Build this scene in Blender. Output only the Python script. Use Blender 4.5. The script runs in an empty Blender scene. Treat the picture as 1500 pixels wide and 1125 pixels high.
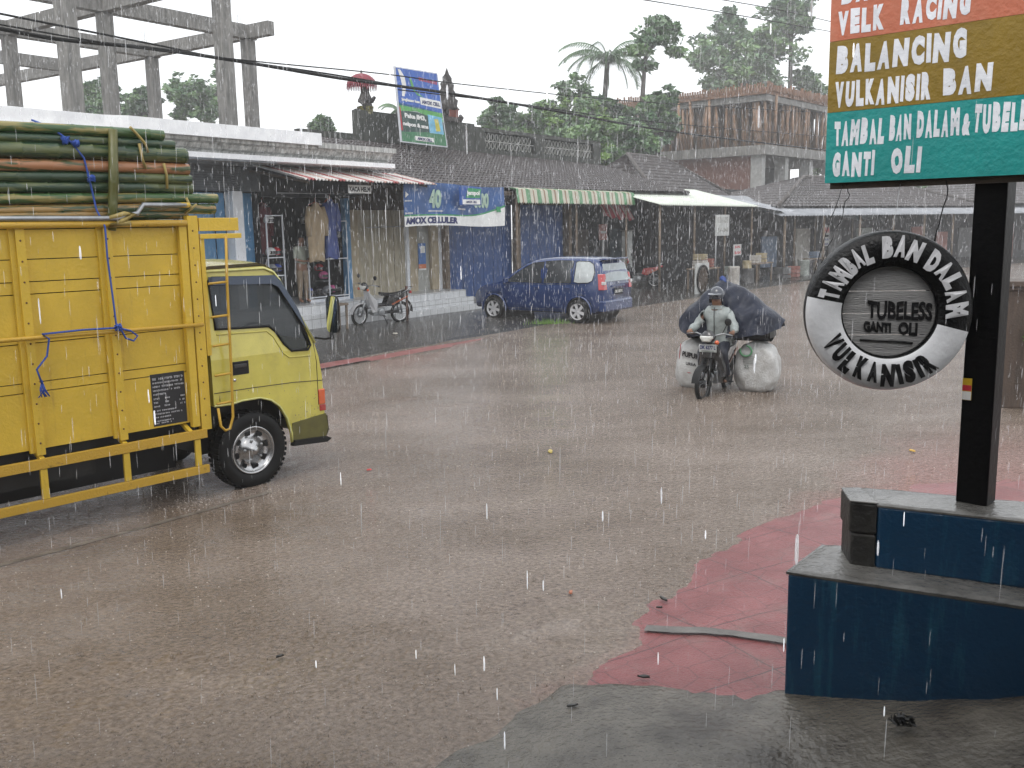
import bpy, bmesh, math, random
from mathutils import Vector, Matrix, noise
from mathutils.geometry import tessellate_polygon
random.seed(7)
R = math.radians
scene = bpy.context.scene
COL = scene.collection
# ------------------------------------------------------------------ camera facts (used to place things at real positions)
F_PX, PITCH, ROLL, HC = 1400.0, R(9.4), R(1.0), 2.5
def ray(px, py):
    x = px-750; y = -(py-562.5)
    xx = x*math.cos(ROLL)+y*math.sin(ROLL); yy = -x*math.sin(ROLL)+y*math.cos(ROLL)
    return (xx, F_PX*math.cos(PITCH)+yy*math.sin(PITCH), -F_PX*math.sin(PITCH)+yy*math.cos(PITCH))
def G(px, py, z=0.0):
    d = ray(px, py); t = (z-HC)/d[2]; return Vector((d[0]*t, d[1]*t, z))
def DY(px, py, Y):
    d = ray(px, py); t = Y/d[1]; return Vector((d[0]*t, Y, HC+d[2]*t))
TH = R(35); FU = (math.sin(TH), math.cos(TH)); FN = (math.cos(TH), -math.sin(TH)); FO = (-4.9, 23.5); FROT = R(55)
def W(s, d, z=0.0):
    return Vector((FO[0]+s*FU[0]-d*FN[0], FO[1]+s*FU[1]-d*FN[1], z))
def FP(px, py, d):
    r = ray(px, py); den = r[0]*FN[0]+r[1]*FN[1]; t = ((FO[0]*FN[0]+FO[1]*FN[1])-d)/den
    return Vector((r[0]*t, r[1]*t, HC+r[2]*t))
# ------------------------------------------------------------------ materials
MATS = {}
def mat(name, col, rough=.6, var=.25, scale=6.0, bump=0.0, bscale=30.0, metal=0.0, col2=None, detail=6, stretch=(1,1,1), coat=0.0, spec=.5, coords='Object', thr=None):
    if name in MATS: return MATS[name]
    m = bpy.data.materials.new(name); m.use_nodes = True
    nt = m.node_tree; N = nt.nodes; L = nt.links; b = N['Principled BSDF']
    b.inputs['Roughness'].default_value = rough; b.inputs['Metallic'].default_value = metal
    b.inputs['Coat Weight'].default_value = coat; b.inputs['Coat Roughness'].default_value = .12
    b.inputs['Specular IOR Level'].default_value = spec
    tc = N.new('ShaderNodeTexCoord'); mp = N.new('ShaderNodeMapping'); mp.inputs['Scale'].default_value = stretch
    L.new(tc.outputs[coords], mp.inputs[0])
    nz = N.new('ShaderNodeTexNoise'); nz.inputs['Scale'].default_value = scale; nz.inputs['Detail'].default_value = detail
    nz.inputs['Roughness'].default_value = .65
    L.new(mp.outputs[0], nz.inputs['Vector'])
    rp = N.new('ShaderNodeValToRGB')
    c1 = tuple(max(0, c*(1-var)) for c in col); c2 = tuple(min(1, c*(1+var)) for c in col) if col2 is None else col2
    lo, hi = (.3, .7) if thr is None else thr
    rp.color_ramp.elements[0].position = lo; rp.color_ramp.elements[1].position = hi
    rp.color_ramp.elements[0].color = (*(c1 if col2 is None else col), 1); rp.color_ramp.elements[1].color = (*c2, 1)
    L.new(nz.outputs['Fac'], rp.inputs[0]); L.new(rp.outputs[0], b.inputs['Base Color'])
    if bump:
        n2 = N.new('ShaderNodeTexNoise'); n2.inputs['Scale'].default_value = bscale; n2.inputs['Detail'].default_value = 5
        L.new(mp.outputs[0], n2.inputs['Vector'])
        bp = N.new('ShaderNodeBump'); bp.inputs['Strength'].default_value = bump; bp.inputs['Distance'].default_value = .02
        L.new(n2.outputs['Fac'], bp.inputs['Height']); L.new(bp.outputs[0], b.inputs['Normal'])
    MATS[name] = m
    return m
def stained(name, col, dirt, rough=.5, amount=.5, streak=True, bump=.2, coat=0.0):
    """paint or plaster with vertical dirt runs and patches"""
    if name in MATS: return MATS[name]
    m = mat(name, col, rough, .12, 3.0, bump, 40, coat=coat)
    N = m.node_tree.nodes; L = m.node_tree.links; b = N['Principled BSDF']
    tc = N.new('ShaderNodeTexCoord'); mp = N.new('ShaderNodeMapping'); mp.inputs['Scale'].default_value = (6, 6, .7) if streak else (2, 2, 2)
    L.new(tc.outputs['Object'], mp.inputs[0])
    nz = N.new('ShaderNodeTexNoise'); nz.inputs['Scale'].default_value = 2.2; nz.inputs['Detail'].default_value = 8; nz.inputs['Roughness'].default_value = .7
    L.new(mp.outputs[0], nz.inputs['Vector'])
    rp = N.new('ShaderNodeValToRGB'); rp.color_ramp.elements[0].position = 1-amount-.12; rp.color_ramp.elements[1].position = 1-amount+.22
    L.new(nz.outputs['Fac'], rp.inputs[0])
    mx = N.new('ShaderNodeMix'); mx.data_type = 'RGBA'
    src = b.inputs['Base Color'].links[0].from_socket
    L.new(rp.outputs[0], mx.inputs['Factor']); L.new(src, mx.inputs['A']); mx.inputs['B'].default_value = (*dirt, 1)
    L.new(mx.outputs['Result'], b.inputs['Base Color'])
    return m
def glassy(name, tint, alpha, rough=.05):
    if name in MATS: return MATS[name]
    m = bpy.data.materials.new(name); m.use_nodes = True; nt = m.node_tree; N = nt.nodes; L = nt.links
    out = N['Material Output']; b = N['Principled BSDF']; b.inputs['Base Color'].default_value = (*tint, 1); b.inputs['Roughness'].default_value = rough
    t = N.new('ShaderNodeBsdfTransparent'); mx = N.new('ShaderNodeMixShader'); mx.inputs[0].default_value = alpha
    L.new(t.outputs[0], mx.inputs[1]); L.new(b.outputs[0], mx.inputs[2]); L.new(mx.outputs[0], out.inputs['Surface'])
    MATS[name] = m; return m
# ------------------------------------------------------------------ mesh builder
class MB:
    def __init__(s): s.v = []; s.f = []; s.mi = []; s.sm = []
    def add(s, vs, fs, mi=0, smooth=False, M=None):
        o = len(s.v)
        s.v += [tuple(M @ Vector(v)) for v in vs] if M is not None else [tuple(v) for v in vs]
        for f in fs: s.f.append([i+o for i in f]); s.mi.append(mi); s.sm.append(smooth)
        return s
    def box(s, c, d, rz=0, mi=0, M=None):
        x, y, z = d[0]/2, d[1]/2, d[2]/2
        T = Matrix.Translation(c) @ Matrix.Rotation(rz, 4, 'Z')
        if M is not None: T = Matrix.Translation(c) @ M
        vs = [(a*x, b*y, e*z) for e in (-1, 1) for b in (-1, 1) for a in (-1, 1)]
        return s.add(vs, [(0,2,3,1), (4,5,7,6), (0,1,5,4), (2,6,7,3), (0,4,6,2), (1,3,7,5)], mi, False, T)
    def box2(s, a, b, mi=0):
        return s.box([(a[i]+b[i])/2 for i in range(3)], [abs(a[i]-b[i]) for i in range(3)], 0, mi)
    def hexa(s, bot, top, mi=0):
        n = len(bot); vs = list(bot)+list(top)
        fs = [tuple(range(n))[::-1], tuple(range(n, 2*n))]+[(i, (i+1) % n, n+(i+1) % n, n+i) for i in range(n)]
        return s.add(vs, fs, mi)
    def beam(s, a, b, w, h, mi=0):
        a = Vector(a); b = Vector(b); d = (b-a); L_ = d.length
        q = d.to_track_quat('X', 'Z').to_matrix().to_4x4()
        return s.box((a+b)/2, (L_, w, h), M=q, mi=mi)
    def tube(s, pts, r, n=8, mi=0, cap=True, closed=False):
        pts = [Vector(p) for p in pts]; m = len(pts)
        rs = r if isinstance(r, (list, tuple)) else [r]*m
        vs = []; fs = []; up = None
        for i, p in enumerate(pts):
            if closed: t = pts[(i+1) % m]-pts[i-1]
            else: t = pts[min(i+1, m-1)]-pts[max(i-1, 0)]
            t.normalize() if t.length > 1e-9 else None
            if up is None:
                up = Vector((0, 0, 1)) if abs(t.z) < .9 else Vector((1, 0, 0))
            x = t.cross(up);
            if x.length < 1e-6: x = t.cross(Vector((0, 1, 0)))
            x.normalize(); y = x.cross(t).normalized(); up = y
            for k in range(n):
                a = 2*math.pi*k/n; vs.append(p+(x*math.cos(a)+y*math.sin(a))*rs[i])
        rng = m if closed else m-1
        for i in range(rng):
            for k in range(n):
                a = i*n+k; b = i*n+(k+1) % n; c = ((i+1) % m)*n+(k+1) % n; d = ((i+1) % m)*n+k
                fs.append((a, b, c, d))
        s.add(vs, fs, mi, True)
        if cap and not closed:
            o = len(s.v)-len(vs)
            s.f.append([o+k for k in range(n)][::-1]); s.mi.append(mi); s.sm.append(False)
            s.f.append([o+(m-1)*n+k for k in range(n)]); s.mi.append(mi); s.sm.append(False)
        return s
    def lathe(s, prof, n=24, axis='Z', c=(0,0,0), mi=0, M=None, smooth=True):
        """prof: (radius, height) pairs revolved about the axis"""
        vs = []; fs = []
        for (r, h) in prof:
            for k in range(n):
                a = 2*math.pi*k/n; x, y = r*math.cos(a), r*math.sin(a)
                v = {'Z': (x, y, h), 'Y': (x, h, y), 'X': (h, x, y)}[axis]
                vs.append((v[0]+c[0], v[1]+c[1], v[2]+c[2]))
        for i in range(len(prof)-1):
            for k in range(n): fs.append((i*n+k, i*n+(k+1) % n, (i+1)*n+(k+1) % n, (i+1)*n+k))
        s.add(vs, fs, mi, smooth, M); return s
    def disc(s, c, r, axis='Y', n=24, mi=0):
        vs = []
        for k in range(n):
            a = 2*math.pi*k/n; x, y = r*math.cos(a), r*math.sin(a)
            v = {'Z': (x, y, 0), 'Y': (x, 0, y), 'X': (0, x, y)}[axis]; vs.append((v[0]+c[0], v[1]+c[1], v[2]+c[2]))
        return s.add(vs, [tuple(range(n))], mi)
    def grid(s, fn, nu, nv, mi=0, smooth=True, wrapu=False):
        vs = [fn(i/(nu if wrapu else nu-1), j/(nv-1)) for j in range(nv) for i in range(nu)]
        fs = []
        for j in range(nv-1):
            for i in range(nu if wrapu else nu-1):
                fs.append((j*nu+i, j*nu+(i+1) % nu, (j+1)*nu+(i+1) % nu, (j+1)*nu+i))
        return s.add(vs, fs, mi, smooth)
    def panel(s, outer, holes=(), t=.02, fn=None, mi=0):
        """flat polygon with holes in (a,b), given thickness t; fn(a,b,c)->xyz"""
        fn = fn or (lambda a, b, c: (a, c, b))
        loops = [[Vector((p[0], p[1], 0)) for p in l] for l in [outer]+list(holes)]
        tris = tessellate_polygon(loops); flat = [p for l in loops for p in l]; n = len(flat)
        vs = [fn(p.x, p.y, 0) for p in flat]+[fn(p.x, p.y, t) for p in flat]
        fs = [tuple(f) for f in tris]+[tuple(i+n for i in f)[::-1] for f in tris]
        o = 0
        for l in loops:
            k = len(l)
            for i in range(k): fs.append((o+i, o+(i+1) % k, n+o+(i+1) % k, n+o+i))
            o += k
        return s.add(vs, fs, mi)
    def build(s, name, mats, parent=None, loc=None, rz=None, bevel=0, fix=True, sub=0):
        me = bpy.data.meshes.new(name); me.from_pydata(s.v, [], s.f); me.update()
        for m in (mats if isinstance(mats, (list, tuple)) else [mats]): me.materials.append(m)
        for i, p in enumerate(me.polygons): p.material_index = s.mi[i]; p.use_smooth = s.sm[i]
        if fix:
            bm = bmesh.new(); bm.from_mesh(me); bmesh.ops.recalc_face_normals(bm, faces=bm.faces); bm.to_mesh(me); bm.free()
        o = bpy.data.objects.new(name, me); COL.objects.link(o)
        if parent: o.parent = parent
        if loc is not None: o.location = loc
        if rz is not None: o.rotation_euler = (0, 0, rz)
        if bevel:
            b = o.modifiers.new('bevel', 'BEVEL'); b.width = bevel; b.segments = 2; b.limit_method = 'ANGLE'; b.angle_limit = R(40)
        if sub:
            b = o.modifiers.new('sub', 'SUBSURF'); b.levels = sub; b.render_levels = sub
        return o
def tag(o, label=None, cat=None, group=None, kind=None):
    if label: o['label'] = label
    if cat: o['category'] = cat
    if group: o['group'] = group
    if kind: o['kind'] = kind
    return o
def empty(name, loc, rz, label, cat, group=None):
    o = bpy.data.objects.new(name, None); COL.objects.link(o); o.location = loc; o.rotation_euler = (0, 0, rz); o.empty_display_size = .2
    return tag(o, label, cat, group)
def copy_tree(o, parent=None):
    c = o.copy(); COL.objects.link(c)
    if parent: c.parent = parent
    for ch in list(o.children): copy_tree(ch, c)
    return c
def bake(o):
    dg = bpy.context.evaluated_depsgraph_get(); me = bpy.data.meshes.new_from_object(o.evaluated_get(dg))
    o.modifiers.clear(); o.data = me
    return o
def cut(o, cutter_mb):
    c = cutter_mb.build('cutter', [MATS['black_plastic']]); c.parent = o.parent
    m = o.modifiers.new('b', 'BOOLEAN'); m.object = c; m.operation = 'DIFFERENCE'; m.solver = 'EXACT'
    bpy.context.view_layer.update(); bake(o); bpy.data.objects.remove(c)
    return o
def skin(name, pts, edges, m, parent=None, sub=1, root=0):
    """continuous tapering body from joints: pts = [(x,y,z,r) or (x,y,z,rx,ry)]"""
    me = bpy.data.meshes.new(name); me.from_pydata([p[:3] for p in pts], edges, []); me.update()
    o = bpy.data.objects.new(name, me); COL.objects.link(o)
    md = o.modifiers.new('skin', 'SKIN'); md.use_smooth_shade = True
    lay = me.skin_vertices[0].data if len(me.skin_vertices) else None
    for i, p in enumerate(pts):
        r = (p[3], p[4] if len(p) > 4 else p[3]); lay[i].radius = r; lay[i].use_root = (i == root)
    if sub:
        b = o.modifiers.new('sub', 'SUBSURF'); b.levels = sub; b.render_levels = sub
    bpy.context.view_layer.update(); bake(o)
    o.data.materials.clear(); o.data.materials.append(m)
    for p in o.data.polygons: p.use_smooth = True
    if parent: o.parent = parent
    return o
def glyphs(body, bold=.02, space=1.0):
    cu = bpy.data.curves.new('t', 'FONT'); cu.body = body; cu.offset = bold; cu.resolution_u = 3; cu.space_character = space
    ob = bpy.data.objects.new('t', cu); COL.objects.link(ob); bpy.context.view_layer.update()
    me = bpy.data.meshes.new_from_object(ob.evaluated_get(bpy.context.evaluated_depsgraph_get()))
    vs = [v.co.copy() for v in me.vertices]; fs = [tuple(p.vertices) for p in me.polygons]
    bpy.data.objects.remove(ob); bpy.data.curves.remove(cu); bpy.data.meshes.remove(me)
    return vs, fs
def writing(mb, body, x0, x1, z0, z1, fn=None, bold=.02, th=.003, mi=0, shear=0.0, slope=0.0, wob=0.0):
    """lettering fitted to the rectangle (x0..x1, z0..z1); fn(a,b,c) maps to xyz with c = height off the surface"""
    fn = fn or (lambda a, b, c: (a, -c, b))
    vs, fs = glyphs(body, bold)
    if not vs: return mb
    ax = min(v.x for v in vs); bx = max(v.x for v in vs); az = min(v.y for v in vs); bz = max(v.y for v in vs)
    P = []
    for v in vs:
        u = (v.x-ax)/(bx-ax); w = (v.y-az)/(bz-az) if bz > az else 0
        a = x0+(x1-x0)*u+shear*(w-.5)*(z1-z0); b = z0+(z1-z0)*w+slope*u+wob*math.sin(u*23+w)*(z1-z0)
        P.append((a, b))
    n = len(P)
    # front face plus a skirt so that the paint has a real edge
    ed = {}
    for f in fs:
        for i in range(len(f)):
            e = (f[i], f[(i+1) % len(f)]); k = tuple(sorted(e)); ed.setdefault(k, []).append(e)
    vv = [fn(a, b, th) for a, b in P]+[fn(a, b, 0) for a, b in P]
    ff = list(fs)+[(e[0][1], e[0][0], e[0][0]+n, e[0][1]+n) for e in ed.values() if len(e) == 1]
    mb.add(vv, ff, mi); return mb
# ------------------------------------------------------------------ common materials
mat('black_plastic', (.006, .006, .0065), .5, .2, spec=.3)
mat('rubber', (.007, .007, .007), .6, .3, 20, spec=.25)
mat('dark_metal', (.03, .03, .032), .4, .3, 15, metal=.4)
mat('chrome', (.6, .6, .6), .12, .05, metal=1)
mat('steel', (.32, .33, .34), .35, .2, 12, metal=.8)
mat('white_paint', (.75, .75, .73), .5, .08)
mat('concrete', (.24, .235, .225), .8, .3, 4, .5, 30)
stained('old_concrete', (.26, .25, .235), (.08, .08, .075), .8, .5)
stained('white_plaster', (.85, .86, .88), (.42, .42, .4), .55, .3)
stained('grimy_plaster', (.62, .62, .6), (.07, .075, .065), .6, .52)
stained('mossy_wall', (.07, .072, .065), (.025, .03, .024), .8, .5)
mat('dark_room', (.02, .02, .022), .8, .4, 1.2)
stained('blue_door_paint', (.07, .2, .36), (.03, .08, .14), .5, .4)
stained('deep_blue_paint', (.015, .07, .25), (.01, .03, .09), .45, .42)
stained('cream_door_paint', (.42, .37, .27), (.16, .14, .1), .6, .45)
mat('wood_dark', (.07, .05, .035), .7, .4, 8, .3, stretch=(1, 1, 6))
mat('wood_post', (.16, .12, .085), .7, .35, 8, .3)
mat('roof_tile', (.052, .044, .043), .5, .45, 9, .4, 50)
mat('skin_tone', (.22, .115, .07), .5, .1, 5)
# ================================================================== ground, water, pavements
def fbm(x, y, s=1.0, o=4):
    return noise.fractal(Vector((x*s, y*s, 3.3)), 1.0, 2.0, o)
def make_ground():
    mb = MB()
    mb.add([(-150, -20, -.12), (150, -20, -.12), (150, 190, -.12), (-150, 190, -.12)], [(0, 1, 2, 3)])
    tag(mb.build('ground', mat('earth', (.09, .075, .055), .8, .4, 2, .4)), kind='structure')
make_ground()
# flood water over the road: displaced sheet, finer close to the camera
def water_mat():
    m = bpy.data.materials.new('muddy_water'); m.use_nodes = True; nt = m.node_tree; N = nt.nodes; L = nt.links; b = N['Principled BSDF']
    tc = N.new('ShaderNodeTexCoord')
    def noi(scale, detail=5, stretch=(1, 1, 1), rough=.6, rot=0):
        mp = N.new('ShaderNodeMapping'); mp.inputs['Scale'].default_value = stretch; mp.inputs['Rotation'].default_value = (0, 0, rot); L.new(tc.outputs['Object'], mp.inputs[0])
        n = N.new('ShaderNodeTexNoise'); n.inputs['Scale'].default_value = scale; n.inputs['Detail'].default_value = detail; n.inputs['Roughness'].default_value = rough
        L.new(mp.outputs[0], n.inputs['Vector']); return n.outputs['Fac']
    def math_(op, a, b_=None, c=None):
        n = N.new('ShaderNodeMath'); n.operation = op
        for i, q in enumerate((a, b_, c)):
            if q is None: continue
            if isinstance(q, (int, float)): n.inputs[i].default_value = q
            else: L.new(q, n.inputs[i])
        return n.outputs[0]
    # colour: silt clouds
    rp = N.new('ShaderNodeValToRGB'); e = rp.color_ramp.elements
    e[0].position = .35; e[0].color = (.138, .103, .076, 1); e[1].position = .68; e[1].color = (.245, .198, .165, 1)
    L.new(noi(.35, 8, (1, 1.6, 1)), rp.inputs[0])
    # pink paving showing through where the water is a skin
    sep = N.new('ShaderNodeSeparateXYZ'); L.new(tc.outputs['Object'], sep.inputs[0])
    # distance inside the pavement edge line  (x - a - b*y)
    ln = math_('SUBTRACT', sep.outputs[0], math_('MULTIPLY_ADD', sep.outputs[1], .66, -3.05))
    ln = math_('ADD', ln, math_('MULTIPLY', math_('SUBTRACT', noi(1.3, 6), .5), 1.6))
    lim = N.new('ShaderNodeMapRange'); lim.inputs[1].default_value = 9.0; lim.inputs[2].default_value = 12.4; lim.inputs[3].default_value = 1; lim.inputs[4].default_value = 0; L.new(math_('ADD', sep.outputs[1], math_('MULTIPLY', noi(.9, 4), 1.2)), lim.inputs[0]); lim = lim.outputs[0]
    fac = N.new('ShaderNodeMapRange'); fac.inputs[1].default_value = .0; fac.inputs[2].default_value = .9; fac.inputs[4].default_value = .55; L.new(ln, fac.inputs[0])
    fa2 = math_('MULTIPLY', fac.outputs[0], lim)
    mx = N.new('ShaderNodeMix'); mx.data_type = 'RGBA'; L.new(fa2, mx.inputs['Factor']); L.new(rp.outputs[0], mx.inputs['A']); mx.inputs['B'].default_value = (.33, .13, .12, 1)
    g1 = N.new('ShaderNodeMapRange'); g1.inputs[1].default_value = .35; g1.inputs[2].default_value = .68; g1.inputs[3].default_value = .66; g1.inputs[4].default_value = 1.40; L.new(noi(26, 4, (1, 1.25, 1), .7, .6), g1.inputs[0])
    gm = N.new('ShaderNodeMix'); gm.data_type = 'RGBA'; gm.blend_type = 'MULTIPLY'; gm.inputs['Factor'].default_value = 1; L.new(mx.outputs['Result'], gm.inputs['A']); L.new(g1.outputs[0], gm.inputs['B']); L.new(gm.outputs['Result'], b.inputs['Base Color'])
    b.inputs['Roughness'].default_value = .06; b.inputs['IOR'].default_value = 1.45; b.inputs['Specular IOR Level'].default_value = .5
    # drop rings (three generations) + chop
    hs = None
    for sc, seed, fr in ((6.5, 0, 62), (10.5, 7, 50), (17.0, 3, 40)):
        mp = N.new('ShaderNodeMapping'); mp.inputs['Location'].default_value = (seed, seed*2.3, 0); L.new(tc.outputs['Object'], mp.inputs[0])
        v = N.new('ShaderNodeTexVoronoi'); v.voronoi_dimensions = '2D'; v.inputs['Scale'].default_value = sc; L.new(mp.outputs[0], v.inputs['Vector'])
        d = v.outputs['Distance']
        ring = math_('SINE', math_('MULTIPLY', d, fr))
        fall = math_('MAXIMUM', math_('SUBTRACT', 1.0, math_('MULTIPLY', d, 2.6)), 0.0)
        wn = N.new('ShaderNodeTexWhiteNoise'); wn.noise_dimensions = '3D'; L.new(v.outputs['Color'], wn.inputs['Vector'])
        amp = math_('MULTIPLY', math_('MULTIPLY', ring, math_('MULTIPLY', fall, fall)), math_('MULTIPLY', wn.outputs['Value'], .55/(sc/5)))
        hs = amp if hs is None else math_('ADD', hs, amp)
    h = math_('ADD', math_('MULTIPLY', hs, .65), math_('MULTIPLY', noi(24, 3, (1, 1.3, 1), .6, .6), 1.7))
    h = math_('ADD', h, math_('MULTIPLY', noi(9, 3, (1, 1.4, 1), .5, .5), .9))
    bp = N.new('ShaderNodeBump'); bp.inputs['Strength'].default_value = 1.0; bp.inputs['Distance'].default_value = .015
    L.new(h, bp.inputs['Height']); L.new(bp.outputs[0], b.inputs['Normal'])
    return m
def wz(x, y):
    # stream ridges at the lower left and behind the kerb, gentle swell elsewhere
    r = math.hypot(x, y)
    a = .004*noise.noise(Vector((x*1.3, y*2.1, 0)))+.0022*noise.noise(Vector((x*6, y*7, 1)))
    st = math.exp(-((y-(5.3+.3*(x+1)))/.45)**2)*(1 if x < .3 else max(0, 1-(x-.3)))
    a += st*.012*math.sin((y*1.0-x*.35)*26+3*noise.noise(Vector((x*2, y*2, 5))))
    return a
def make_water():
    mb = MB(); rows = []; y = 1.5
    ys = []
    while y < 70: ys.append(y); y *= 1.022 if y < 14 else 1.06
    def half(y): return 3+y*1.0
    nx = 190
    def fn(u, v):
        yy = ys[min(len(ys)-1, int(round(v*(len(ys)-1))))]
        x = (u-.5)*2*half(yy); return (x, yy, wz(x, yy))
    mb.grid(fn, nx, len(ys))
    tag(mb.build('flood_water', water_mat(), fix=False), kind='structure')
make_water()
# far bank paving strip in front of the shops, with the red painted kerb
def paving_mat(name, c1, c2, rough, scale=3.5):
    return mat(name, c1, rough, .3, scale, .6, 45, col2=c2, detail=9)
wet_pav = paving_mat('wet_dark_paving', (.022, .022, .022), (.07, .066, .06), .2)
def strip():
    mb = MB()
    def fn(u, v):
        s = -30+u*38; d = 1.4-v*6.0
        z = .075-.06*v*v+.012*fbm(s, d, .8)
        if v > .92: z -= .05*(v-.92)/.08
        p = W(s, d, z); return (p.x, p.y, p.z)
    mb.grid(fn, 90, 26)
    def fn2(u, v):
        s = 8+u*70; d = 1.4-v*(5.6+.5*math.sin(u*5)+max(0, u*2)); z = .07-.07*v*v+.012*fbm(s, d, .8)
        if v > .92: z -= .05*(v-.92)/.08
        p = W(s, d, z); return (p.x, p.y, p.z)
    mb.grid(fn2, 120, 22)
    tag(mb.build('shopfront_pavement', wet_pav), kind='structure')
    k = MB()
    for s0, s1, zz in ((-16, -3.2, .055), (-3.19, 1.2, .024)):
        n = 14
        def f3(u, v, s0=s0, s1=s1, zz=zz):
            s = s0+u*(s1-s0); d = -4.62-v*.34; p = W(s, d, zz-.02*v+.006*fbm(s, d, 2.0)+(-.03*max(0, (s+1.2)/2.4) if s > -1.2 else 0)); return (p.x, p.y, p.z)
        k.grid(f3, n*3, 5)
    tag(k.build('red_kerb', mat('red_kerb_paint', (.16, .05, .045), .45, .35, 3, .3, col2=(.26, .10, .09))), kind='structure')
strip()
# near side: pink pavement sloping out of the water
pink_out = [(.45, 4.66), (.36, 4.85), (.33, 5.03), (.57, 5.65), (.93, 6.36), (1.45, 7.18), (1.85, 7.93), (2.4, 8.5), (3.1, 9.1)]
def pink_mat():
    m = mat('pink_paving', (.165, .042, .042), .28, .3, 2.2, .5, 60, col2=(.27, .085, .085), detail=10)
    N = m.node_tree.nodes; L = m.node_tree.links; b = N['Principled BSDF']
    tc = N.new('ShaderNodeTexCoord'); mp = N.new('ShaderNodeMapping'); mp.inputs['Rotation'].default_value = (0, 0, R(-28))
    L.new(tc.outputs['Object'], mp.inputs[0])
    # crazed flagstones with hex-like joints
    v = N.new('ShaderNodeTexVoronoi'); v.feature = 'DISTANCE_TO_EDGE'; v.voronoi_dimensions = '2D'; v.inputs['Scale'].default_value = 5.2; v.inputs['Randomness'].default_value = .55
    nz = N.new('ShaderNodeTexNoise'); nz.inputs['Scale'].default_value = 3; L.new(mp.outputs[0], nz.inputs['Vector'])
    mxv = N.new('ShaderNodeMix'); mxv.data_type = 'VECTOR'; mxv.inputs['Factor'].default_value = .06
    L.new(mp.outputs[0], mxv.inputs['A']); L.new(nz.outputs['Color'], mxv.inputs['B']); L.new(mxv.outputs['Result'], v.inputs['Vector'])
    lt = N.new('ShaderNodeMapRange'); lt.inputs[1].default_value = .008; lt.inputs[2].default_value = .03; lt.inputs[3].default_value = .6; lt.inputs[4].default_value = 0; L.new(v.outputs['Distance'], lt.inputs[0])
    bk = N.new('ShaderNodeTexBrick'); bk.inputs['Scale'].default_value = 1.0; bk.inputs['Brick Width'].default_value = .9; bk.inputs['Row Height'].default_value = .62; bk.inputs['Mortar Size'].default_value = .006; bk.offset = 0
    L.new(mp.outputs[0], bk.inputs['Vector'])
    ma = N.new('ShaderNodeMath'); ma.operation = 'MAXIMUM'; L.new(lt.outputs[0], ma.inputs[0]); L.new(bk.outputs['Fac'], ma.inputs[1])
    mx = N.new('ShaderNodeMix'); mx.data_type = 'RGBA'; src = b.inputs['Base Color'].links[0].from_socket
    L.new(ma.outputs[0], mx.inputs['Factor']); L.new(src, mx.inputs['A']); mx.inputs['B'].default_value = (.075, .03, .03, 1)
    # grey wash of silt near the water
    n3 = N.new('ShaderNodeTexNoise'); n3.inputs['Scale'].default_value = 1.6; n3.inputs['Detail'].default_value = 10; n3.inputs['Roughness'].default_value = .7; L.new(tc.outputs['Object'], n3.inputs['Vector'])
    r3 = N.new('ShaderNodeMapRange'); r3.inputs[1].default_value = .52; r3.inputs[2].default_value = .72; r3.inputs[4].default_value = .6; L.new(n3.outputs['Fac'], r3.inputs[0])
    m3 = N.new('ShaderNodeMix'); m3.data_type = 'RGBA'; L.new(r3.outputs[0], m3.inputs['Factor']); L.new(mx.outputs['Result'], m3.inputs['A']); m3.inputs['B'].default_value = (.2, .15, .13, 1)
    L.new(m3.outputs['Result'], b.inputs['Base Color'])
    return m
def lerp_path(P, t):
    k = t*(len(P)-1); i = min(int(k), len(P)-2); f = k-i
    a, b, c, d = P[max(i-1, 0)], P[i], P[i+1], P[min(i+2, len(P)-1)]
    return tuple(.5*(2*b[q]+(c[q]-a[q])*f+(2*a[q]-5*b[q]+4*c[q]-d[q])*f*f+(3*b[q]-a[q]-3*c[q]+d[q])*f**3) for q in (0, 1))
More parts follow.
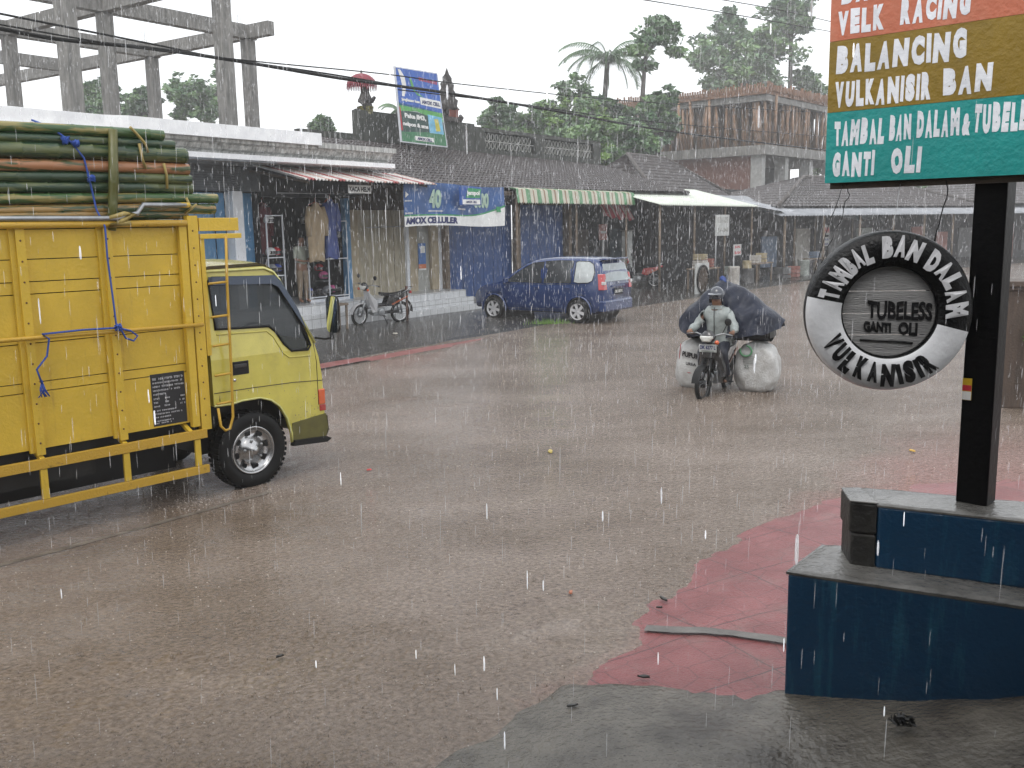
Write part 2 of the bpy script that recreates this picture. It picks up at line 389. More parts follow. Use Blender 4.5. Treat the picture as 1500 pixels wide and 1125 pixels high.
def pave():
    mb = MB()
    inner = [(2.2, 4.4), (2.35, 4.45), (2.5, 4.5), (3.0, 5.0), (3.5, 5.8), (4.2, 6.8), (4.8, 7.7), (5.4, 8.3), (6.2, 9.2)]
    def fn(u, v):
        a = lerp_path(pink_out, u); b = lerp_path(inner, u); x = a[0]*(1-v)+b[0]*v; y = a[1]*(1-v)+b[1]*v
        x += .05*noise.noise(Vector((x*3, y*3, 0)))*(1-v)
        fade = max(0, (u-.62)/.32)      # drowned further along
        z = -.016+.20*min(v, .25)+.02*v+.012*fbm(x, y, 1.6)+.004*fbm(x, y, 9)-fade*.05*(1-v*.3)
        return (x, y, z)
    mb.grid(fn, 120, 50)
    tag(mb.build('pink_pavement', pink_mat()), kind='structure')
    g = MB()   # grey band across the pink paving
    def f2(u, v):
        a = Vector((.80, 5.605)); b = Vector((1.62, 5.30)); p = a.lerp(b, u)+Vector((.25, .6))*(v-.5)*.12
        vv = min(1, max(0, (p.x-.56)/2.3)); z = -.006+.20*min(vv, .25)+.02*vv+.012*fbm(p.x, p.y, 1.6)+.004*fbm(p.x, p.y, 9)+.006
        return (p.x, p.y, z)
    g.grid(f2, 30, 4)
    tag(g.build('pavement_band', mat('band_concrete', (.13, .12, .11), .5, .3, 6, .3)), kind='structure')
    # concrete apron at the camera's feet, rising to the right
    ap = MB()
    edge = [(-1.2, 3.6), (-.65, 4.0), (-.28, 4.47), (.05, 4.72), (.32, 4.93), (.9, 4.85), (1.45, 4.80), (2.0, 4.72), (3.2, 4.62), (4.5, 4.6)]
    def f3(u, v):
        e = lerp_path(edge, u); x = e[0]+.05*noise.noise(Vector((e[0]*4, 1, 0)))*(1-v); y = e[1]*(1-v)+1.0*v+.04*noise.noise(Vector((e[0]*6, 2, 0)))*(1-v)
        z = -.01+.03*min(1, v*6)+.045*max(0, min(1, (x+.1)/.6))*min(1, v*40+.3)+.01*fbm(x, y, 1.5)*min(1, v*8)+max(0, x-1.25)*.22*min(1, v*5+.2)
        return (x, y, z)
    ap.grid(f3, 150, 60)
    m = mat('wet_concrete', (.045, .038, .030), .17, .3, 1.5, .8, 30, col2=(.16, .145, .12), detail=12, thr=(.38, .66))
    tag(ap.build('concrete_apron', m), kind='structure')
pave()
# pale lane line / wash line showing through by the lorry
def wash():
    mb = MB()
    P = [(-4.6, 6.35), (-3.95, 7.0), (-3.3, 7.75), (-2.75, 8.45), (-2.35, 8.95)]
    def fn(u, v):
        a = lerp_path(P, u); x = a[0]+(v-.5)*.07*(.5+.5*noise.noise(Vector((u*9, 0, 0)))); y = a[1]-(v-.5)*.06
        return (x, y, wz(x, y)+.006)
    mb.grid(fn, 60, 3)
    tag(mb.build('lane_line', mat('drowned_line_paint', (.17, .145, .12), .3, .5, 9, .3)), kind='structure')
wash()
# unseen porch roof and walls, added to darken the foreground and its reflections
vr = empty('shade_porch', (0, 0, 0), 0, 'unseen porch roof and walls added around the camera to darken the foreground', 'shade_porch')
b = MB(); b.hexa([(-7, -5, 3.75), (7, -5, 3.75), (7, 2.7, 3.45), (-7, 2.7, 3.45)], [(-7, -5, 3.85), (7, -5, 3.85), (7, 2.7, 3.55), (-7, 2.7, 3.55)]); b.build('roof', mat('shade_porch_soffit', (.06, .05, .045), .8, .3), vr)
b = MB(); b.box2((-6.1, -5, 0), (-6, 2.6, 3.4)); b.build('side_wall', mat('shade_porch_wall', (.08, .075, .07), .8, .3), vr)
b = MB(); b.box2((-7, -5.1, 0), (7, -5, 3.8)); b.build('rear_wall', mat('shade_porch_wall', (.08, .075, .07), .8, .3), vr)
# ================================================================== painted plinths, post, board, tyre
blue_face = stained('plinth_blue_paint', (.004, .036, .085), (.024, .12, .18), .36, .38, True, .35)
wet_cap = mat('wet_cement_top', (.05, .048, .044), .2, .35, 2.5, .5, 22, col2=(.17, .165, .155), detail=10)
raw_block = mat('raw_cement_block', (.022, .021, .019), .5, .5, 7, .7, 26)
def prism_split(name, root, corners, z0, z1, cap_t, side_m, cap_m, sub=10):
    """body with painted faces and a rough cement top as its own part"""
    b = MB(); b.hexa([(x, y, z0) for x, y in corners], [(x, y, z1-cap_t) for x, y in corners])
    b.build(name, side_m, root, bevel=.012)
    cx = sum(p[0] for p in corners)/len(corners); cy = sum(p[1] for p in corners)/len(corners)
    c = MB(); A, B_, C_, D_ = [Vector((*p, 0)) for p in corners]
    def fn(u, v):
        p = (A.lerp(B_, u)).lerp(D_.lerp(C_, u), v)
        q = Vector((p.x-cx, p.y-cy, 0)); e = 1+.012*noise.noise(Vector((p.x*9, p.y*9, z1)))+.01
        edge = min(u, 1-u, v, 1-v)
        return (cx+q.x*e, cy+q.y*e, z1-.012*(edge < .01)+.006*noise.noise(Vector((p.x*8, p.y*8, 0))))
    c.grid(fn, 50, 24)
    k = len(c.v)
    c.hexa([(cx+(x-cx)*1.006, cy+(y-cy)*1.006, z1-cap_t-.002) for x, y in corners], [(cx+(x-cx)*1.008, cy+(y-cy)*1.008, z1-.008) for x, y in corners])
    c.build(name.replace('body', 'cap'), cap_m, root, fix=False)
pl = empty('sign_plinth', (0, 0, 0), 0, 'stepped plinth of dark blue painted masonry with wet cement tops carrying the black sign post', 'plinth')
e1 = Vector((.885, -.465)); A = Vector((1.40, 4.685))
def q2(*p): return [(a.x, a.y) for a in p]
lo = [A, A+e1*2.0, A+e1*2.0+Vector((.45, .75)), A+Vector((.31, .40))]
prism_split('lower_body', pl, q2(*lo), -.05, .73, .02, blue_face, wet_cap)
Bq = Vector((1.86, 4.70))
up = [Bq, Bq+e1*1.6, Bq+e1*1.6+Vector((.28, .30)), Bq+Vector((.02, .33))]
prism_split('upper_body', pl, q2(*up), .725, 1.07, .015, blue_face, wet_cap)
# bare block courses at the left end of the upper step
for z0, z1, o in ((.72, .90, .0), (.902, 1.066, .012)):
    rb = MB(); a = Bq+Vector((-.115-o, .06)); c = [a, Bq+Vector((-.004, .004)), Bq+Vector((.01, .30)), a+Vector((.035, .24))]
    rb.hexa([(p.x, p.y, z0) for p in c], [(p.x, p.y, z1) for p in c]); rb.build('bare_block', raw_block, pl, bevel=.012)
c = MB(); a = Bq+Vector((-.13, .055)); cc = [a, Bq+Vector((.0, -.002)), Bq+Vector((.012, .30)), a+Vector((.04, .25))]
c.hexa([(p.x, p.y, 1.0655) for p in cc], [(p.x, p.y, 1.074) for p in cc]); c.build('block_cap', wet_cap, pl, bevel=.004)
# post
BROT = R(-42.6)
def board_map(a, b, c):    # board-plane coords -> world offset frame (local)
    return (a, -c, b)
post = empty('sign_post', (2.36, 4.72, 1.07), BROT, 'square black timber post standing on the stepped plinth and carrying the painted board', 'post')
b = MB(); b.box((0, 0, 1.55), (.15, .14, 3.1)); b.build('shaft', mat('black_gloss_paint', (.001, .001, .0013), .45, .3, 8, .15, spec=.12), post, bevel=.006)
b = MB(); b.box((-.052, -.0715, .585), (.044, .003, .11), mi=0); b.box((-.052, -.0738, .592), (.042, .002, .028), mi=1); b.box((-.052, -.0738, .553), (.042, .002, .042), mi=2)
b.build('sticker', [mat('sticker_yellow', (.6, .4, .02), .4), mat('sticker_red', (.5, .03, .05), .4), MATS['white_paint']], post)
# board: hangs in front of the post
BO = (2.2, 4.6)
bd = empty('painted_signboard', (BO[0], BO[1], 0), BROT, 'big hand painted signboard in salmon, mustard and teal bands advertising tyre work', 'signboard')
L0, L1 = -.735, .95
salmon = stained('salmon_paint', (.50, .14, .07), (.55, .23, .14), .42, .4, False, .25)
mustard = stained('mustard_paint', (.24, .15, .006), (.15, .10, .01), .42, .4, False, .25)
teal = stained('teal_paint', (.008, .27, .25), (.008, .18, .18), .42, .35, False, .25)
b = MB(); b.box2((L0+.004, .0, 2.695), (L1, .03, 4.6)); b.build('backing', mat('board_back', (.02, .02, .018), .7, .3), bd)
for z0, z1 in ((2.66, 2.70), (3.4, 3.45)): b = MB(); b.box2((L0+.01, .03, z0), (L1, .07, z1)); b.build('batten', MATS['wood_dark'], bd)
for nm, z0, z1, m in (('teal_band', 2.69, 3.045, teal), ('mustard_band', 3.045, 3.395, mustard), ('salmon_band', 3.395, 3.86, salmon), ('upper_band', 3.86, 4.6, mustard)):
    b = MB(); b.box2((L0, -.012, z0+.0008), (L1, -.001, z1-.0008)); b.build(nm, m, bd)
wl = stained('sign_lettering', (.82, .83, .87), (.5, .51, .55), .5, .42, False, .2)
def bw(body, x0, x1, z0, z1, bold=.045, wob=.006):
    bold += .012
    m = MB(); rn_ = random.Random(len(body)*7+int(z0*1000)+int(x0*100)); H_ = z1-z0
    wts = [1.22 if c in 'MNW' else (.38 if c == 'I' else (.88 if c in 'LEFT' else 1)) for c in body]; tot = sum(wts); acc = 0
    for c, wt in zip(body, wts):
        a0 = x0+(x1-x0)*acc/tot; acc += wt; a1 = x0+(x1-x0)*acc/tot; gap = (a1-a0)*.07+.0012; dz = rn_.uniform(-.035, .035)*H_
        writing(m, c, a0+gap, a1-gap, z0+dz, z1+dz+rn_.uniform(-.03, .03)*H_, fn=lambda a, b_, c_: (a, -.012-c_, b_), bold=.085, th=.0015, wob=.01, shear=rn_.uniform(-.03, .05))
    m.build('painted_words', wl, bd)
bw('BAN LUAR', -.685, -.09, 3.565, 3.68)
bw('VELK', -.70, -.455, 3.418, 3.535); bw('RACING', -.385, -.055, 3.425, 3.545)
bw('BALANCING', -.70, -.062, 3.232, 3.365)
bw('VULKANISIR', -.70, -.215, 3.065, 3.19); bw('BAN', -.17, .06, 3.075, 3.20)
bw('TAMBAL', -.695, -.43, 2.875, 3.0, .04); bw('BAN', -.412, -.30, 2.882, 3.005, .03); bw('DALAM', -.28, -.075, 2.885, 3.01, .04); bw('&', -.07, -.025, 2.885, 2.985, .04); bw('TUBELESS', -.018, .30, 2.89, 3.02, .04)
bw('GANTI', -.70, -.475, 2.718, 2.84); bw('OLI', -.40, -.245, 2.722, 2.848)
# tyre sign hanging on wires below the board, turned to the camera's side of the road
TC = DY(1298, 455, 4.72)
TS = empty('hanging_tyre_sign', TC, R(-8), 'black and white lettered tyre with a plank disc inside hanging under the signboard', 'tyre sign')
Ro, Ri = .392, .218
prof = []
import itertools
def tyre_profile(Ro, Ri, w):
    return [(Ri+.004, -w*.42), (Ri, -w*.3), (Ri+.012, -w*.47), (Ri+.05, -w*.5), ((Ro+Ri)/2, -w*.56), (Ro-.05, -w*.52), (Ro-.018, -w*.45), (Ro-.006, -w*.36), (Ro, -w*.2), (Ro, w*.2), (Ro-.006, w*.36), (Ro-.018, w*.45), (Ro-.05, w*.52), ((Ro+Ri)/2, w*.56), (Ri+.05, w*.5), (Ri+.012, w*.47), (Ri, w*.3), (Ri+.004, w*.42)]
w = .17
prof = tyre_profile(Ro, Ri, w)
tb = MB(); n = 96; P = prof
vs = []; fs = []; mis = []
for (r, h) in P:
    for k in range(n):
        a = 2*math.pi*k/n; vs.append((r*math.cos(a), h, r*math.sin(a)))
for i in range(len(P)):
    for k in range(n):
        j = (i+1) % len(P); a = 2*math.pi*(k+.5)/n; ang = math.degrees(a)
        # white lower part: from 4 o'clock round to 9 o'clock
        white = (167 < ang < 346)
        face = (i in range(1, 7))
        mi = 1 if (white and i in range(2, 8)) else 0
        tb.add([vs[i*n+k], vs[i*n+(k+1) % n], vs[j*n+(k+1) % n], vs[j*n+k]], [(0, 1, 2, 3)], mi, True)
tyb = mat('tyre_black_paint', (.003, .003, .0035), .4, .3, 10, .4, 60, spec=.3)
tyw = stained('tyre_white_paint', (.70, .71, .73), (.36, .36, .36), .4, .30, False, .15)
o = tb.build('tyre', [tyb, tyw], TS)
bm = bmesh.new(); bm.from_mesh(o.data); bmesh.ops.remove_doubles(bm, verts=bm.verts, dist=.0004); bmesh.ops.recalc_face_normals(bm, faces=bm.faces); bm.to_mesh(o.data); bm.free()
# tread blocks around the shoulder
tr = MB()
for k in range(84):
    a = 2*math.pi*k/84
    for yy, off in ((-w*.30, 0), (0, .5), (w*.30, 0)):
        aa = a+off*2*math.pi/84; M = Matrix.Translation((math.cos(aa)*(Ro-.0085), yy, math.sin(aa)*(Ro-.0085))) @ Matrix.Rotation(-aa, 4, 'Y')
        tr.box((0, 0, 0), (.014, w*.25, .019), M=None) if False else tr.add([(M @ Vector((x*.0045, y*w*.125, z*.0085))) for z in (-1, 1) for y in (-1, 1) for x in (-1, 1)], [(0,2,3,1), (4,5,7,6), (0,1,5,4), (2,6,7,3), (0,4,6,2), (1,3,7,5)])

# brush lettering bent round the sidewall
def arc_text(mb, body, r0, r1, a0, a1, flip=False, y=-w*.56-.004, bold=.08, seed=1):
    """letters laid between angles a0..a1 (degrees, ccw from +x)"""
    rnd = random.Random(seed); n = len(body)
    wts = [1.25 if c in 'MNW' else (.45 if c in 'I1' else (.5 if c == ' ' else 1)) for c in body]; tot = sum(wts); acc = 0
    for c, wt in zip(body, wts):
        s0 = acc/tot; acc += wt; s1 = acc/tot
        if c == ' ': continue
        am = a0+(a1-a0)*(s0+s1)/2; da = abs(a1-a0)*(s1-s0)*.80
        rm = (r0+r1)/2+rnd.uniform(-.006, .006); hw = math.radians(da)*rm/2; hh = (r1-r0)/2*rnd.uniform(.9, 1.06); sl = rnd.uniform(-.18, .1)
        A = R(am)
        def fn(a, b, c_, A=A, rm=rm):
            if flip: px, pz = (a*(-math.sin(A))*-1)*1, 0
            rad = Vector((math.cos(A), math.sin(A))); tan = Vector((math.sin(A), -math.cos(A)))
            if flip: p = rad*(rm-b)-tan*a
            else: p = rad*(rm+b)+tan*a
            rr = p.length; t = (rr-Ri)/(Ro-Ri)
            return (p.x, y+.010*abs(t-.5)*2-c_, p.y)
        writing(mb, c, -hw, hw, -hh, hh, fn=fn, bold=bold, th=.002, shear=sl)
m1 = MB(); arc_text(m1, 'TAMBAL', .258, .358, 168, 108, seed=3); arc_text(m1, 'BAN', .262, .366, 101, 64, seed=5); arc_text(m1, 'DALAM', .258, .358, 59, -6, seed=8)
m1.build('white_lettering', mat('brush_white', (.62, .62, .64), .5, .15, 20), TS)
m2 = MB(); arc_text(m2, 'VULKANISIR', .250, .360, 203, 312, flip=True, seed=4); m2.build('black_lettering', mat('brush_black', (.006, .006, .007), .4), TS)
# plank disc
dk = MB()
zs = [-.222, -.115, -.01, .10, .222]
for i in range(4):
    z0, z1 = zs[i]+.002, zs[i+1]-.002; pts = []
    def xx(z): return math.sqrt(max(0, .226**2-z*z))
    m_ = 8; right = [(xx(z0+(z1-z0)*k/m_), z0+(z1-z0)*k/m_) for k in range(m_+1)]; left = [(-x, z) for x, z in right[::-1]]
    dk.panel(right+left, t=.014, fn=lambda a, b, c, i=i: (a, -.045+c+.002*i, b))
dk.build('plank_disc', mat('weathered_plank', (.17, .17, .17), .6, .3, 3, .5, 30, col2=(.36, .355, .35), stretch=(1, 1, 9), detail=9), TS)
m3 = MB(); fn = lambda a, b, c: (a, -.047-c, b)
writing(m3, 'TUBELESS', -.10, .205, -.035, .055, fn=fn, bold=.035, th=.002, slope=-.012, wob=.04)
writing(m3, 'GANTI', -.115, .015, -.098, -.045, fn=fn, bold=.05, th=.002, slope=-.008, wob=.05); writing(m3, 'OLI', .05, .14, -.115, -.05, fn=fn, bold=.05, th=.002, slope=-.006)
m3.tube([(-.13, -.05, -.138), (-.02, -.05, -.145), (.06, -.05, -.148), (.12, -.05, -.155)], .005, 5)
m3.build('disc_lettering', MATS['brush_black'], TS)
# wires
def wire(name, pts, r, label, m='black_plastic', group=None, wob=.006):
    mb = MB(); P = []
    for i in range(len(pts)-1):
        a, b_ = Vector(pts[i]), Vector(pts[i+1]); k = 7
        for j in range(k): P.append(a.lerp(b_, j/k)+Vector((random.uniform(-wob, wob), random.uniform(-wob, wob), 0)))
    P.append(Vector(pts[-1])); mb.tube(P, r, 5); o = mb.build(name, MATS[m]); tag(o, label, 'wire', group); return o
def bpt(a, z, off=.035):
    c_, s_ = math.cos(BROT), math.sin(BROT); return Vector((BO[0]+a*c_-off*s_, BO[1]+a*s_+off*c_, z))
def tpt(ang, r=Ro+.005, y=0):
    a = R(ang); x, z = r*math.cos(a), r*math.sin(a); c_, s_ = math.cos(R(-8)), math.sin(R(-8)); return Vector((TC[0]+x*c_-y*s_, TC[1]+x*s_+y*c_, TC[2]+z))
wire('hanging_wire', [bpt(-.66, 2.68), tpt(152)], .0022, 'straight thin dark wire from the board down to the left shoulder of the tyre')
wire('hanging_wire', [bpt(-.63, 2.68), bpt(-.64, 2.56), tpt(143)], .0022, 'kinked dark wire just right of the straight one above the tyre', wob=.012)
wire('hanging_wire', [bpt(-.36, 2.68), tpt(88)], .0016, 'fine pale wire running from the board to the top of the tyre', 'steel', wob=.003)
wire('hanging_wire', [bpt(-.13, 2.68), tpt(58)], .0032, 'twisted black wire from the board to the right shoulder of the tyre', wob=.012)
# brick gate pillar beyond the post with a potted plant
gp = empty('gate_pillar', G(1492, 600)+Vector((.05, .3, 0)), R(-20), 'brown rendered gate pillar with a moulded cap at the right edge of the picture', 'pillar')
pm = stained('brown_render', (.085, .06, .045), (.03, .025, .02), .6, .45)
b = MB(); b.box((.1, 0, .78), (.5, .45, 1.56)); b.build('shaft', pm, gp, bevel=.01)
b = MB(); b.box((.1, 0, 1.585), (.58, .53, .05)); b.box((.1, 0, 1.645), (.68, .62, .07)); b.build('cap', pm, gp, bevel=.008)
pt = empty('leafy_plant', G(1492, 600)+Vector((-.12+.28, -.1, 0)), 0, 'bright green leafy shrub growing beside the brown gate pillar', 'plant')
def leaf_cloud(mb, c, rad, n, size, rnd, flat=.7, mi=0):
    for _ in range(n):
        d = Vector((rnd.gauss(0, 1), rnd.gauss(0, 1), rnd.gauss(0, 1))).normalized()*(rnd.random()**.45)
        p = Vector(c)+Vector((d.x*rad[0], d.y*rad[1], d.z*rad[2]))
        a = Vector((rnd.uniform(-1, 1), rnd.uniform(-1, 1), rnd.uniform(-flat, flat))).normalized(); b_ = a.cross(Vector((rnd.uniform(-1, 1), rnd.uniform(-1, 1), rnd.uniform(-1, 1)))).normalized()
        s = size*rnd.uniform(.6, 1.4); w_ = s*.42
        mb.add([p-a*s, p+b_*w_, p+a*s, p-b_*w_], [(0, 1, 2, 3)], mi)
rnd = random.Random(5)
b = MB(); leaf_cloud(b, (0, 0, 1.0), (.18, .18, .22), 260, .05, rnd); b.build('foliage', mat('bright_leaf', (.07, .2, .02), .5, .4, 6), pt)
b = MB(); b.tube([(0, 0, 0), (.02, 0, .5), (0, 0, 1.0)], [.02, .015, .008], 6); b.build('stem', MATS['wood_dark'], pt)
# ================================================================== yellow lorry with bamboo
TO = Vector((-2.55, 9.18, 0)); TROT = R(48)
TK = empty('cargo_lorry', TO, TROT, 'yellow lorry with a high planked cargo bed full of bamboo standing in the flooded road', 'lorry')
ybed = stained('bed_yellow_paint', (.60, .40, .035), (.27, .15, .035), .46, .3, True, .2)
ycab = stained('cab_yellow_paint', (.55, .48, .085), (.36, .30, .08), .25, .36, False, .05, coat=.6)
yrail = mat('rail_yellow_paint', (.50, .30, .03), .4, .3, 14, .3, 60, col2=(.06, .035, .015), thr=(.62, .78))
blk = MATS['black_plastic']; seal = MATS['rubber']
def P3(a, b, c=0): return (a, c, b)
# --- bed side boards (planks as separate boards with gaps, one mesh), y=.02 .. .05
def planks(mb, x0, x1, zs, y0, y1):
    for z0, z1 in zip(zs[:-1], zs[1:]):
        j = random.uniform(-.004, .004); mb.box2((x0, y0+j, z0+.004), (x1, y1+j, z1-.004))
bx0, bx1 = -4.2, -.50
b = MB(); planks(b, bx0, bx1-.02, [.74, 1.22, 1.30, 1.62, 2.02, 2.12, 2.30, 2.54], .055, .085); b.build('side_boards', ybed, TK)
b = MB(); planks(b, bx0, bx1, [.80, 1.2, 1.62, 2.0, 2.54], 2.0, 2.03); b.build('side_boards', ybed, TK)
b = MB(); b.box2((bx1-.03, .09, .8), (bx1, 1.99, 2.6)); b.build('headboard', ybed, TK)
b = MB(); b.box2((bx0, .09, .84), (bx1, 1.99, .9)); b.build('bed_floor', MATS['wood_dark'], TK)
for x in (-3.45, -2.72, -2.0, -1.29):
    b = MB(); b.box2((x-.035, .0, .70), (x+.035, .05, 2.56)); b.box2((x-.075, .028, .72), (x-.035, .053, 2.55)); 
    for k in range(11): b.lathe([(0, -.004), (.007, -.004), (.009, 0)], 6, 'Y', (x+.0, 0, .80+k*.165), mi=1)
    b.build('stake_post', [ybed, mat('rust', (.12, .05, .02), .8)], TK)
b = MB(); b.box2((bx1-.13, -.005, .70), (bx1-.055, .05, 2.58)); b.build('stake_post', ybed, TK, bevel=.004)
b = MB(); b.box2((bx1-.045, -.012, .66), (bx1+.055, .052, 2.64)); 
for k in range(12): b.lathe([(0, -.016), (.007, -.016), (.009, -.012)], 6, 'Y', (bx1, 0, .80+k*.155), mi=1)
b.build('corner_post', [ybed, MATS['rust']], TK)
b = MB(); b.tube([(bx0, -.01, 2.565), (bx1-.06, -.01, 2.575)], .03, 10); b.build('top_rail', yrail, TK)
b = MB(); b.tube([(bx0, -.045, 1.70), (-1.29, -.045, 1.665), (bx1+.02, -.045, 1.65)], .019, 8); b.build('middle_rail', yrail, TK)
b = MB(); b.tube([(bx0, .03, 2.63), (-1.2, -.03, 2.62), (-1.02, -.02, 2.66), (-.95, .0, 2.735), (-.5, .02, 2.735)], .022, 8); b.build('tie_pipe', MATS['steel'], TK)
b = MB(); b.tube([(-.62, .02, 2.735), (-.50, .02, 2.735)], .0235, 8); b.build('pipe_end', ybed, TK)
# under-run guard
b = MB(); b.box2((bx0, -.02, .585), (-.50, .02, .67)); b.build('upper_guard_rail', yrail, TK, bevel=.003)
b = MB(); b.box2((bx0, -.02, .25), (-.50, .02, .325)); b.build('lower_guard_rail', yrail, TK, bevel=.003)
for x in (-3.4, -2.0, -1.29, -.60):
    b = MB(); b.box2((x-.028, -.012, .33), (x+.028, .012, .58)); b.build('guard_strut', ybed, TK)
for x in (-3.4, -2.0, -1.29, -.66):
    b = MB(); b.beam((x, .0, .66), (x-.03, .25, .82), .04, .03); b.build('guard_bracket', ybed, TK)
# chassis
b = MB(); b.box2((bx0, .35, .55), (.9, .47, .80)); b.box2((bx0, 1.45, .55), (.9, 1.57, .80))
for x in (-3.6, -2.6, -1.7, -.8): b.box2((x, .1, .80), (x+.07, 1.9, .845))
b.box2((-2.3, .14, .42), (-1.5, .5, .72)); b.box2((-.4, .3, .35), (.5, 1.5, .8)); b.box2((-3.0, .1, .78), (-.52, 2.0, .80))
b.build('chassis', mat('chassis_black', (.01, .01, .01), .6), TK)
# added dark sheet standing in for the shade under the bed
b = MB(); b.box2((-4.2, .62, .2), (-.5, .66, .84)); b.build('underside_shade_sheet', MATS['chassis_black'], TK)
# --- wheels
def lorry_wheel(x, y, Rr=.385, wd=.2, side=-1, parent=TK):
    wb = MB(); pr = [(.235, -.075), (.25, -.095), (.30, -.105), (.35, -.10), (.375, -.08), (.385, -.05), (.385, .05), (.375, .08), (.35, .1), (.25, .095), (.235, .075)]
    wb.lathe(pr, 40, 'Y', (x, y+.1, Rr-.02)); 
    for k in range(44):
        a = 2*math.pi*k/44
        for q in (-1, 1):
            M = Matrix.Translation((x+math.cos(a)*.383, y+.1+q*.052, Rr-.02+math.sin(a)*.383)) @ Matrix.Rotation(-a, 4, 'Y')
            wb.add([(M @ Vector((ax*.006, ay*.04, az*.017))) for az in (-1, 1) for ay in (-1, 1) for ax in (-1, 1)], [(0,2,3,1), (4,5,7,6), (0,1,5,4), (2,6,7,3), (0,4,6,2), (1,3,7,5)])
    t = wb.build('tyre', MATS['rubber']); wl = empty_part('front_wheel', parent); t.parent = wl
    rb = MB(); c = (x, y+.1, Rr-.02)
    rb.lathe([(.238, -.085), (.238, -.098), (.226, -.10), (.218, -.085), (.205, -.06), (.13, -.035), (.125, -.075), (.085, -.085), (.08, -.10), (.045, -.105), (.04, -.13), (.0, -.135)], 40, 'Y', c)
    hb = rb
    for k in range(8):
        a = 2*math.pi*k/8+.2; hb.add([(c[0]+math.cos(a+da)*rr, c[1]-.046-(.205-rr)*.12-.014, c[2]+math.sin(a+da)*rr) for rr, da in ((.150, -.13), (.15, .13), (.172, .19), (.192, .15), (.192, -.15), (.172, -.19))], [(0, 1, 2, 3, 4, 5)], 1)
    rb.build('rim', [mat('brushed_hub', (.42, .42, .42), .25, .15, 20, metal=.9), blk], wl)
    nb = MB()
    for k in range(5):
        a = 2*math.pi*k/5+.5; nb.lathe([(.013, -.09), (.013, -.108), (0, -.108)], 6, 'Y', (c[0]+math.cos(a)*.10, c[1], c[2]+math.sin(a)*.10))
    nb.build('wheel_nuts', MATS['steel'], wl)
    return wl
def empty_part(name, parent, loc=(0, 0, 0)):
    o = bpy.data.objects.new(name, None); COL.objects.link(o); o.parent = parent; o.location = loc; o.empty_display_size = .1; return o
lorry_wheel(0, .0)
b = MB(); b.lathe([(.2, 1.62), (.385, 1.62), (.385, 1.82), (.2, 1.82)], 32, 'Y', (0, 0, .365)); b.build('far_front_wheel', MATS['rubber'], TK)
for yy in (.12, 1.5):
    b = MB(); b.lathe([(.2, yy), (.385, yy), (.385, yy+.4), (.2, yy+.4), (.2, yy)], 32, 'Y', (-3.3, 0, .365)); b.build('rear_wheel', MATS['rubber'], TK)
# mud splashed along the lower cab and wheel arch
mud = MB(); rm = random.Random(5)
for k in range(260):
    x = rm.uniform(-.38, .84); z = .42+abs(rm.gauss(0, .22))
    if (x*x+(z-.38)**2)**.5 < .56 or z > .97 or (x < .45 and z < .9): continue
    q = rm.uniform(.002, .007); mud.disc((x, -.0025, z), q, 'Y', 6)
mud.build('mud_spatter', mat('mud', (.16, .12, .07), .6), TK)
# --- cab: door side with window hole, tumblehome above the belt
def cy(z): return .0 if z < 1.3 else (z-1.3)*.13
side_out = [(-.40, .86), (-.40, 1.3), (-.40, 2.06), (-.37, 2.14), (.30, 2.15), (.40, 2.11), (.47, 2.02), (.62, 1.72), (.78, 1.38), (.83, 1.2), (.86, 1.0), (.87, .8), (.87, .60), (.86, .42), (.45, .36), (.445, .46), (.40, .62), (.32, .75), (.22, .83), (.10, .87), (-.1, .87), (-.22, .85)]
win = [(-.315, 1.585), (.27, 1.565), (.34, 1.51), (.42, 1.38), (.50, 1.30), (.70, 1.29), (.735, 1.33), (.70, 1.45), (.57, 1.74), (.44, 2.00), (.39, 2.045), (-.28, 2.065), (-.32, 2.04)]
def cabmap(y0, sg):
    def f(a, b, c): return (a, y0+sg*(cy(b)+c), b)
    return f
def refine(poly, holes):
    return poly, holes
cab = MB(); cab.panel(side_out, [win], .03, cabmap(0, 1)); cab.panel(side_out, [win], .03, cabmap(1.78, -1))
# roof, rear, front skins between the sides
strip = [(-.40, .86), (-.40, 1.3), (-.40, 2.06), (-.37, 2.14), (-.30, 2.175), (.24, 2.185), (.34, 2.16), (.41, 2.10), (.47, 2.02)]
def loft(mb, prof, yoff=0.0, bulge=0.0, mi=0, n=10):
    vs = []; fs = []
    for (a, z) in prof:
        for k in range(n+1):
            t = k/n; y = cy(z)+yoff+(1.78-2*cy(z)-2*yoff)*t; e = 4*t*(1-t)
            vs.append((a+bulge*e, y, z+(.03*e if z > 2.1 else 0)))
    for i in range(len(prof)-1):
        for k in range(n): fs.append((i*(n+1)+k, i*(n+1)+k+1, (i+1)*(n+1)+k+1, (i+1)*(n+1)+k))
    mb.add(vs, fs, mi, True)
loft(cab, strip, 0, 0); loft(cab, [(.78, 1.38), (.83, 1.2), (.86, 1.0), (.87, .8), (.87, .60)], 0, .06)
cabin = cab.build('cab', ycab, TK)
b = MB(); loft(b, [(.47, 2.02), (.62, 1.72), (.78, 1.38)], .04, .05); b.build('windscreen', glassy('cab_glass', (.02, .026, .03), .62), TK, fix=False)
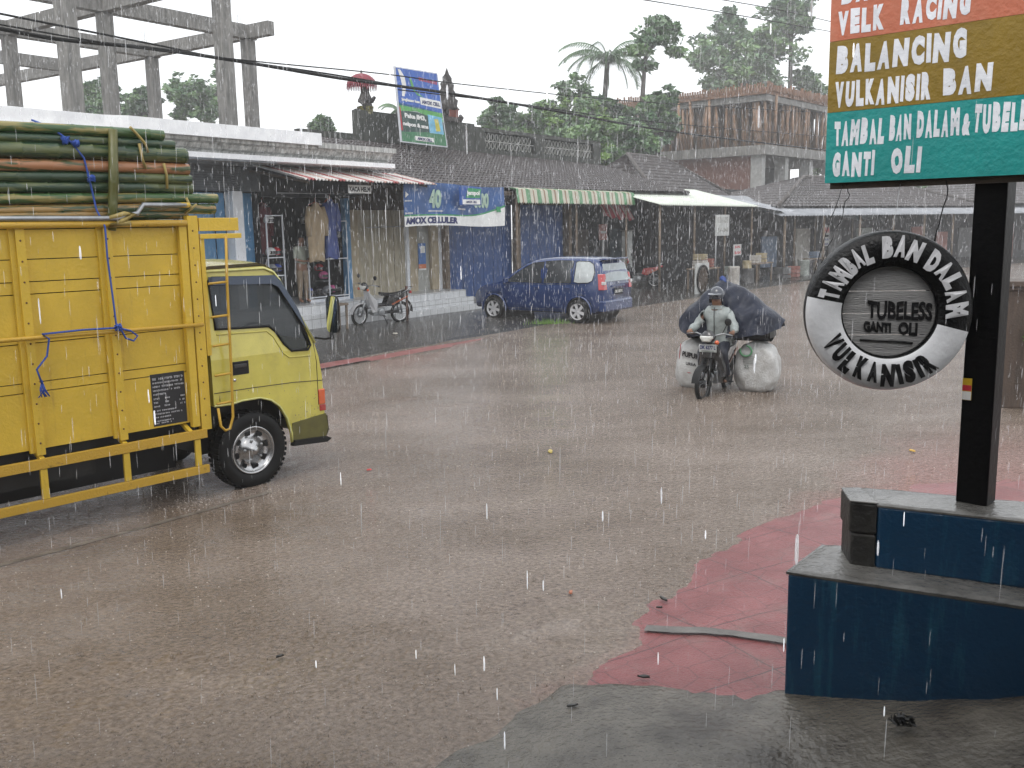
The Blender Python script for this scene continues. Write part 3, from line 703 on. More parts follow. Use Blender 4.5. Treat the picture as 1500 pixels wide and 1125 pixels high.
# drip rail above the door, wheel-arch lip, belt crease, door gaps
b = MB(); b.tube([(x, -.012+cy(z), z) for x, z in [(-.41, 2.10), (-.36, 2.125), (.30, 2.13), (.40, 2.09), (.46, 2.01), (.62, 1.70), (.79, 1.35)]], .012, 6); b.build('drip_rail', mat('cab_yellow_trim', (.52, .5, .16), .25, coat=.5), TK)
b = MB(); b.tube([(x, -.006, z) for x, z in [(-.40, .865), (-.22, .858), (-.1, .876), (.1, .876), (.225, .835), (.325, .755), (.405, .62), (.45, .46), (.45, .37)]], .011, 6); b.build('arch_lip', MATS['cab_yellow_trim'], TK)
def line(mb, pts, r=.0035): mb.tube([(x, -.0015+cy(z), z) for x, z in pts], r, 4)
b = MB(); line(b, [(-.335, .90), (-.335, 2.07)], .004); line(b, [(.775, 1.36), (.80, 1.15), (.80, .93), (.80, .70)]); b.build('door_gap', blk, TK)
b = MB(); line(b, [(-.39, .985), (0, .985), (.5, .975), (.80, .955), (.865, .95)], .004); b.build('panel_seam', mat('seam', (.06, .05, .02), .6), TK)
b = MB(); b.tube([(x, .0+cy(z), z) for x, z in [(-.31, 1.535), (.24, 1.52), (.31, 1.46), (.40, 1.29), (.47, 1.235), (.72, 1.225)]], .010, 6); b.build('door_crease', ycab, TK)
b = MB(); b.tube([(x, -.006+cy(z), z) for x, z in win], .013, 6, closed=True); b.build('window_seal', seal, TK)
gl = MB(); gl.panel([(x, z) for x, z in win], [], .004, cabmap(.014, 1)); gl.build('door_glass', MATS['cab_glass'], TK)
gl = MB(); gl.panel([(x, z) for x, z in win], [], .004, cabmap(1.766, -1)); gl.build('far_door_glass', glassy('cab_glass_clear', (.2, .22, .23), .15), TK)
b = MB(); b.panel([(-.325, 2.075), (-.325, 2.0), (.36, 1.975), (.43, 1.94), (.62, 1.62), (.66, 1.55), (.70, 1.50), (.63, 1.70), (.47, 2.0), (.40, 2.06)], [], .004, lambda a, b_, c: (a, -.022-c+cy(b_)-.01*(2.08-b_), b_)); b.build('wind_visor', glassy('visor_plastic', (.05, .07, .11), .82, .1), TK)
# handle, lock, vents
b = MB(); b.box2((-.20, -.006, 1.13), (.0, .006, 1.26)); b.build('door_handle_well', blk, TK, bevel=.012)
b = MB(); b.box2((-.17, -.016, 1.20), (-.03, -.004, 1.235)); b.build('door_handle', mat('handle_black', (.03, .03, .03), .3), TK, bevel=.005)
b = MB(); b.lathe([(0, -.01), (.014, -.01), (.016, 0)], 12, 'Y', (-.165, 0, 1.085)); b.build('door_lock', MATS['chrome'], TK)
b = MB(); b.box2((-.455, .05, .96), (-.402, .1, 1.42))
b.build('air_duct', blk, TK, bevel=.012)
# bumper, corner lamp, headlamp, front skirt
b = MB(); loft(b, [(.86, .60), (.90, .57), (.91, .42), (.86, .33)], -.01, .05); b.panel([(.46, .36), (.86, .33), (.90, .45), (.88, .60), (.46, .56)], [], .02, lambda a, b_, c: (a, -.012+c, b_)); b.build('bumper', mat('bumper_paint', (.10, .09, .02), .4), TK)
b = MB(); b.panel([(.44, .33), (.86, .30), (.92, .33), (.86, .36), (.46, .385)], [], .06, lambda a, b_, c: (a, -.04+c, b_)); b.build('step_edge', blk, TK)
b = MB(); b.box2((.80, -.010, .70), (.885, .10, .86)); b.build('turn_signal', mat('orange_lens', (.6, .1, .02), .15, .1, coat=.8), TK, bevel=.01)
b = MB(); b.box2((.81, -.008, .63), (.888, .10, .698)); b.build('side_marker', mat('red_lens', (.35, .02, .015), .2, coat=.8), TK, bevel=.008)
for yy in (.14, 1.34):
    b = MB(); b.box2((.87, yy, .68), (.935, yy+.3, .86)); b.build('headlight', mat('lamp_glass', (.6, .6, .6), .1, coat=1), TK, bevel=.02)
b = MB(); b.box2((.88, .48, .70), (.945, 1.30, .84)); b.build('grille', blk, TK, bevel=.01)
# mirror on its arm
b = MB(); b.tube([(.80, -.0, 1.40), (.85, -.10, 1.39), (.90, -.15, 1.40)], .012, 6); b.tube([(.90, -.15, 1.38), (.90, -.15, 1.46)], .018, 8); b.build('mirror_arm', blk, TK)
b = MB(); 
def rr(cx, cz, w_, h, rd, k=5):
    P = []
    for sx, sz, a0 in ((1, 1, 0), (-1, 1, 90), (-1, -1, 180), (1, -1, 270)):
        for i in range(k+1):
            a = R(a0+90*i/k); P.append((cx+sx*(w_/2-rd)+rd*math.cos(a), cz+sz*(h/2-rd)+rd*math.sin(a)))
    return P
mr = empty_part('mirror', TK, (.90, -.17, 1.64)); mr.rotation_euler = (0, 0, R(-84))
b.panel(rr(0, 0, .17, .38, .05), [], .022, lambda a, b_, c: (a, .0+c, b_)); b.build('mirror_housing', blk, mr, bevel=.012)
b = MB(); b.panel(rr(0, 0, .162, .37, .048), [], .004, lambda a, b_, c: (a, -.006+c, b_)); b.build('mirror_glass', mat('mirror_silver', (.75, .78, .78), .02, 0, metal=1), mr)
# interior
b = MB(); b.box2((-.32, .12, .95), (.2, .75, 1.25)); b.box2((-.36, .12, 1.2), (-.22, .75, 1.72)); b.box2((-.32, .95, .95), (.2, 1.6, 1.25)); b.box2((-.36, .95, 1.2), (-.22, 1.6, 1.72)); b.box2((.45, .05, 1.0), (.72, 1.72, 1.28)); b.box2((-.385, .05, .9), (-.37, 1.72, 1.62))
b.build('seats_and_dashboard', mat('cab_trim', (.03, .032, .035), .7), TK, bevel=.03)
b = MB(); b.tube([(.36+.05*math.cos(a)*-1, .42+.19*math.cos(a), 1.40+.17*math.sin(a)) for a in [2*math.pi*k/20 for k in range(20)]], .014, 6, closed=True); b.tube([(.36, .42, 1.40), (.5, .42, 1.2)], .02, 6); b.build('steering_wheel', blk, TK)
# ladder frame and gate between bed and cab
b = MB(); b.box2((-.43, -.01, 2.50), (-.02, .03, 2.62)); b.box2((-.43, -.02, 2.43), (.0, .04, 2.475)); b.build('gate_board', ybed, TK, bevel=.004)
b = MB(); b.box2((-.43, .0, 1.35), (-.385, .05, 2.43)); b.build('gate_post', ybed, TK)
lad = MB(); lad.tube([(-.20, -.07, 2.46), (-.22, -.07, 2.0), (-.235, -.07, 1.2), (-.25, -.07, .75), (-.29, -.07, .64), (-.34, -.07, .63), (-.385, -.07, .68), (-.39, -.05, .85)], .013, 6)
for z in (2.03, 1.72, 1.45, 1.17, .90): lad.tube([(-.20-.035*(2.46-z)/1.2, -.07, z), (-.40, -.05, z-.01)], .012, 6)
lad.build('side_ladder', yrail, TK)
# black registration panel with rows of worn stencil marks
b = MB(); b.box2((-.985, .048, .76), (-.655, .054, 1.235)); b.build('notice_panel', mat('notice_black', (.012, .012, .014), .5, .3), TK)
mk = MB(); rnd = random.Random(11)
rows = [(1.19, 1, .021), (1.155, 1, .016), (1.12, 1, .016), (1.085, .9, .016), (1.05, .4, .016), (1.01, 2, .015), (.975, 2, .015), (.94, 2, .015), (.90, .7, .013), (.87, .9, .013), (.84, .5, .013), (.805, .6, .012), (.785, .5, .011)]
for z, ln_, h in rows:
    x = -.97; end = -.67 if ln_ >= 1 else -.97+.3*ln_
    while x < end:
        w_ = rnd.uniform(.006, .011)
        if not (ln_ == 2 and (-.92 < x < -.87 or -.82 < x < -.72)) and rnd.random() > .12:
            t = rnd.random()
            if t < .4: mk.box((x+w_/2, .046, z), (w_, .003, h*.25)); mk.box((x+w_*.2, .046, z), (w_*.3, .0031, h))
            elif t < .7: mk.box((x+w_*.2, .046, z), (w_*.3, .003, h)); mk.box((x+w_*.8, .046, z), (w_*.3, .003, h))
            else: mk.box((x+w_*.5, .046, z+h*.35), (w_, .003, h*.3)); mk.box((x+w_*.5, .046, z), (w_*.32, .0031, h))
        x += w_*1.5
mk.build('stencil_marks', mat('stencil_white', (.5, .5, .52), .6), TK)
# --- bamboo: each culm is its own thing, lying in the bed
gcol = lambda n, a, b_, thr: mat(n, a, .25, .3, 2.6, .25, 50, col2=b_, stretch=(.7, 6, 6), detail=3, thr=thr, coat=.3)
bam_mats = [gcol('bamboo_green', (.035, .085, .02), (.24, .20, .06), (.50, .60)), gcol('bamboo_deep_green', (.016, .045, .018), (.09, .11, .035), (.46, .58)), gcol('bamboo_tan', (.05, .07, .02), (.36, .16, .07), (.40, .50)), gcol('bamboo_mixed', (.03, .06, .02), (.30, .18, .05), (.46, .56))]
cutm = mat('bamboo_cut_end', (.14, .08, .04), .7)
def culm(x_end, y, z, r, m, label, dz=0.0, ln_=3.9, rnd=random, group='bamboo poles stacked on the lorry'):
    pts = []; rs = []; x = x_end; pit = rnd.uniform(.26, .36); x0 = x_end-ln_
    xs = [x_end]; q = x_end-rnd.uniform(.02, .2)
    nodes = []
    while q > x0: nodes.append(q); q -= pit
    allx = [(x_end, 1)]
    for nn in nodes: allx += [(nn+.012, 1), (nn+.004, 1.07), (nn-.006, 1.07), (nn-.014, 1)]
    allx.append((x0, 1)); allx.sort(key=lambda t: -t[0])
    bow = rnd.uniform(-.02, .02)
    for xx, k in allx:
        t = (x_end-xx)/ln_; pts.append((xx, y+bow*math.sin(t*3.1), z-dz*t+.015*math.sin(t*5+y*9))); rs.append(r*k*(1-.08*t))
    mb = MB(); mb.tube(pts, rs, 9, 0, cap=False)
    mb.lathe([(r, x_end), (r*.72, x_end+.001), (r*.7, x_end-.06), (0, x_end-.06)], 9, 'X', (0, y, pts[0][2]), mi=1)
    o = mb.build('bamboo_pole', [bam_mats[m], cutm], None, fix=True)
    o.location = TO; o.rotation_euler = (0, 0, TROT)
    return tag(o, label, 'bamboo pole', group)
gen = 'long green bamboo pole with tan patches in the stack filling the lorry bed'
rnd = random.Random(21)
front = [ # nearest layer, ends as in the picture: (x_end, z, r, mat, label)
 (-.66, 3.335, .045, 0, 'thin green bamboo pole lying at the very top of the load'),
 (-.56, 3.255, .042, 1, 'short topmost green bamboo pole with a pale tie strip round its end'),
 (-.45, 3.165, .070, 1, 'thickest deep green bamboo pole just under the top of the load'),
 (-.43, 3.045, .052, 2, 'tan and orange banded bamboo pole below the thickest green one'),
 (-.42, 2.955, .045, 1, 'dark green bamboo pole under the tan banded one'),
 (-.40, 2.875, .048, 1, 'dark green bamboo pole with a whitish cut end at mid height of the load'),
 (-.16, 2.785, .046, 0, 'green bamboo pole reaching furthest forward over the lorry cab'),
 (-.20, 2.690, .048, 3, 'brown tipped bamboo pole second furthest forward above the cab'),
 (-.48, 2.640, .045, 3, 'brownish bamboo pole resting just above the yellow top rail')]
for (xe, z, r, m_, lb) in front: culm(xe, .115+rnd.uniform(-.015, .02), z, r, m_, lb, rnd=rnd)
ny = 10
for row, z in enumerate([.95, 1.35, 1.75, 2.10, 2.42, 2.54, 2.65, 2.76, 2.87, 2.98, 3.08, 3.18, 3.27, 3.34]):
    if z < 2.4: continue
    for k in range(ny):
        y = .24+k*(1.62/(ny-1))+((row % 2)*.06)
        if z > 3.15 and (y < .25 or y > 1.75): continue
        culm(-.42+rnd.uniform(-.28, .10)+(.0 if z < 3.2 else -.15), y, z+rnd.uniform(-.02, .02)+.04*math.sin(y*3), rnd.uniform(.034, .052), rnd.choice([0, 1, 1, 2, 3, 0]), gen, rnd=rnd)
# dunnage bundle under the visible layers so that the stack rests on the floor
b = MB(); 
for k in range(9):
    for j, z in enumerate([.98, 1.16, 1.34, 1.52, 1.70, 1.88, 2.06, 2.24]):
        b.tube([(-4.0, .22+k*.2, z), (-.62, .22+k*.2, z)], .088, 6)
o = b.build('bamboo_bundle', bam_mats[1]); o.location = TO; o.rotation_euler = (0, 0, TROT); tag(o, 'hidden lower mass of bamboo filling the lorry bed below the rail', 'bamboo', kind='stuff')
# upright bamboo stake and ties and rope
def TW(x, y, z):
    c_, s_ = math.cos(TROT), math.sin(TROT); return Vector((TO[0]+x*c_-y*s_, TO[1]+x*s_+y*c_, z))
b = MB(); b.tube([(-1.245, .015, 2.52), (-1.21, .015, 2.75), (-1.195, .02, 2.86), (-1.19, .02, 2.87), (-1.15, .03, 3.36)], [.040, .039, .038, .043, .036], 10); o = b.build('bamboo_stake', mat('bamboo_olive', (.07, .085, .02), .35, .35, 5, .2, col2=(.12, .11, .03))); o.location = TO; o.rotation_euler = (0, 0, TROT); tag(o, 'upright olive bamboo stake holding the load in above the top rail', 'bamboo stake')
rope = mat('blue_rope', (.02, .07, .34), .5, .2, 60, .4, 120)
def ropeo(pts, r, label, m=rope, name='rope'):
    mb = MB(); mb.tube(pts, r, 6); o = mb.build(name, m); o.location = TO; o.rotation_euler = (0, 0, TROT); tag(o, label, 'rope'); return o
ropeo([(-1.72, .25, 3.42), (-1.64, .10, 3.36), (-1.50, .055, 3.24), (-1.41, .05, 3.12), (-1.38, .045, 2.94), (-1.345, .045, 2.7), (-1.325, -.045, 2.55), (-1.32, -.03, 2.3), (-1.312, -.05, 1.95), (-1.31, -.068, 1.70), (-1.27, -.07, 1.67), (-1.24, -.075, 1.60), (-1.17, -.07, 1.57), (-1.13, -.07, 1.61), (-1.19, -.07, 1.66), (-1.30, -.07, 1.695), (-1.6, -.067, 1.705), (-1.93, -.067, 1.70), (-1.88, -.07, 1.66), (-1.91, -.07, 1.52), (-2.0, -.07, 1.42), (-1.97, -.07, 1.30)], .0085, 'blue rope tied over the bamboo and down the side of the lorry bed')
for c_i, c in enumerate(((-1.56, .05, 3.25), (-1.47, .05, 3.235), (-1.38, .04, 2.95), (-1.305, -.065, 1.70))):
    b = MB()
    for _ in range(9):
        a = rnd.uniform(0, 6.28); b.tube([(c[0]+rnd.uniform(-.03, .03), c[1]-.02+rnd.uniform(-.02, .02), c[2]+rnd.uniform(-.03, .03)) for _ in range(4)], .009, 5)
    o = b.build('rope_knot', rope); o.location = TO; o.rotation_euler = (0, 0, TROT); tag(o, ['leftmost blue rope knot near the top of the bamboo', 'blue rope knot just right of the leftmost one on the bamboo', 'blue rope knot halfway down the bamboo load', 'blue rope knot on the middle rail of the lorry side'][c_i], 'knot')
b = MB()
for _ in range(7): b.tube([(-1.97, -.07, 1.33), (-1.97+rnd.uniform(-.03, .03), -.07, 1.25), (-1.97+rnd.uniform(-.05, .05), -.075, 1.19)], .005, 4)
o = b.build('frayed_rope_end', rope); o.location = TO; o.rotation_euler = (0, 0, TROT); tag(o, 'frayed hanging end of the blue rope on the lorry side', 'rope')
tie = mat('bamboo_strip', (.32, .24, .07), .5)
for k, P in enumerate(([(-1.0, .02, 3.39), (-.93, .05, 3.34), (-.87, .03, 3.26), (-.84, .05, 3.19)], [(-.92, .04, 3.26), (-.90, .04, 3.12), (-.87, .05, 3.05)], [(-.70, .05, 3.10), (-.68, .05, 3.0), (-.68, .06, 2.88)], [(-.50, .06, 2.80), (-.47, .03, 2.70), (-.55, .02, 2.66), (-.42, .03, 2.74)], [(-1.28, -.03, 2.62), (-1.15, -.05, 2.66), (-1.05, -.04, 2.66), (-1.17, -.045, 2.60), (-1.28, -.03, 2.56), (-1.10, -.05, 2.58)])):
    lb = ['split bamboo tie sticking up at the top of the load', 'short pale tie hanging below the topmost poles', 'thin tie strip round the tan banded pole', 'tie strip at the corner post above the cab', 'thick split bamboo lashing where the stake meets the top rail'][k]
    ropeo(P, .012 if k != 4 else .022, lb, tie, 'bamboo_tie')
# ================================================================== shop row on the far side (local frame: x along the street, y into the shops)
def fempty(name, s, d, label, cat, z=0, group=None, rz=0): return empty(name, W(s, d, z), FROT+rz, label, cat, group)
# tiled white step platform
def tile_mat():
    m = mat('white_step_tile', (.60, .61, .62), .25, .1, 5)
    N = m.node_tree.nodes; L = m.node_tree.links; b = N['Principled BSDF']; src = b.inputs['Base Color'].links[0].from_socket
    tc = N.new('ShaderNodeTexCoord'); sp = N.new('ShaderNodeSeparateXYZ'); L.new(tc.outputs['Object'], sp.inputs[0]); cb = N.new('ShaderNodeCombineXYZ'); L.new(sp.outputs[0], cb.inputs[0]); L.new(sp.outputs[2], cb.inputs[1])
    bk = N.new('ShaderNodeTexBrick'); bk.offset = 0; bk.inputs['Scale'].default_value = 1; bk.inputs['Brick Width'].default_value = .3; bk.inputs['Row Height'].default_value = .3; bk.inputs['Mortar Size'].default_value = .006
    L.new(cb.outputs[0], bk.inputs['Vector']); mx = N.new('ShaderNodeMix'); mx.data_type = 'RGBA'; L.new(bk.outputs['Fac'], mx.inputs['Factor']); L.new(src, mx.inputs['A']); mx.inputs['B'].default_value = (.2, .2, .19, 1)
    L.new(mx.outputs['Result'], b.inputs['Base Color']); return m
tile = tile_mat()
stp = fempty('shop_steps', 0, 0, 'white tiled steps and raised floor running along the front of the shops', 'steps')
b = MB(); b.box2((-9, 0, -.05), (2.75, 3, .40)); b.build('lower_step', tile, stp)
b = MB(); b.box2((-9, .32, .395), (2.75, 3.0, .62)); b.build('raised_floor', tile, stp)
b = MB(); b.box2((2.752, -.30, -.05), (6.62, 3, .22)); b.build('lower_step', tile, stp)
b = MB(); b.box2((2.752, .0, .215), (6.62, 3, .42)); b.build('middle_step', tile, stp)
b = MB(); b.box2((2.752, .3, .415), (6.62, 3.0, .62)); b.build('raised_floor', tile, stp)
b = MB(); b.box2((6.7, 1.25, -.05), (30, 3, .18)); b.build('low_floor', MATS['concrete'], stp)
# ---------------- white shop house with moulded cornice
sh = fempty('white_shophouse', 0, 0, 'white shop house with a moulded concrete cornice behind the lorry', 'shop house')
def molding(root, name, x0, x1, y, prof, m, end=True):
    """prof: (out, z) outward offsets in front of y"""
    mb = MB(); P = [(a, z) for a, z in prof]; back = [(-.6, P[-1][1]), (-.6, P[0][1])]
    poly = [(y-a, z) for a, z in P]+[(y+.6, P[-1][1]), (y+.6, P[0][1])]
    mb.panel([(p[0], p[1]) for p in poly], [], x1-x0, lambda a, b_, c: (x0+c, a, b_)); return mb.build(name, m, root)
wp = MATS['white_plaster']
corn = [(.34, 4.12), (.34, 4.20), (.20, 4.21), (.22, 4.26), (.30, 4.34), (.34, 4.40), (.42, 4.43), (.42, 4.47)]
molding(sh, 'cornice', -12, -.02, -.15, [(.18, 4.02), (.30, 4.03), (.30, 4.14), (.10, 4.15)], wp)
molding(sh, 'cornice', -12, -.02, -.15, [(.08, 4.151), (.10, 4.2), (.20, 4.24), (.24, 4.33), (.34, 4.37), (.34, 4.44)], MATS['grimy_plaster'])
pm_ = stained('parapet_white', (.88, .89, .92), (.6, .6, .62), .5, .22)
b = MB(); b.box2((-12, -.42, 4.445), (-5.45, .2, 4.72)); b.build('parapet', pm_, sh, bevel=.006)
b = MB(); b.hexa([(-5.45, -.42, 4.446), (-5.05, -.62, 4.446), (-5.05, .2, 4.446), (-5.45, .2, 4.446)], [(-5.45, -.42, 4.721), (-5.05, -.62, 4.721), (-5.05, .2, 4.721), (-5.45, .2, 4.721)]); b.box2((-5.05, -.62, 4.445), (.02, .2, 4.722)); b.build('parapet', pm_, sh)
b = MB(); b.box2((-12, .0, 4.0), (-.02, 11, 4.40)); b.build('flat_roof', MATS['old_concrete'], sh)
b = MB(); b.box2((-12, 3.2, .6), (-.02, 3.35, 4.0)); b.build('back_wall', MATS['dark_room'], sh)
b = MB(); b.box2((-12, 1.0, 3.42), (-.5, 1.15, 4.0)); b.build('transom_wall', mat('dim_plaster', (.10, .11, .12), .7, .3), sh)
for x in (-9.2, -5.2, -1.22): b = MB(); b.box((x, 1.15, 2.3), (.30, .30, 3.38)); b.build('column', stained('column_white', (.72, .74, .77), (.4, .4, .4), .5, .3), sh, bevel=.01)
# folding doors in blue: each leaf a part
k = 0
for x0, x1 in ((-5.0, -1.4), (-1.05, -.52)):
    n = int((x1-x0)/.26); w_ = (x1-x0)/n
    for i in range(n):
        b = MB(); b.box((x0+w_*(i+.5), 1.3+.03*(i % 2), 2.0), (w_-.02, .03, 2.78), rz=.35*(1 if i % 2 else -1)*0+(.12 if i % 2 else -.12)); b.build('door_leaf', MATS['blue_door_paint'], sh)
# louvre grille above the doors
b = MB()
for i in range(9): b.box((-3.1, .98, 3.47+i*.055), (3.6, .02, .022))
b.build('louvres', mat('louvre_grey', (.12, .13, .14), .6), sh)
# ---------------- helmet shop (weathered cornice, dark open front)
hs_ = fempty('helmet_shop', 0, 0, 'open fronted helmet shop with a blackened moulded cornice', 'shop')
molding(hs_, 'cornice', .0, 2.75, -.12, [(.18, 4.02), (.34, 4.03), (.34, 4.14), (.10, 4.15)], pm_)
molding(hs_, 'cornice', .0, 2.75, -.12, [(.08, 4.151), (.10, 4.2), (.20, 4.24), (.26, 4.33), (.30, 4.37), (.30, 4.39), (.40, 4.40), (.40, 4.52)], MATS['grimy_plaster'])
b = MB(); b.box2((0.0, .0, 4.05), (2.75, 3.6, 4.50)); b.build('flat_roof', MATS['mossy_wall'], hs_)
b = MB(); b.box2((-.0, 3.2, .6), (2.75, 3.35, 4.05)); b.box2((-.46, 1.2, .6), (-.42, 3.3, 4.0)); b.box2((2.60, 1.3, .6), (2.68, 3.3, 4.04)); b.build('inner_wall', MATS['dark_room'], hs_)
b = MB(); b.box2((-.5, 1.0, 3.30), (2.75, 1.12, 4.02)); b.build('lintel', mat('lintel_dark', (.03, .032, .034), .7, .5, 3), hs_)
b = MB(); b.box2((2.32, 1.0, .62), (2.50, 1.15, 3.30)); b.build('door_jamb', MATS['blue_door_paint'], hs_)
fr = mat('frame_white_metal', (.62, .64, .68), .4, .1)
def rack(name, s, y, w_, z0, z1, cols, rows, label, skirt=0):
    t = fempty(name, s, y, label, 'display rack', .62)
    b = MB()
    for i in range(cols+1): b.box((w_*i/cols, 0, (z0+z1)/2), (.028, .028, z1-z0))
    for zz in rows: b.box((w_/2, 0, zz), (w_, .026, .026))
    b.build('frame', fr, t)
    if skirt: b = MB(); b.box((w_/2, .0, z0+skirt/2), (w_, .02, skirt)); b.build('kick_board', fr, t)
    b = MB()
    for zz in rows[:-1]: b.box((w_/2, .2, zz), (w_, .36, .012))
    b.build('shelves', mat('shelf_dim', (.1, .11, .12), .5), t)
    return t
rack('display_rack', -.36, 1.05, .52, .0, 2.25, 1, [.05, .75, 1.2, 2.23], 'tall narrow white metal rack left of the shopkeeper')
rk = rack('display_rack', .92, 1.0, 1.42, -.05, 2.1, 2, [.03, .12, 1.10, 2.08], 'wide white metal rack of helmets behind the hanging raincoats', .12)
hel_cols = [((.75, .75, .75), 'white'), ((.02, .02, .025), 'black'), ((.45, .03, .04), 'red'), ((.6, .12, .3), 'pink'), ((.03, .06, .3), 'blue'), ((.25, .26, .28), 'silver')]
def helmet_at(s, y, z, ci, where, rot=0):
    col, nm = hel_cols[ci]
    t = fempty('motorcycle_helmet', s, y, f'{nm} motorcycle helmet {where}', 'helmet', z, 'helmets for sale in the shop', rot)
    b = MB()
    def f(u, v):
        a = 2*math.pi*u; ph = R(-38)+v*R(128); r = .125*math.cos(ph); x, yy = r*math.cos(a), r*1.15*math.sin(a)
        return (x, yy, .125+.12*math.sin(ph))
    b.grid(f, 14, 9, wrapu=True); b.build('shell', mat('helmet_'+nm, col, .2, .1, coat=.7), t)
    b = MB(); b.grid(lambda u, v: (.123*math.cos(R(-160+140*u))*1.0, .146*math.sin(R(-160+140*u)), .075+.08*v), 9, 3); b.build('visor', mat('visor_dark', (.015, .015, .02), .1, .1, coat=.8), t)
    return t
names = ['on the top shelf of the narrow rack', 'on the second shelf of the narrow rack', 'on the middle shelf of the narrow rack', 'at the foot of the narrow rack']
for i, (z, ci) in enumerate(((2.62, 0), (1.83, 0), (1.42, 5), (.70, 4))): helmet_at(-.12, 1.22, z, ci, names[i], .3)
for i, (z, ci) in enumerate(((1.83, 2), (1.42, 4), (.70, 1))): helmet_at(.08, 1.24, z, ci, ['beside the white helmet on the narrow rack', 'beside the silver helmet on the narrow rack', 'beside the blue helmet at the foot of the narrow rack'][i], -.2)
wh = ['first from the left on the lower shelf of the wide rack', 'second from the left on the lower shelf of the wide rack', 'third from the left on the lower shelf of the wide rack', 'rightmost on the lower shelf of the wide rack']
for i, ci in enumerate((4, 1, 5, 1)): helmet_at(1.06+i*.34, 1.2, .77, ci, wh[i], .2*i)
helmet_at(1.62, 1.2, 1.16+.0, 3, 'above the others on the lower shelf of the wide rack'); b = MB(); b.box((1.62, 1.2, 1.14), (.3, .3, .03))
o = b.build('small_shelf', mat('shelf_dim2', (.09, .1, .1), .5)); o.location = W(0, 0); o.rotation_euler = (0, 0, FROT); tag(o, 'small dark shelf carrying the pink helmet', 'shelf')
for i, (ci, s) in enumerate(((2, 2.08), (5, 2.16), (1, 1.2))): helmet_at(s, 1.2, [1.74, 2.2, 1.74][i], ci, ['on the middle shelf of the wide rack at right', 'hung near the top right of the wide rack', 'behind the beige raincoat on the wide rack'][i])
# hanging raincoats
def coat(name, s, y, z0, z1, w_, m, label, seed):
    t = fempty(name, s, y, label, 'raincoat')
    def f(u, v):
        th = 2*math.pi*u; z = z1-(z1-z0)*v; ww = w_*(.16+.84*min(1, v*5))*(1-.15*v) if v < .2 else w_*(.95+.08*math.sin(v*4+seed)-.25*max(0, v-.75)*(1 if math.cos(th) > 0 else 0))
        x = ww/2*math.cos(th); yy = .10*math.sin(th)*(.4+.6*min(1, v*4))+.018*math.sin(th*5+v*3+seed)+.012*noise.noise(Vector((x*9, z*3, seed)))
        return (x+.02*math.sin(v*5+seed), yy, z-.04*abs(math.cos(th))*(v < .15)+.03*math.sin(th*3+seed)*(v > .95))
    b = MB(); b.grid(f, 36, 24, wrapu=True); b.build('coat_body', m, t)
    for sg in (-1, 1):
        b = MB(); b.tube([(sg*w_*.36, -.01, z1-.13), (sg*w_*.48, -.03, z1-.45), (sg*w_*.46, -.04, z1-.85)], [.07, .085, .07], 8); b.build('sleeve', m, t)
    b = MB(); b.tube([(0, 0, z1-.02), (0, 0, z1+.07), (.03, 0, z1+.11)], .008, 5); b.tube([(-w_*.35, 0, z1-.08), (0, 0, z1), (w_*.35, 0, z1-.08)], .012, 5); b.build('hanger', mat('hanger_red', (.3, .08, .05), .5), t)
    return t
coat('hanging_raincoat', .82, .55, 1.70, 3.18, .62, mat('beige_cloth', (.33, .25, .155), .6, .2, 4, .3, 12), 'long beige raincoat hanging in front of the helmet shop', 1.0)
coat('hanging_raincoat', 1.38, .60, 1.75, 3.28, .50, mat('blue_cloth', (.04, .065, .22), .5, .3, 4, .3, 12), 'blue raincoat hanging beside the beige one', 2.4)
b = MB(); b.tube([(-.4, .55, 3.38), (2.6, .6, 3.40)], .015, 6); o = b.build('hanging_rail', MATS['steel']); o.location = W(0, 0); o.rotation_euler = (0, 0, FROT); tag(o, 'thin metal rail the raincoats hang from', 'rail')
coat('hanging_jacket', .10, 1.7, 1.9, 3.2, .46, mat('maroon_cloth', (.12, .02, .03), .6, .2, 4), 'dark maroon jacket hanging deep inside the helmet shop', 3.3)
coat('hanging_jacket', 2.15, 1.5, 2.0, 3.25, .42, mat('navy_cloth', (.015, .02, .06), .6, .2, 4), 'navy jacket hanging at the right side inside the helmet shop', 4.1)
for i, (s, y, z, ci, wh_) in enumerate(((-.25, 2.2, 2.5, 2, 'on the back wall top left'), (.25, 2.3, 2.45, 4, 'on the back wall beside the red one'), (-.2, 2.2, 1.9, 5, 'on the back wall below the red one'), (2.1, 2.3, 2.6, 0, 'high on the back wall at right'), (1.75, 1.5, 1.35, 2, 'inside behind the wide rack'), (2.0, 1.28, .77, 3, 'in the lower right corner of the wide rack'), (1.3, 1.5, 1.35, 0, 'inside behind the pink helmet'))): helmet_at(s, y, z, ci, wh_)
b = MB(); b.box((-.1, 2.3, 1.1), (.9, .5, 2.0)); o = b.build('stock_cabinet', MATS['goods_x'] if 'goods_x' in MATS else mat('goods_x', (.06, .06, .07), .6, .4, 5)); o.location = W(0, 0, .62); o.rotation_euler = (0, 0, FROT); tag(o, 'dark stock cabinet at the back left of the helmet shop', 'cabinet')
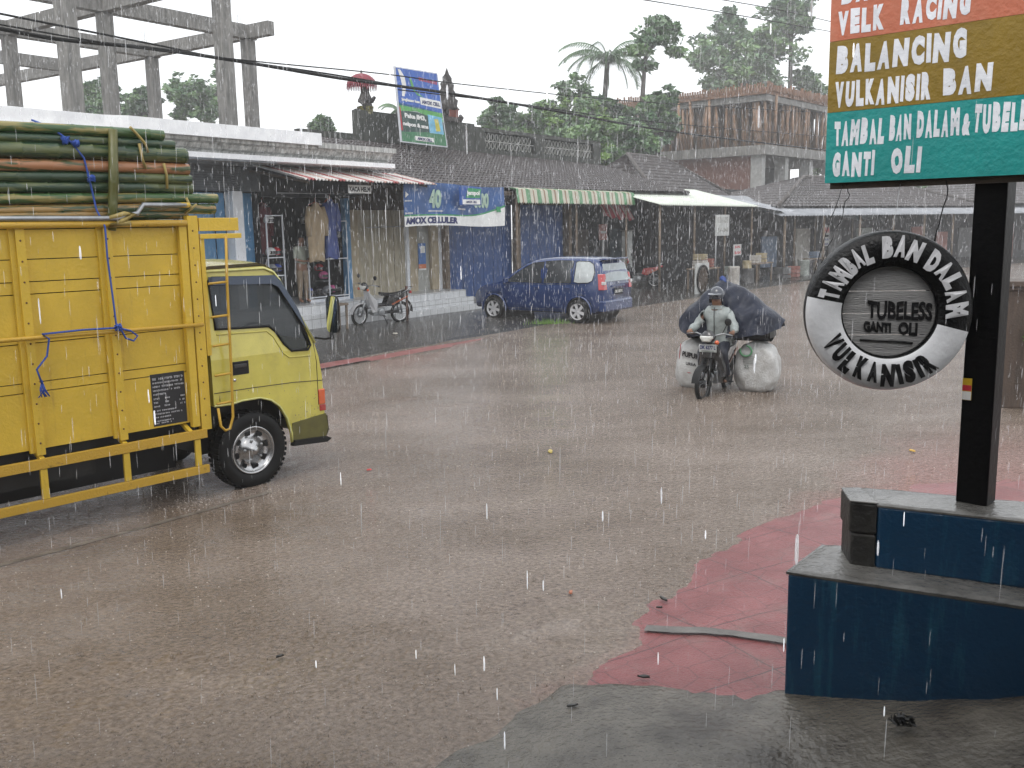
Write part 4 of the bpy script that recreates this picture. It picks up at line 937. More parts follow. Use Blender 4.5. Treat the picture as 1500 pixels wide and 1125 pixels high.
# red and white corrugated awning and its name board
aw = fempty('striped_awning', 0, 0, 'red and white striped corrugated sheet awning over the helmet shop', 'awning')
def stripe_mat(name, cols, width, rough=.35):
    m = bpy.data.materials.new(name); m.use_nodes = True; N = m.node_tree.nodes; L = m.node_tree.links; b = N['Principled BSDF']; b.inputs['Roughness'].default_value = rough
    tc = N.new('ShaderNodeTexCoord'); sp = N.new('ShaderNodeSeparateXYZ'); L.new(tc.outputs['Object'], sp.inputs[0])
    d = N.new('ShaderNodeMath'); d.operation = 'DIVIDE'; d.inputs[1].default_value = width; L.new(sp.outputs[0], d.inputs[0])
    fr_ = N.new('ShaderNodeMath'); fr_.operation = 'FRACT'; L.new(d.outputs[0], fr_.inputs[0])
    rp = N.new('ShaderNodeValToRGB'); rp.color_ramp.interpolation = 'CONSTANT'; tot = sum(c[1] for c in cols); acc = 0
    while len(rp.color_ramp.elements) < len(cols): rp.color_ramp.elements.new(.5)
    for e, (c, w_) in zip(rp.color_ramp.elements, cols): e.position = acc/tot; e.color = (*c, 1); acc += w_
    L.new(fr_.outputs[0], rp.inputs[0]); nz = N.new('ShaderNodeTexNoise'); nz.inputs['Scale'].default_value = 5; nz.inputs['Detail'].default_value = 8; L.new(tc.outputs['Object'], nz.inputs['Vector'])
    mr_ = N.new('ShaderNodeMapRange'); mr_.inputs[3].default_value = .65; mr_.inputs[4].default_value = 1.1; L.new(nz.outputs['Fac'], mr_.inputs[0])
    mx = N.new('ShaderNodeMix'); mx.data_type = 'RGBA'; mx.blend_type = 'MULTIPLY'; mx.inputs['Factor'].default_value = 1; L.new(rp.outputs[0], mx.inputs['A']); L.new(mr_.outputs[0], mx.inputs['B']); L.new(mx.outputs['Result'], b.inputs['Base Color'])
    return m
def corrug(mb, x0, x1, y0, z0, y1, z1, pitch=.11, amp=.022, th=.006, sag=0):
    """sheet from back edge (y0,z0) to front edge (y1,z1)"""
    n = int((x1-x0)/pitch*6); 
    vs = []; fs = []
    for j in range(5):
        v = j/4
        for i in range(n+1):
            x = x0+(x1-x0)*i/n; vs.append((x, y0+(y1-y0)*v, z0+(z1-z0)*v+amp*math.cos(2*math.pi*x/pitch)-sag*math.sin(math.pi*(x-x0)/(x1-x0))*v))
    for j in range(4):
        for i in range(n): a = j*(n+1)+i; fs.append((a, a+1, a+n+2, a+n+1))
    m_ = len(vs); vs += [(x, y, z-th) for x, y, z in vs]; fs += [tuple(m_+i for i in f)[::-1] for f in fs]
    for i in range(n): a = 4*(n+1)+i; fs.append((a, a+1, a+1+m_, a+m_))
    mb.add(vs, fs, 0, True)
b = MB(); corrug(b, -1.1, 3.6, .6, 4.02, -1.15, 3.62); b.build('corrugated_sheet', stripe_mat('stripe_red_white', [((.36, .09, .085), 2), ((.6, .58, .55), 3), ((.5, .3, .25), 1), ((.62, .6, .57), 2)], .95), aw)
for x in (-.9, 1.2, 3.3): b = MB(); b.beam((x, .9, 3.9), (x, -1.05, 3.56), .04, .05); b.build('bracket', MATS['wood_dark'], aw)
nb = fempty('hanging_name_board', 1.30, -.55, 'small white board with black lettering hanging under the striped awning', 'sign', 3.28)
b = MB(); b.box((0, 0, .18), (.80, .02, .20)); b.build('board', MATS['white_paint'], nb)
b = MB(); writing(b, 'KACA HELM', -.37, .37, .12, .24, fn=lambda a, b_, c: (a, -.0102-c, b_), bold=.05, th=.002); b.build('lettering', MATS['brush_black'], nb)
b = MB(); b.tube([(-.3, 0, .28), (-.3, .0, .52)], .005, 4); b.tube([(.3, 0, .28), (.3, .0, .52)], .005, 4); b.build('hanging_strings', MATS['dark_metal'], nb)
# ---------------- phone shop with tiled roof, folding cream doors, banner
ps = fempty('phone_shop', 0, 0, 'phone shop with cream folding plank doors under a brown tiled roof', 'shop')
b = MB(); b.box2((2.75, 1.25, .62), (3.05, 1.4, 3.4)); b.build('wall_pier', stained('cream_wall', (.42, .35, .24), (.2, .15, .1), .6, .4), ps)
for x0_, x1_ in ((5.15, 5.5), (6.15, 6.5)): b = MB(); b.box2((x0_, 1.22, .62), (x1_, 1.4, 3.4)); b.build('wall_pier', MATS['cream_wall'], ps)
b = MB(); b.box2((2.7, 1.24, 3.0), (6.6, 1.42, 3.7)); b.build('transom', MATS['wood_dark'], ps)
for i in range(14):
    x = 3.08+i*.15
    b = MB(); b.box((x+.07, 1.30+.025*(i % 2), 1.81), (.145, .025, 2.38), rz=.15 if i % 2 else -.15); b.build('door_leaf', MATS['cream_door_paint'], ps)
b = MB(); b.box2((5.5, 1.32, .62), (6.15, 1.36, 3.0)); b.build('shop_door', stained('pale_door', (.36, .36, .33), (.2, .19, .16), .5, .35), ps)
b = MB(); b.box2((6.5, 1.20, .62), (6.68, 1.45, 3.4)); b.box2((5.0, 1.205, .62), (5.12, 1.3, 3.1)); b.build('pilaster', MATS['column_white'], ps)
b = MB(); b.tube([(3.0, .9, 2.52), (4.6, .9, 2.54)], .014, 5); o_ = b.build('crossbar', MATS['steel'], ps)
po = fempty('shop_poster', 5.80, 1.30, 'blue and white poster with an orange strip stuck on the phone shop door', 'poster', 1.22)
b = MB(); b.box((0, 0, .5), (.34, .01, .62)); b.build('sheet', mat('poster_blue', (.03, .14, .42), .4, .3, 7), po)
b = MB(); b.box((0, -.002, .12), (.34, .01, .13)); b.build('orange_strip', mat('poster_orange', (.55, .15, .05), .4), po)
b = MB(); b.box((0, -.004, .03), (.34, .01, .05)); b.build('white_field', MATS['white_paint'], po); b = MB(); b.box((.03, -.006, .62), (.2, .01, .2)); b.build('white_field', MATS['white_paint'], po)
# blue shuttered shop units to the right and a brick-ish corner house
bs = fempty('blue_shutter_shop', 0, 0, 'closed shop with deep blue board shutters behind the parked van', 'shop')
for i in range(26):
    x = 6.75+i*.275
    if 10.35 < x < 10.75: continue
    b = MB(); b.box((x+.13, 1.35+.01*(i % 2), 1.75), (.265, .03, 3.0)); b.build('shutter_board', MATS['deep_blue_paint'], bs)
for x in (6.72, 10.6, 13.95): b = MB(); b.box((x, 1.15, 1.85), (.2, .2, 3.5)); b.build('pillar', MATS['wood_post'], bs)
b = MB(); b.box2((6.7, 1.3, 3.2), (14.2, 1.5, 3.9)); b.build('lintel', MATS['dark_room'], bs)
# tiled roof over both
def tile_roof_mesh(mb, P00, P10, P01, P11, nu, nv):
    """roof slope: P00-P10 eave, P01-P11 top; undulating tiles with stepped courses"""
    P00, P10, P01, P11 = map(Vector, (P00, P10, P01, P11)); nrm = (P10-P00).cross(P01-P00).normalized()
    if nrm.z < 0: nrm = -nrm
    vs = []; fs = []; cols = nu*4; rows = nv*2
    for j in range(rows+1):
        c = (j+1)//2; v = min(1, c/nv if j % 2 == 0 else (c-.0)/nv); v = min(1, ((j//2)+(j % 2)*.97)/nv)
        for i in range(cols+1):
            u = i/cols; p = P00.lerp(P10, u).lerp(P01.lerp(P11, u), v)
            ph = 2*math.pi*(u*nu+(.5 if (j//2) % 2 else 0)*.0)
            h = .022*math.cos(ph)+(.025 if j % 2 == 0 else -.005)+.010*noise.noise(Vector((p.x*2, p.y*2, p.z*2)))
            vs.append(p+nrm*h)
    for j in range(rows):
        for i in range(cols): a = j*(cols+1)+i; fs.append((a, a+1, a+cols+2, a+cols+1))
    mb.add(vs, fs, 0, False)
    q = [p-nrm*.06 for p in (P00, P10, P11, P01)]; mb.add(q, [(0, 1, 2, 3)])
rf = fempty('tiled_roof', 0, 0, 'long brown clay tile roof sloping over the phone shop and blue shutter shop', 'roof')
b = MB(); tile_roof_mesh(b, (2.62, -.75, 3.55), (20.8, -.55, 3.75), (2.62, 3.4, 5.15), (20.2, 3.4, 5.0), 92, 17); b.build('tile_slope', MATS['roof_tile'], rf, fix=False)
b = MB(); tile_roof_mesh(b, (20.8, -.55, 3.70), (23.8, 1.0, 3.6), (20.2, 3.4, 5.0), (20.4, 3.5, 5.0), 18, 15); b.build('hip_slope', MATS['roof_tile'], rf, fix=False)
b = MB(); b.box2((2.62, -.80, 3.40), (20.7, -.74, 3.52)); b.build('fascia', MATS['wood_dark'], rf)
b = MB(); b.box2((2.7, 3.4, 3.4), (20.1, 3.45, 5.0)); b.build('gable_wall', MATS['dark_room'], rf)
# mossy parapet with pierced screen blocks
pp = fempty('pierced_parapet', 0, 0, 'long mossy parapet wall with two stretches of pierced ornamental screen above the tiled roof', 'parapet')
b = MB(); b.box2((3.2, 3.5, 4.4), (5.6, 3.75, 5.35)); b.box2((5.601, 3.5, 4.4), (11.5, 3.75, 6.08)); b.box2((11.5, 3.5, 4.4), (20.5, 3.75, 5.25)); b.box2((11.5, 3.5, 5.86), (20.5, 3.75, 6.0))
for x in (11.5, 15.4, 19.9): b.box2((x, 3.49, 5.25), (x+.6, 3.76, 5.86))
b.build('wall', MATS['mossy_wall'], pp)
sc = MB(); 
for x0, x1 in ((12.1, 15.4), (16.0, 19.9)):
    n = int((x1-x0)/.24)
    for i in range(n):
        for j in range(2):
            cx = x0+.12+i*.24; cz = 5.40+j*.30
            sc.tube([(cx+.085*math.cos(a), 3.56+.03, cz+.12*math.sin(a)) for a in [2*math.pi*k_/8 for k_ in range(8)]], .022, 4, closed=True)
    sc.box(((x0+x1)/2, 3.6, 5.55), (x1-x0, .06, .035))
sc.build('pierced_screen', mat('screen_grey', (.30, .30, .28), .7, .4, 5), pp)
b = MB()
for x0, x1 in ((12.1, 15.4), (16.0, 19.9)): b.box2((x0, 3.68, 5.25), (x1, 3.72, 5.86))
b.build('screen_shade_sheet', mat('screen_shadow', (.05, .06, .05), .8, .4), pp)  # dark sheet coloured as the shade behind the pierced openings
# ---------------- phone credit banner and small box sign
bn = fempty('phone_banner', 2.60, -.86, 'long blue and white cloth banner hung under the eaves of the phone shop', 'banner', 2.52)
BW, BH = 4.45, 1.12
def bwave(a, z): return .035*math.sin(a*2.2)+.02*math.sin(a*5+z*3)
def bmap(off):
    return lambda a, b_, c=0: (a, bwave(a, b_)-off-c, b_+.03*math.sin(a*1.3))
b = MB()
f = bmap(0)
b.grid(lambda u, v: f(u*BW, v*BH), 60, 14)
bm_ = bpy.data.materials.new('banner_print'); bm_.use_nodes = True; N = bm_.node_tree.nodes; L = bm_.node_tree.links; bb = N['Principled BSDF']; bb.inputs['Roughness'].default_value = .5
b.build('cloth', mat('banner_blue', (.035, .10, .27), .5, .35, 1.6), bn, fix=False)
def strip_(mb, fz0, fz1, x0=0, x1=BW, off=.006, n=50):
    g = bmap(off); mb.grid(lambda u, v: g(x0+(x1-x0)*u, (fz0(x0+(x1-x0)*u)*(1-v)+fz1(x0+(x1-x0)*u)*v)), n, 3)
b = MB(); strip_(b, lambda x: 0, lambda x: .26+.30*max(0, (x-2.2)/2.3)**2); b.build('white_strip', MATS['white_paint'], bn, fix=False)
b = MB(); strip_(b, lambda x: .26+.30*max(0, (x-2.2)/2.3)**2, lambda x: .30+.32*max(0, (x-2.2)/2.3)**2, off=.008); b.build('green_curve', mat('banner_green', (.03, .25, .10), .5), bn, fix=False)
b = MB(); writing(b, 'AMOX CELLULER', .04, 2.15, .05, .23, fn=lambda a, b_, c: bmap(.012)(a, b_, c), bold=.06, th=.002); b.build('lettering', mat('navy_ink', (.01, .015, .10), .5), bn, fix=False)
b = MB(); writing(b, '40', 1.05, 1.50, .45, .95, fn=lambda a, b_, c: bmap(.012)(a, b_, c), bold=.06, th=.002); b.build('big_figures', mat('pale_green_ink', (.35, .48, .38), .5), bn, fix=False)
b = MB(); writing(b, '8000', 2.95, 3.75, .52, .95, fn=lambda a, b_, c: bmap(.012)(a, b_, c), bold=.06, th=.002); b.build('big_figures', mat('pale_green_ink', (.35, .48, .38), .5), bn, fix=False)
b = MB(); b.add([bmap(.014)(.06+.12*i/6 if False else .06, .9), bmap(.014)(.18, .82), bmap(.014)(.06, .74)], [(0, 1, 2)])
for (x, z, ww) in ((.05, .66, .3), (.05, .34, .32), (1.0, .38, .62), (2.2, .46, .4)): 
    n_ = int(ww/.035)
    for i in range(n_): 
        p = bmap(.012)(x+i*.035, z); b.box((p[0], p[1], p[2]), (.02, .003, random.choice([.03, .045])))
b.build('small_print', MATS['white_paint'], bn)
b = MB(); b.box((4.2, bwave(4.2, .5)-.012, .46), (.28, .004, .16)); b.build('green_logo_patch', MATS['banner_green'], bn)
b = MB(); b.tube([(0, 0, BH), (.0, .1, BH+.35)], .006, 4); b.tube([(BW, 0, BH), (BW, .1, BH+.3)], .006, 4); b.tube([(0, 0, BH), (BW/2, 0, BH-.02), (BW, 0, BH)], .008, 4); b.build('cords', MATS['dark_metal'], bn)
bx = fempty('phone_box_sign', 5.05, -1.15, 'small blue and green sign hanging in front of the phone banner', 'sign', 3.08)
b = MB(); b.box((0, 0, .25), (.95, .06, .50)); b.build('panel', mat('sign_blue', (.02, .08, .30), .4), bx, bevel=.01)
b = MB(); b.add([(-.25, -.034, .2), (.40, -.034, .2), (.46, -.034, .45), (-.15, -.034, .47)], [(0, 1, 2, 3)]); b.build('green_field', MATS['banner_green'], bx)
b = MB(); b.box((.0, -.034, .09), (.80, .006, .13)); b.build('white_field', MATS['white_paint'], bx)
b = MB(); writing(b, 'jempol', -.20, .38, .24, .40, fn=lambda a, b_, c: (a, -.035-c, b_), bold=.05, th=.002); b.build('white_lettering', MATS['white_paint'], bx)
b = MB(); writing(b, 'AMOX CELL', -.25, .25, .055, .125, fn=lambda a, b_, c: (a, -.0375-c, b_), bold=.05, th=.002); b.build('dark_lettering', MATS['navy_ink'], bx)
b = MB(); b.tube([(-.4, 0, .5), (-.4, .2, .75)], .006, 4); b.tube([(.4, 0, .5), (.4, .2, .75)], .006, 4); b.build('brackets', MATS['dark_metal'], bx)
# ---------------- roof billboard
q = [FP(577, 97, 2.6), FP(640, 107, 2.6), FP(655, 216, 2.6), FP(587, 208, 2.6)]
def toF(p):
    r_ = Vector((p.x-FO[0], p.y-FO[1])); return Vector((r_.x*FU[0]+r_.y*FU[1], 0, p.z))
ql = [toF(p) for p in q]; bbx = fempty('roof_billboard', ql[3].x, 2.6, 'tall leaning blue and green phone billboard standing on the tiled roof', 'billboard', ql[3].z)
o0 = ql[3]; ql = [p-o0 for p in ql]     # TL, TR, BR, BL
def bil(u, v, c=0):
    t = ql[0].lerp(ql[1], u); bo = ql[3].lerp(ql[2], u); p = bo.lerp(t, v); return (p.x, -.02-c, p.z)
b = MB(); b.hexa([bil(0, 0, -.05), bil(1, 0, -.05), bil(1, 0), bil(0, 0)], [bil(0, 1, -.05), bil(1, 1, -.05), bil(1, 1), bil(0, 1)]); b.build('frame', fr, bbx)
def bp_(name, pts, m, c=.006):
    b = MB(); b.add([bil(u, v, c) for u, v in pts], [tuple(range(len(pts)))]); return b.build(name, m, bbx)
bp_('blue_field', [(.02, .50), (.98, .46), (.98, .985), (.02, .985)], mat('bill_blue', (.02, .10, .42), .35, .2, 2))
bp_('green_curve', [(.02, .42), (.4, .44), (.98, .34), (.98, .46), (.5, .50), (.02, .53)], mat('bill_green', (.08, .33, .08), .35))
bp_('dark_field', [(.02, .14), (.98, .14), (.98, .38), (.4, .43), (.02, .43)], mat('bill_dark', (.012, .05, .04), .35), .005)
bp_('green_base', [(.02, .015), (.98, .015), (.98, .20), (.5, .17), (.02, .14)], mat('bill_green2', (.03, .17, .07), .35), .007)
bp_('red_edge', [(.02, .16), (.055, .16), (.045, .46), (.02, .48)], mat('bill_red', (.4, .02, .03), .35), .009)
bp_('white_panel', [(.50, .54), (.97, .52), (.97, .62), (.50, .64)], MATS['white_paint'], .009); bp_('white_panel', [(.30, .045), (.70, .045), (.70, .105), (.30, .105)], MATS['white_paint'], .010)
bp_('picture_panel', [(.63, .17), (.95, .17), (.95, .40), (.63, .42)], mat('bill_sky', (.15, .42, .6), .35), .009); bp_('phone_picture', [(.78, .20), (.88, .21), (.86, .37), (.77, .37)], mat('bill_yellow', (.5, .45, .05), .35), .012)
bp_('swoosh', [(.06, .97), (.12, .965), (.20, .88), (.22, .78), (.16, .62), (.10, .62), (.13, .74), (.11, .84)], MATS['white_paint'], .009)
bp_('swoosh', [(.30, .88), (.35, .86), (.42, .70), (.60, .64), (.45, .66), (.34, .74)], MATS['bill_green'], .009)
def bt(body, u0, u1, v0, v1, m, c=.012, bold=.05):
    b = MB(); writing(b, body, u0, u1, v0, v1, fn=lambda a, b_, cc: bil(a, b_, c+cc), bold=bold, th=.003, slope=-.02*(u1-u0)); b.build('lettering', m, bbx)
bt('AMOX CELL', .53, .95, .555, .605, MATS['navy_ink']); bt('jangkauan luas', .08, .48, .55, .60, MATS['white_paint'])
bt('Pake IM3,', .12, .58, .325, .40, MATS['white_paint']); bt('nelpon & sms', .07, .61, .215, .285, MATS['white_paint']); bt('AMOX CELL', .34, .66, .055, .095, MATS['navy_ink'])
b = MB(); 
for i in range(12): b.add([bil(.52+i*.036, .86-.002*i, .01), bil(.545+i*.036, .86-.002*i, .01), bil(.55+i*.036, .905-.002*i, .01), bil(.525+i*.036, .905-.002*i, .01)], [(0, 1, 2, 3)])
b.build('red_print', MATS['bill_red'], bbx)
b = MB(); b.tube([(.5, .1, -.5), (.4, .08, 1.6)], .03, 6); b.tube([(1.4, .1, -.5), (1.3, .08, 1.6)], .03, 6); b.build('posts', MATS['dark_metal'], bbx)
# ---------------- ceremonial umbrella over a small statue, and stone shrine finial
su = fempty('roof_statue', 6.15, 3.7, 'small dark stone guardian statue wrapped in yellow cloth on the mossy parapet', 'statue', 5.95)
su.scale = (.72, .72, .58)
stn = mat('carved_stone', (.045, .04, .038), .85, .5, 9, .8, 20)
skin('statue_body', [(0, 0, 0, .34), (0, 0, .35, .36), (.0, 0, .7, .30), (0, 0, .95, .33), (0, -.02, 1.2, .16), (0, -.03, 1.42, .19), (0, 0, 1.6, .08), (.35, -.1, .75, .10), (.42, -.2, 1.05, .09), (-.35, -.1, .7, .12), (-.28, -.28, .5, .12)], [(0, 1), (1, 2), (2, 3), (3, 4), (4, 5), (5, 6), (3, 7), (7, 8), (3, 9), (9, 10)], stn, su)
b = MB(); b.grid(lambda u, v: ((.36+.05*math.sin(8*math.pi*u)+.03*v)*math.cos(2*math.pi*u)*(1-.2*v), (.36+.03*v)*math.sin(2*math.pi*u)*(1-.2*v), .05+.42*(1-v)), 24, 4, wrapu=True); b.build('yellow_cloth', mat('checked_cloth', (.20, .18, .03), .7, .5, 18, col2=(.03, .03, .03), thr=(.45, .55)), su, fix=False)
um = fempty('ceremonial_umbrella', 6.25, 3.9, 'fringed dark red ceremonial umbrella above the small roof statue', 'umbrella', 5.90)
um.scale = (.62, .62, .62)
red = mat('umbrella_red', (.20, .02, .035), .6, .35, 6)
b = MB(); b.grid(lambda u, v: (.74*math.sin(v*1.45)*math.cos(2*math.pi*u)*(1+.03*math.cos(16*math.pi*u)), .74*math.sin(v*1.45)*math.sin(2*math.pi*u)*(1+.03*math.cos(16*math.pi*u)), 1.55+.62*math.cos(v*1.45)), 32, 8, wrapu=True); b.build('canopy', red, um, fix=False)
b = MB()
for i in range(46):
    a = 2*math.pi*i/46; r_ = .75; h = .22+.12*random.random(); b.add([(r_*math.cos(a-.05), r_*math.sin(a-.05), 1.64), (r_*math.cos(a+.05), r_*math.sin(a+.05), 1.64), ((r_+.02)*math.cos(a+.03), (r_+.02)*math.sin(a+.03), 1.64-h), ((r_+.02)*math.cos(a-.03), (r_+.02)*math.sin(a-.03), 1.64-h)], [(0, 1, 2, 3)])
b.build('fringe', red, um)
b = MB(); b.tube([(0, 0, -.2), (0, 0, 2.35)], .022, 6); b.lathe([(.05, 2.15), (.06, 2.2), (.02, 2.28), (0, 2.4)], 10); b.build('pole', MATS['wood_dark'], um)
fi = fempty('stone_finial', 10.2, 3.65, 'tall carved dark stone flame finial beside the roof billboard', 'stone carving', 6.05)
fi.scale = (.95, .95, .74)
b = MB(); rn = random.Random(4)
prof = [(.50, 0), (.5, .18), (.36, .24), (.34, .5), (.52, .62), (.40, .75), (.46, 1.0), (.34, 1.1), (.38, 1.35), (.28, 1.5), (.30, 1.7), (.19, 1.85), (.2, 2.0), (.1, 2.15), (.04, 2.35), (0, 2.45)]
b.grid(lambda u, v: (lambda k, r_, z: (r_*math.cos(2*math.pi*u)*(1+.16*math.sin(u*38+z*6)), r_*.6*math.sin(2*math.pi*u), z))(0, *[(prof[int(v*(len(prof)-1))][i]) for i in (0, 1)]), 30, len(prof), wrapu=True)
for i in range(60):
    z = rn.uniform(.1, 2.0); a = rn.uniform(0, 6.28); r_ = .42*(1-z/2.7); b.box((r_*math.cos(a), r_*.6*math.sin(a), z), (.12, .1, .16), rz=rn.uniform(0, 1.5))
b.build('flame', stn, fi)
b = MB(); b.box((.05, -.02, .42), (.52, .42, .38)); b.build('red_brick_core', mat('old_brick_red', (.16, .045, .03), .8, .4, 8, .4), fi)
b = MB(); b.tube([(.35, 0, .2), (.65, 0, .15), (.78, 0, .3), (.72, 0, .42)], [.16, .14, .1, .04], 8); b.tube([(-.35, 0, .2), (-.6, 0, .15), (-.7, 0, .3)], [.16, .13, .06], 8); b.build('scroll', stn, fi)
# ---------------- green striped awning and long cream awnings
ga = fempty('green_striped_awning', 0, 0, 'long green, brown and cream striped corrugated awning over the blue shutters', 'awning')
b = MB(); corrug(b, 7.55, 15.1, .9, 3.9, -.95, 3.58, .13); corrug(b, 7.55, 15.1, -.955, 3.58, -1.02, 3.18, .13); b.build('corrugated_sheet', stripe_mat('stripe_green', [((.10, .27, .12), 3), ((.55, .53, .42), 2), ((.28, .17, .10), 1), ((.55, .53, .42), 2)], .62), ga)
for x in (7.8, 11.3, 14.8): b = MB(); b.tube([(x, -.8, 0.05), (x, -.8, 3.5)], .04, 8); b.build('post', MATS['wood_post'], ga)
# ================================================================== further shops, construction, frame, trees, wires
ca = fempty('cream_awning', 0, 0, 'long pale cream corrugated awning shining wet over the dark market stalls', 'awning')
cream = mat('cream_sheet', (.62, .66, .58), .3, .12, 1.5)
b = MB(); corrug(b, 15.0, 24.6, .9, 3.95, -2.1, 3.15, .16, .028); b.build('corrugated_sheet', cream, ca)
for x in (15.3, 18.3, 21.3, 24.3): b = MB(); b.tube([(x, -1.9, 0), (x, -1.9, 3.15)], .045, 8); b.build('post', MATS['wood_post'], ca)
ta = fempty('grey_tarpaulin_awning', 0, 0, 'grey tarpaulin and sheet awning past the cream one', 'awning')
b = MB(); 
def tarp(x0, x1, y0, z0, y1, z1, sag):
    def f(u, v): 
        x = x0+(x1-x0)*u; return (x, y0+(y1-y0)*v, z0+(z1-z0)*v-sag*(math.sin(u*math.pi*4)**2)*v+.05*noise.noise(Vector((x, v*3, 0))))
    b.grid(f, 50, 8)
tarp(24.5, 33.5, .6, 3.75, -3.0, 2.95, .12); b.build('tarpaulin', mat('grey_tarp', (.35, .37, .40), .3, .2, 2), ta, fix=False)
b = MB(); tarp(31.5, 36.5, -1.5, 3.2, -4.3, 2.72, .25); b.build('blue_tarpaulin', mat('pale_blue_tarp', (.42, .50, .56), .3, .2, 2), ta, fix=False)
for x in (27, 30, 33, 36): b = MB(); b.tube([(x, -2.9-(.9 if x > 32 else 0), 0), (x, -2.9-(.9 if x > 32 else 0), 2.9)], .05, 6); b.build('post', MATS['wood_post'], ta)
mk_ = fempty('market_hall', 0, 0, 'dark open market hall wall behind the stalls under the awnings', 'market building')
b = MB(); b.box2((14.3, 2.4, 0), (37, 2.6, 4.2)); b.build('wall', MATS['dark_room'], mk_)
for i, x in enumerate((15.0, 16.4, 19.2, 22.4, 26, 29.5, 34)):
    b = MB(); b.box2((x, 2.3, .1), (x+1.0, 2.39, 2.3)); b.build('doorway_board', mat('stall_board%d' % (i % 3), [(.05, .045, .04), (.10, .085, .07), (.03, .05, .06)][i % 3], .7, .5, 4), mk_)
# hip roofs of the next houses
def hip_roof(name, s0, s1, d0, d1, ze, zr, label):
    t = fempty(name, 0, 0, label, 'roof'); mid = (d0+d1)/2; inset = (d1-d0)/2*.9
    b = MB(); a = (s0+inset, mid, zr); c = (s1-inset, mid, zr)
    tile_roof_mesh(b, (s0, d0, ze), (s1, d0, ze), a, c, int((s1-s0)/.28), 14); b.build('front_slope', MATS['roof_tile'], t, fix=False)
    b = MB(); tile_roof_mesh(b, (s0, d1, ze), (s0, d0, ze), (a[0]-.01, a[1], a[2]), a, int((d1-d0)/.28), 14); b.build('side_slope', MATS['roof_tile'], t, fix=False)
    b = MB(); tile_roof_mesh(b, (s1, d0, ze), (s1, d1, ze), c, (c[0]+.01, c[1], c[2]), int((d1-d0)/.28), 14); b.build('side_slope', MATS['roof_tile'], t, fix=False)
    b = MB(); b.tube([(s0, d0, ze+.05), a, c, (s1, d0, ze+.05)], .10, 6); b.build('ridge_tiles', mat('ridge', (.07, .06, .055), .6, .4, 14), t)
    b = MB(); b.box2((s0+.4, d0+.6, 0), (s1-.4, d1-.4, ze)); b.build('house_wall', MATS['dim_plaster'], t)
    return t
hip_roof('hip_roof_house', 22.0, 31.5, 1.4, 7.5, 3.5, 5.75, 'house with a brown hipped tile roof right behind the cream awning')

# stalls: posts, goods, boards (each its own thing)
def sign(name, px, py, d, w_, h, label, body=None, m='white_paint', post=None, col='brush_black', sub=None):
    p = FP(px, py, d); t = empty(name, p, FROT, label, 'sign')
    b = MB(); b.box((0, 0, 0), (w_, .03, h)); b.build('board', MATS[m], t)
    if body:
        b = MB()
        for i, ln_ in enumerate(body): zz = h/2-(i+.5)*h/len(body); writing(b, ln_, -w_*.4, w_*.4, zz-h*.28/len(body), zz+h*.28/len(body), fn=lambda a, b_, c: (a, -.016-c, b_), bold=.04, th=.002)
        b.build('lettering', MATS[col], t)
    if post: b = MB(); b.tube([(-w_*.45, .0, -h/2), (-w_*.45, 0, -p.z)], .025, 6); b.build('post', MATS['steel'], t)
    return t
mat('faded_sign', (.42, .43, .42), .6, .25, 6)
sign('hanging_sign', 1058, 330, -2.4, 1.35, .82, 'faded pale sign board on a thin post under the cream awning', ['SERVICE', 'JAM'], 'faded_sign', True, 'screen_grey')
sign('hanging_sign', 1080, 366, -3.2, .75, .42, 'small white sign with red lettering in front of the stalls', ['JUAL', 'BAN'], 'faded_sign', True, 'bill_red')
sign('hanging_sign', 1211, 337, -3.4, .85, .45, 'upper white sign with red print beside the far tarpaulin', ['RM'], 'faded_sign', None, 'bill_red')
sign('hanging_sign', 1210, 354, -3.4, .85, .42, 'lower white sign with blue print beside the far tarpaulin', ['WARUNG', 'MAKAN'], 'faded_sign', True, 'navy_ink')
b = MB(); b.tube([(0, 0, -1.4), (0, 0, 1.0)], .04, 6)
# spoked cart wheel leaning on a square panel
cwp = FP(1030, 410, -3.6); cwt = empty('spoked_wheel_panel', (cwp.x, cwp.y, .02), FROT, 'grey square panel with a large spoked wheel design standing at the pavement edge', 'wheel panel')
hz_ = cwp.z
b = MB(); b.box((0, .05, hz_), (1.15, .04, 1.15)); b.box((-.4, .1, hz_*.4), (.06, .06, hz_*.8)); b.box((.4, .1, hz_*.4), (.06, .06, hz_*.8)); b.build('panel', MATS['faded_sign'], cwt)
b = MB(); b.tube([(.48*math.cos(a), .0, hz_+.48*math.sin(a)) for a in [2*math.pi*k/28 for k in range(28)]], .04, 6, closed=True); b.build('rim', MATS['rubber'], cwt)
b = MB(); b.lathe([(0, .018), (.45, .018), (.45, .026)], 28, 'Y', (0, 0, hz_)); b.build('disc', mat('wheel_brown', (.13, .10, .08), .7, .4), cwt)
b = MB()
for k in range(8): a = math.pi*k/8; b.beam((-.46*math.cos(a), 0, hz_-.46*math.sin(a)), (.46*math.cos(a), 0, hz_+.46*math.sin(a)), .03, .04)
b.build('spokes', MATS['wood_dark'], cwt)
rnd = random.Random(33)
goods = [((.35, .33, .3), 'pale'), ((.25, .10, .08), 'rust red'), ((.10, .14, .2), 'blue grey'), ((.30, .25, .15), 'straw coloured'), ((.07, .07, .07), 'black'), ((.2, .22, .2), 'grey green')]
for i, (c, nm) in enumerate(goods): mat('goods_%d' % i, c, .6, .35, 8)
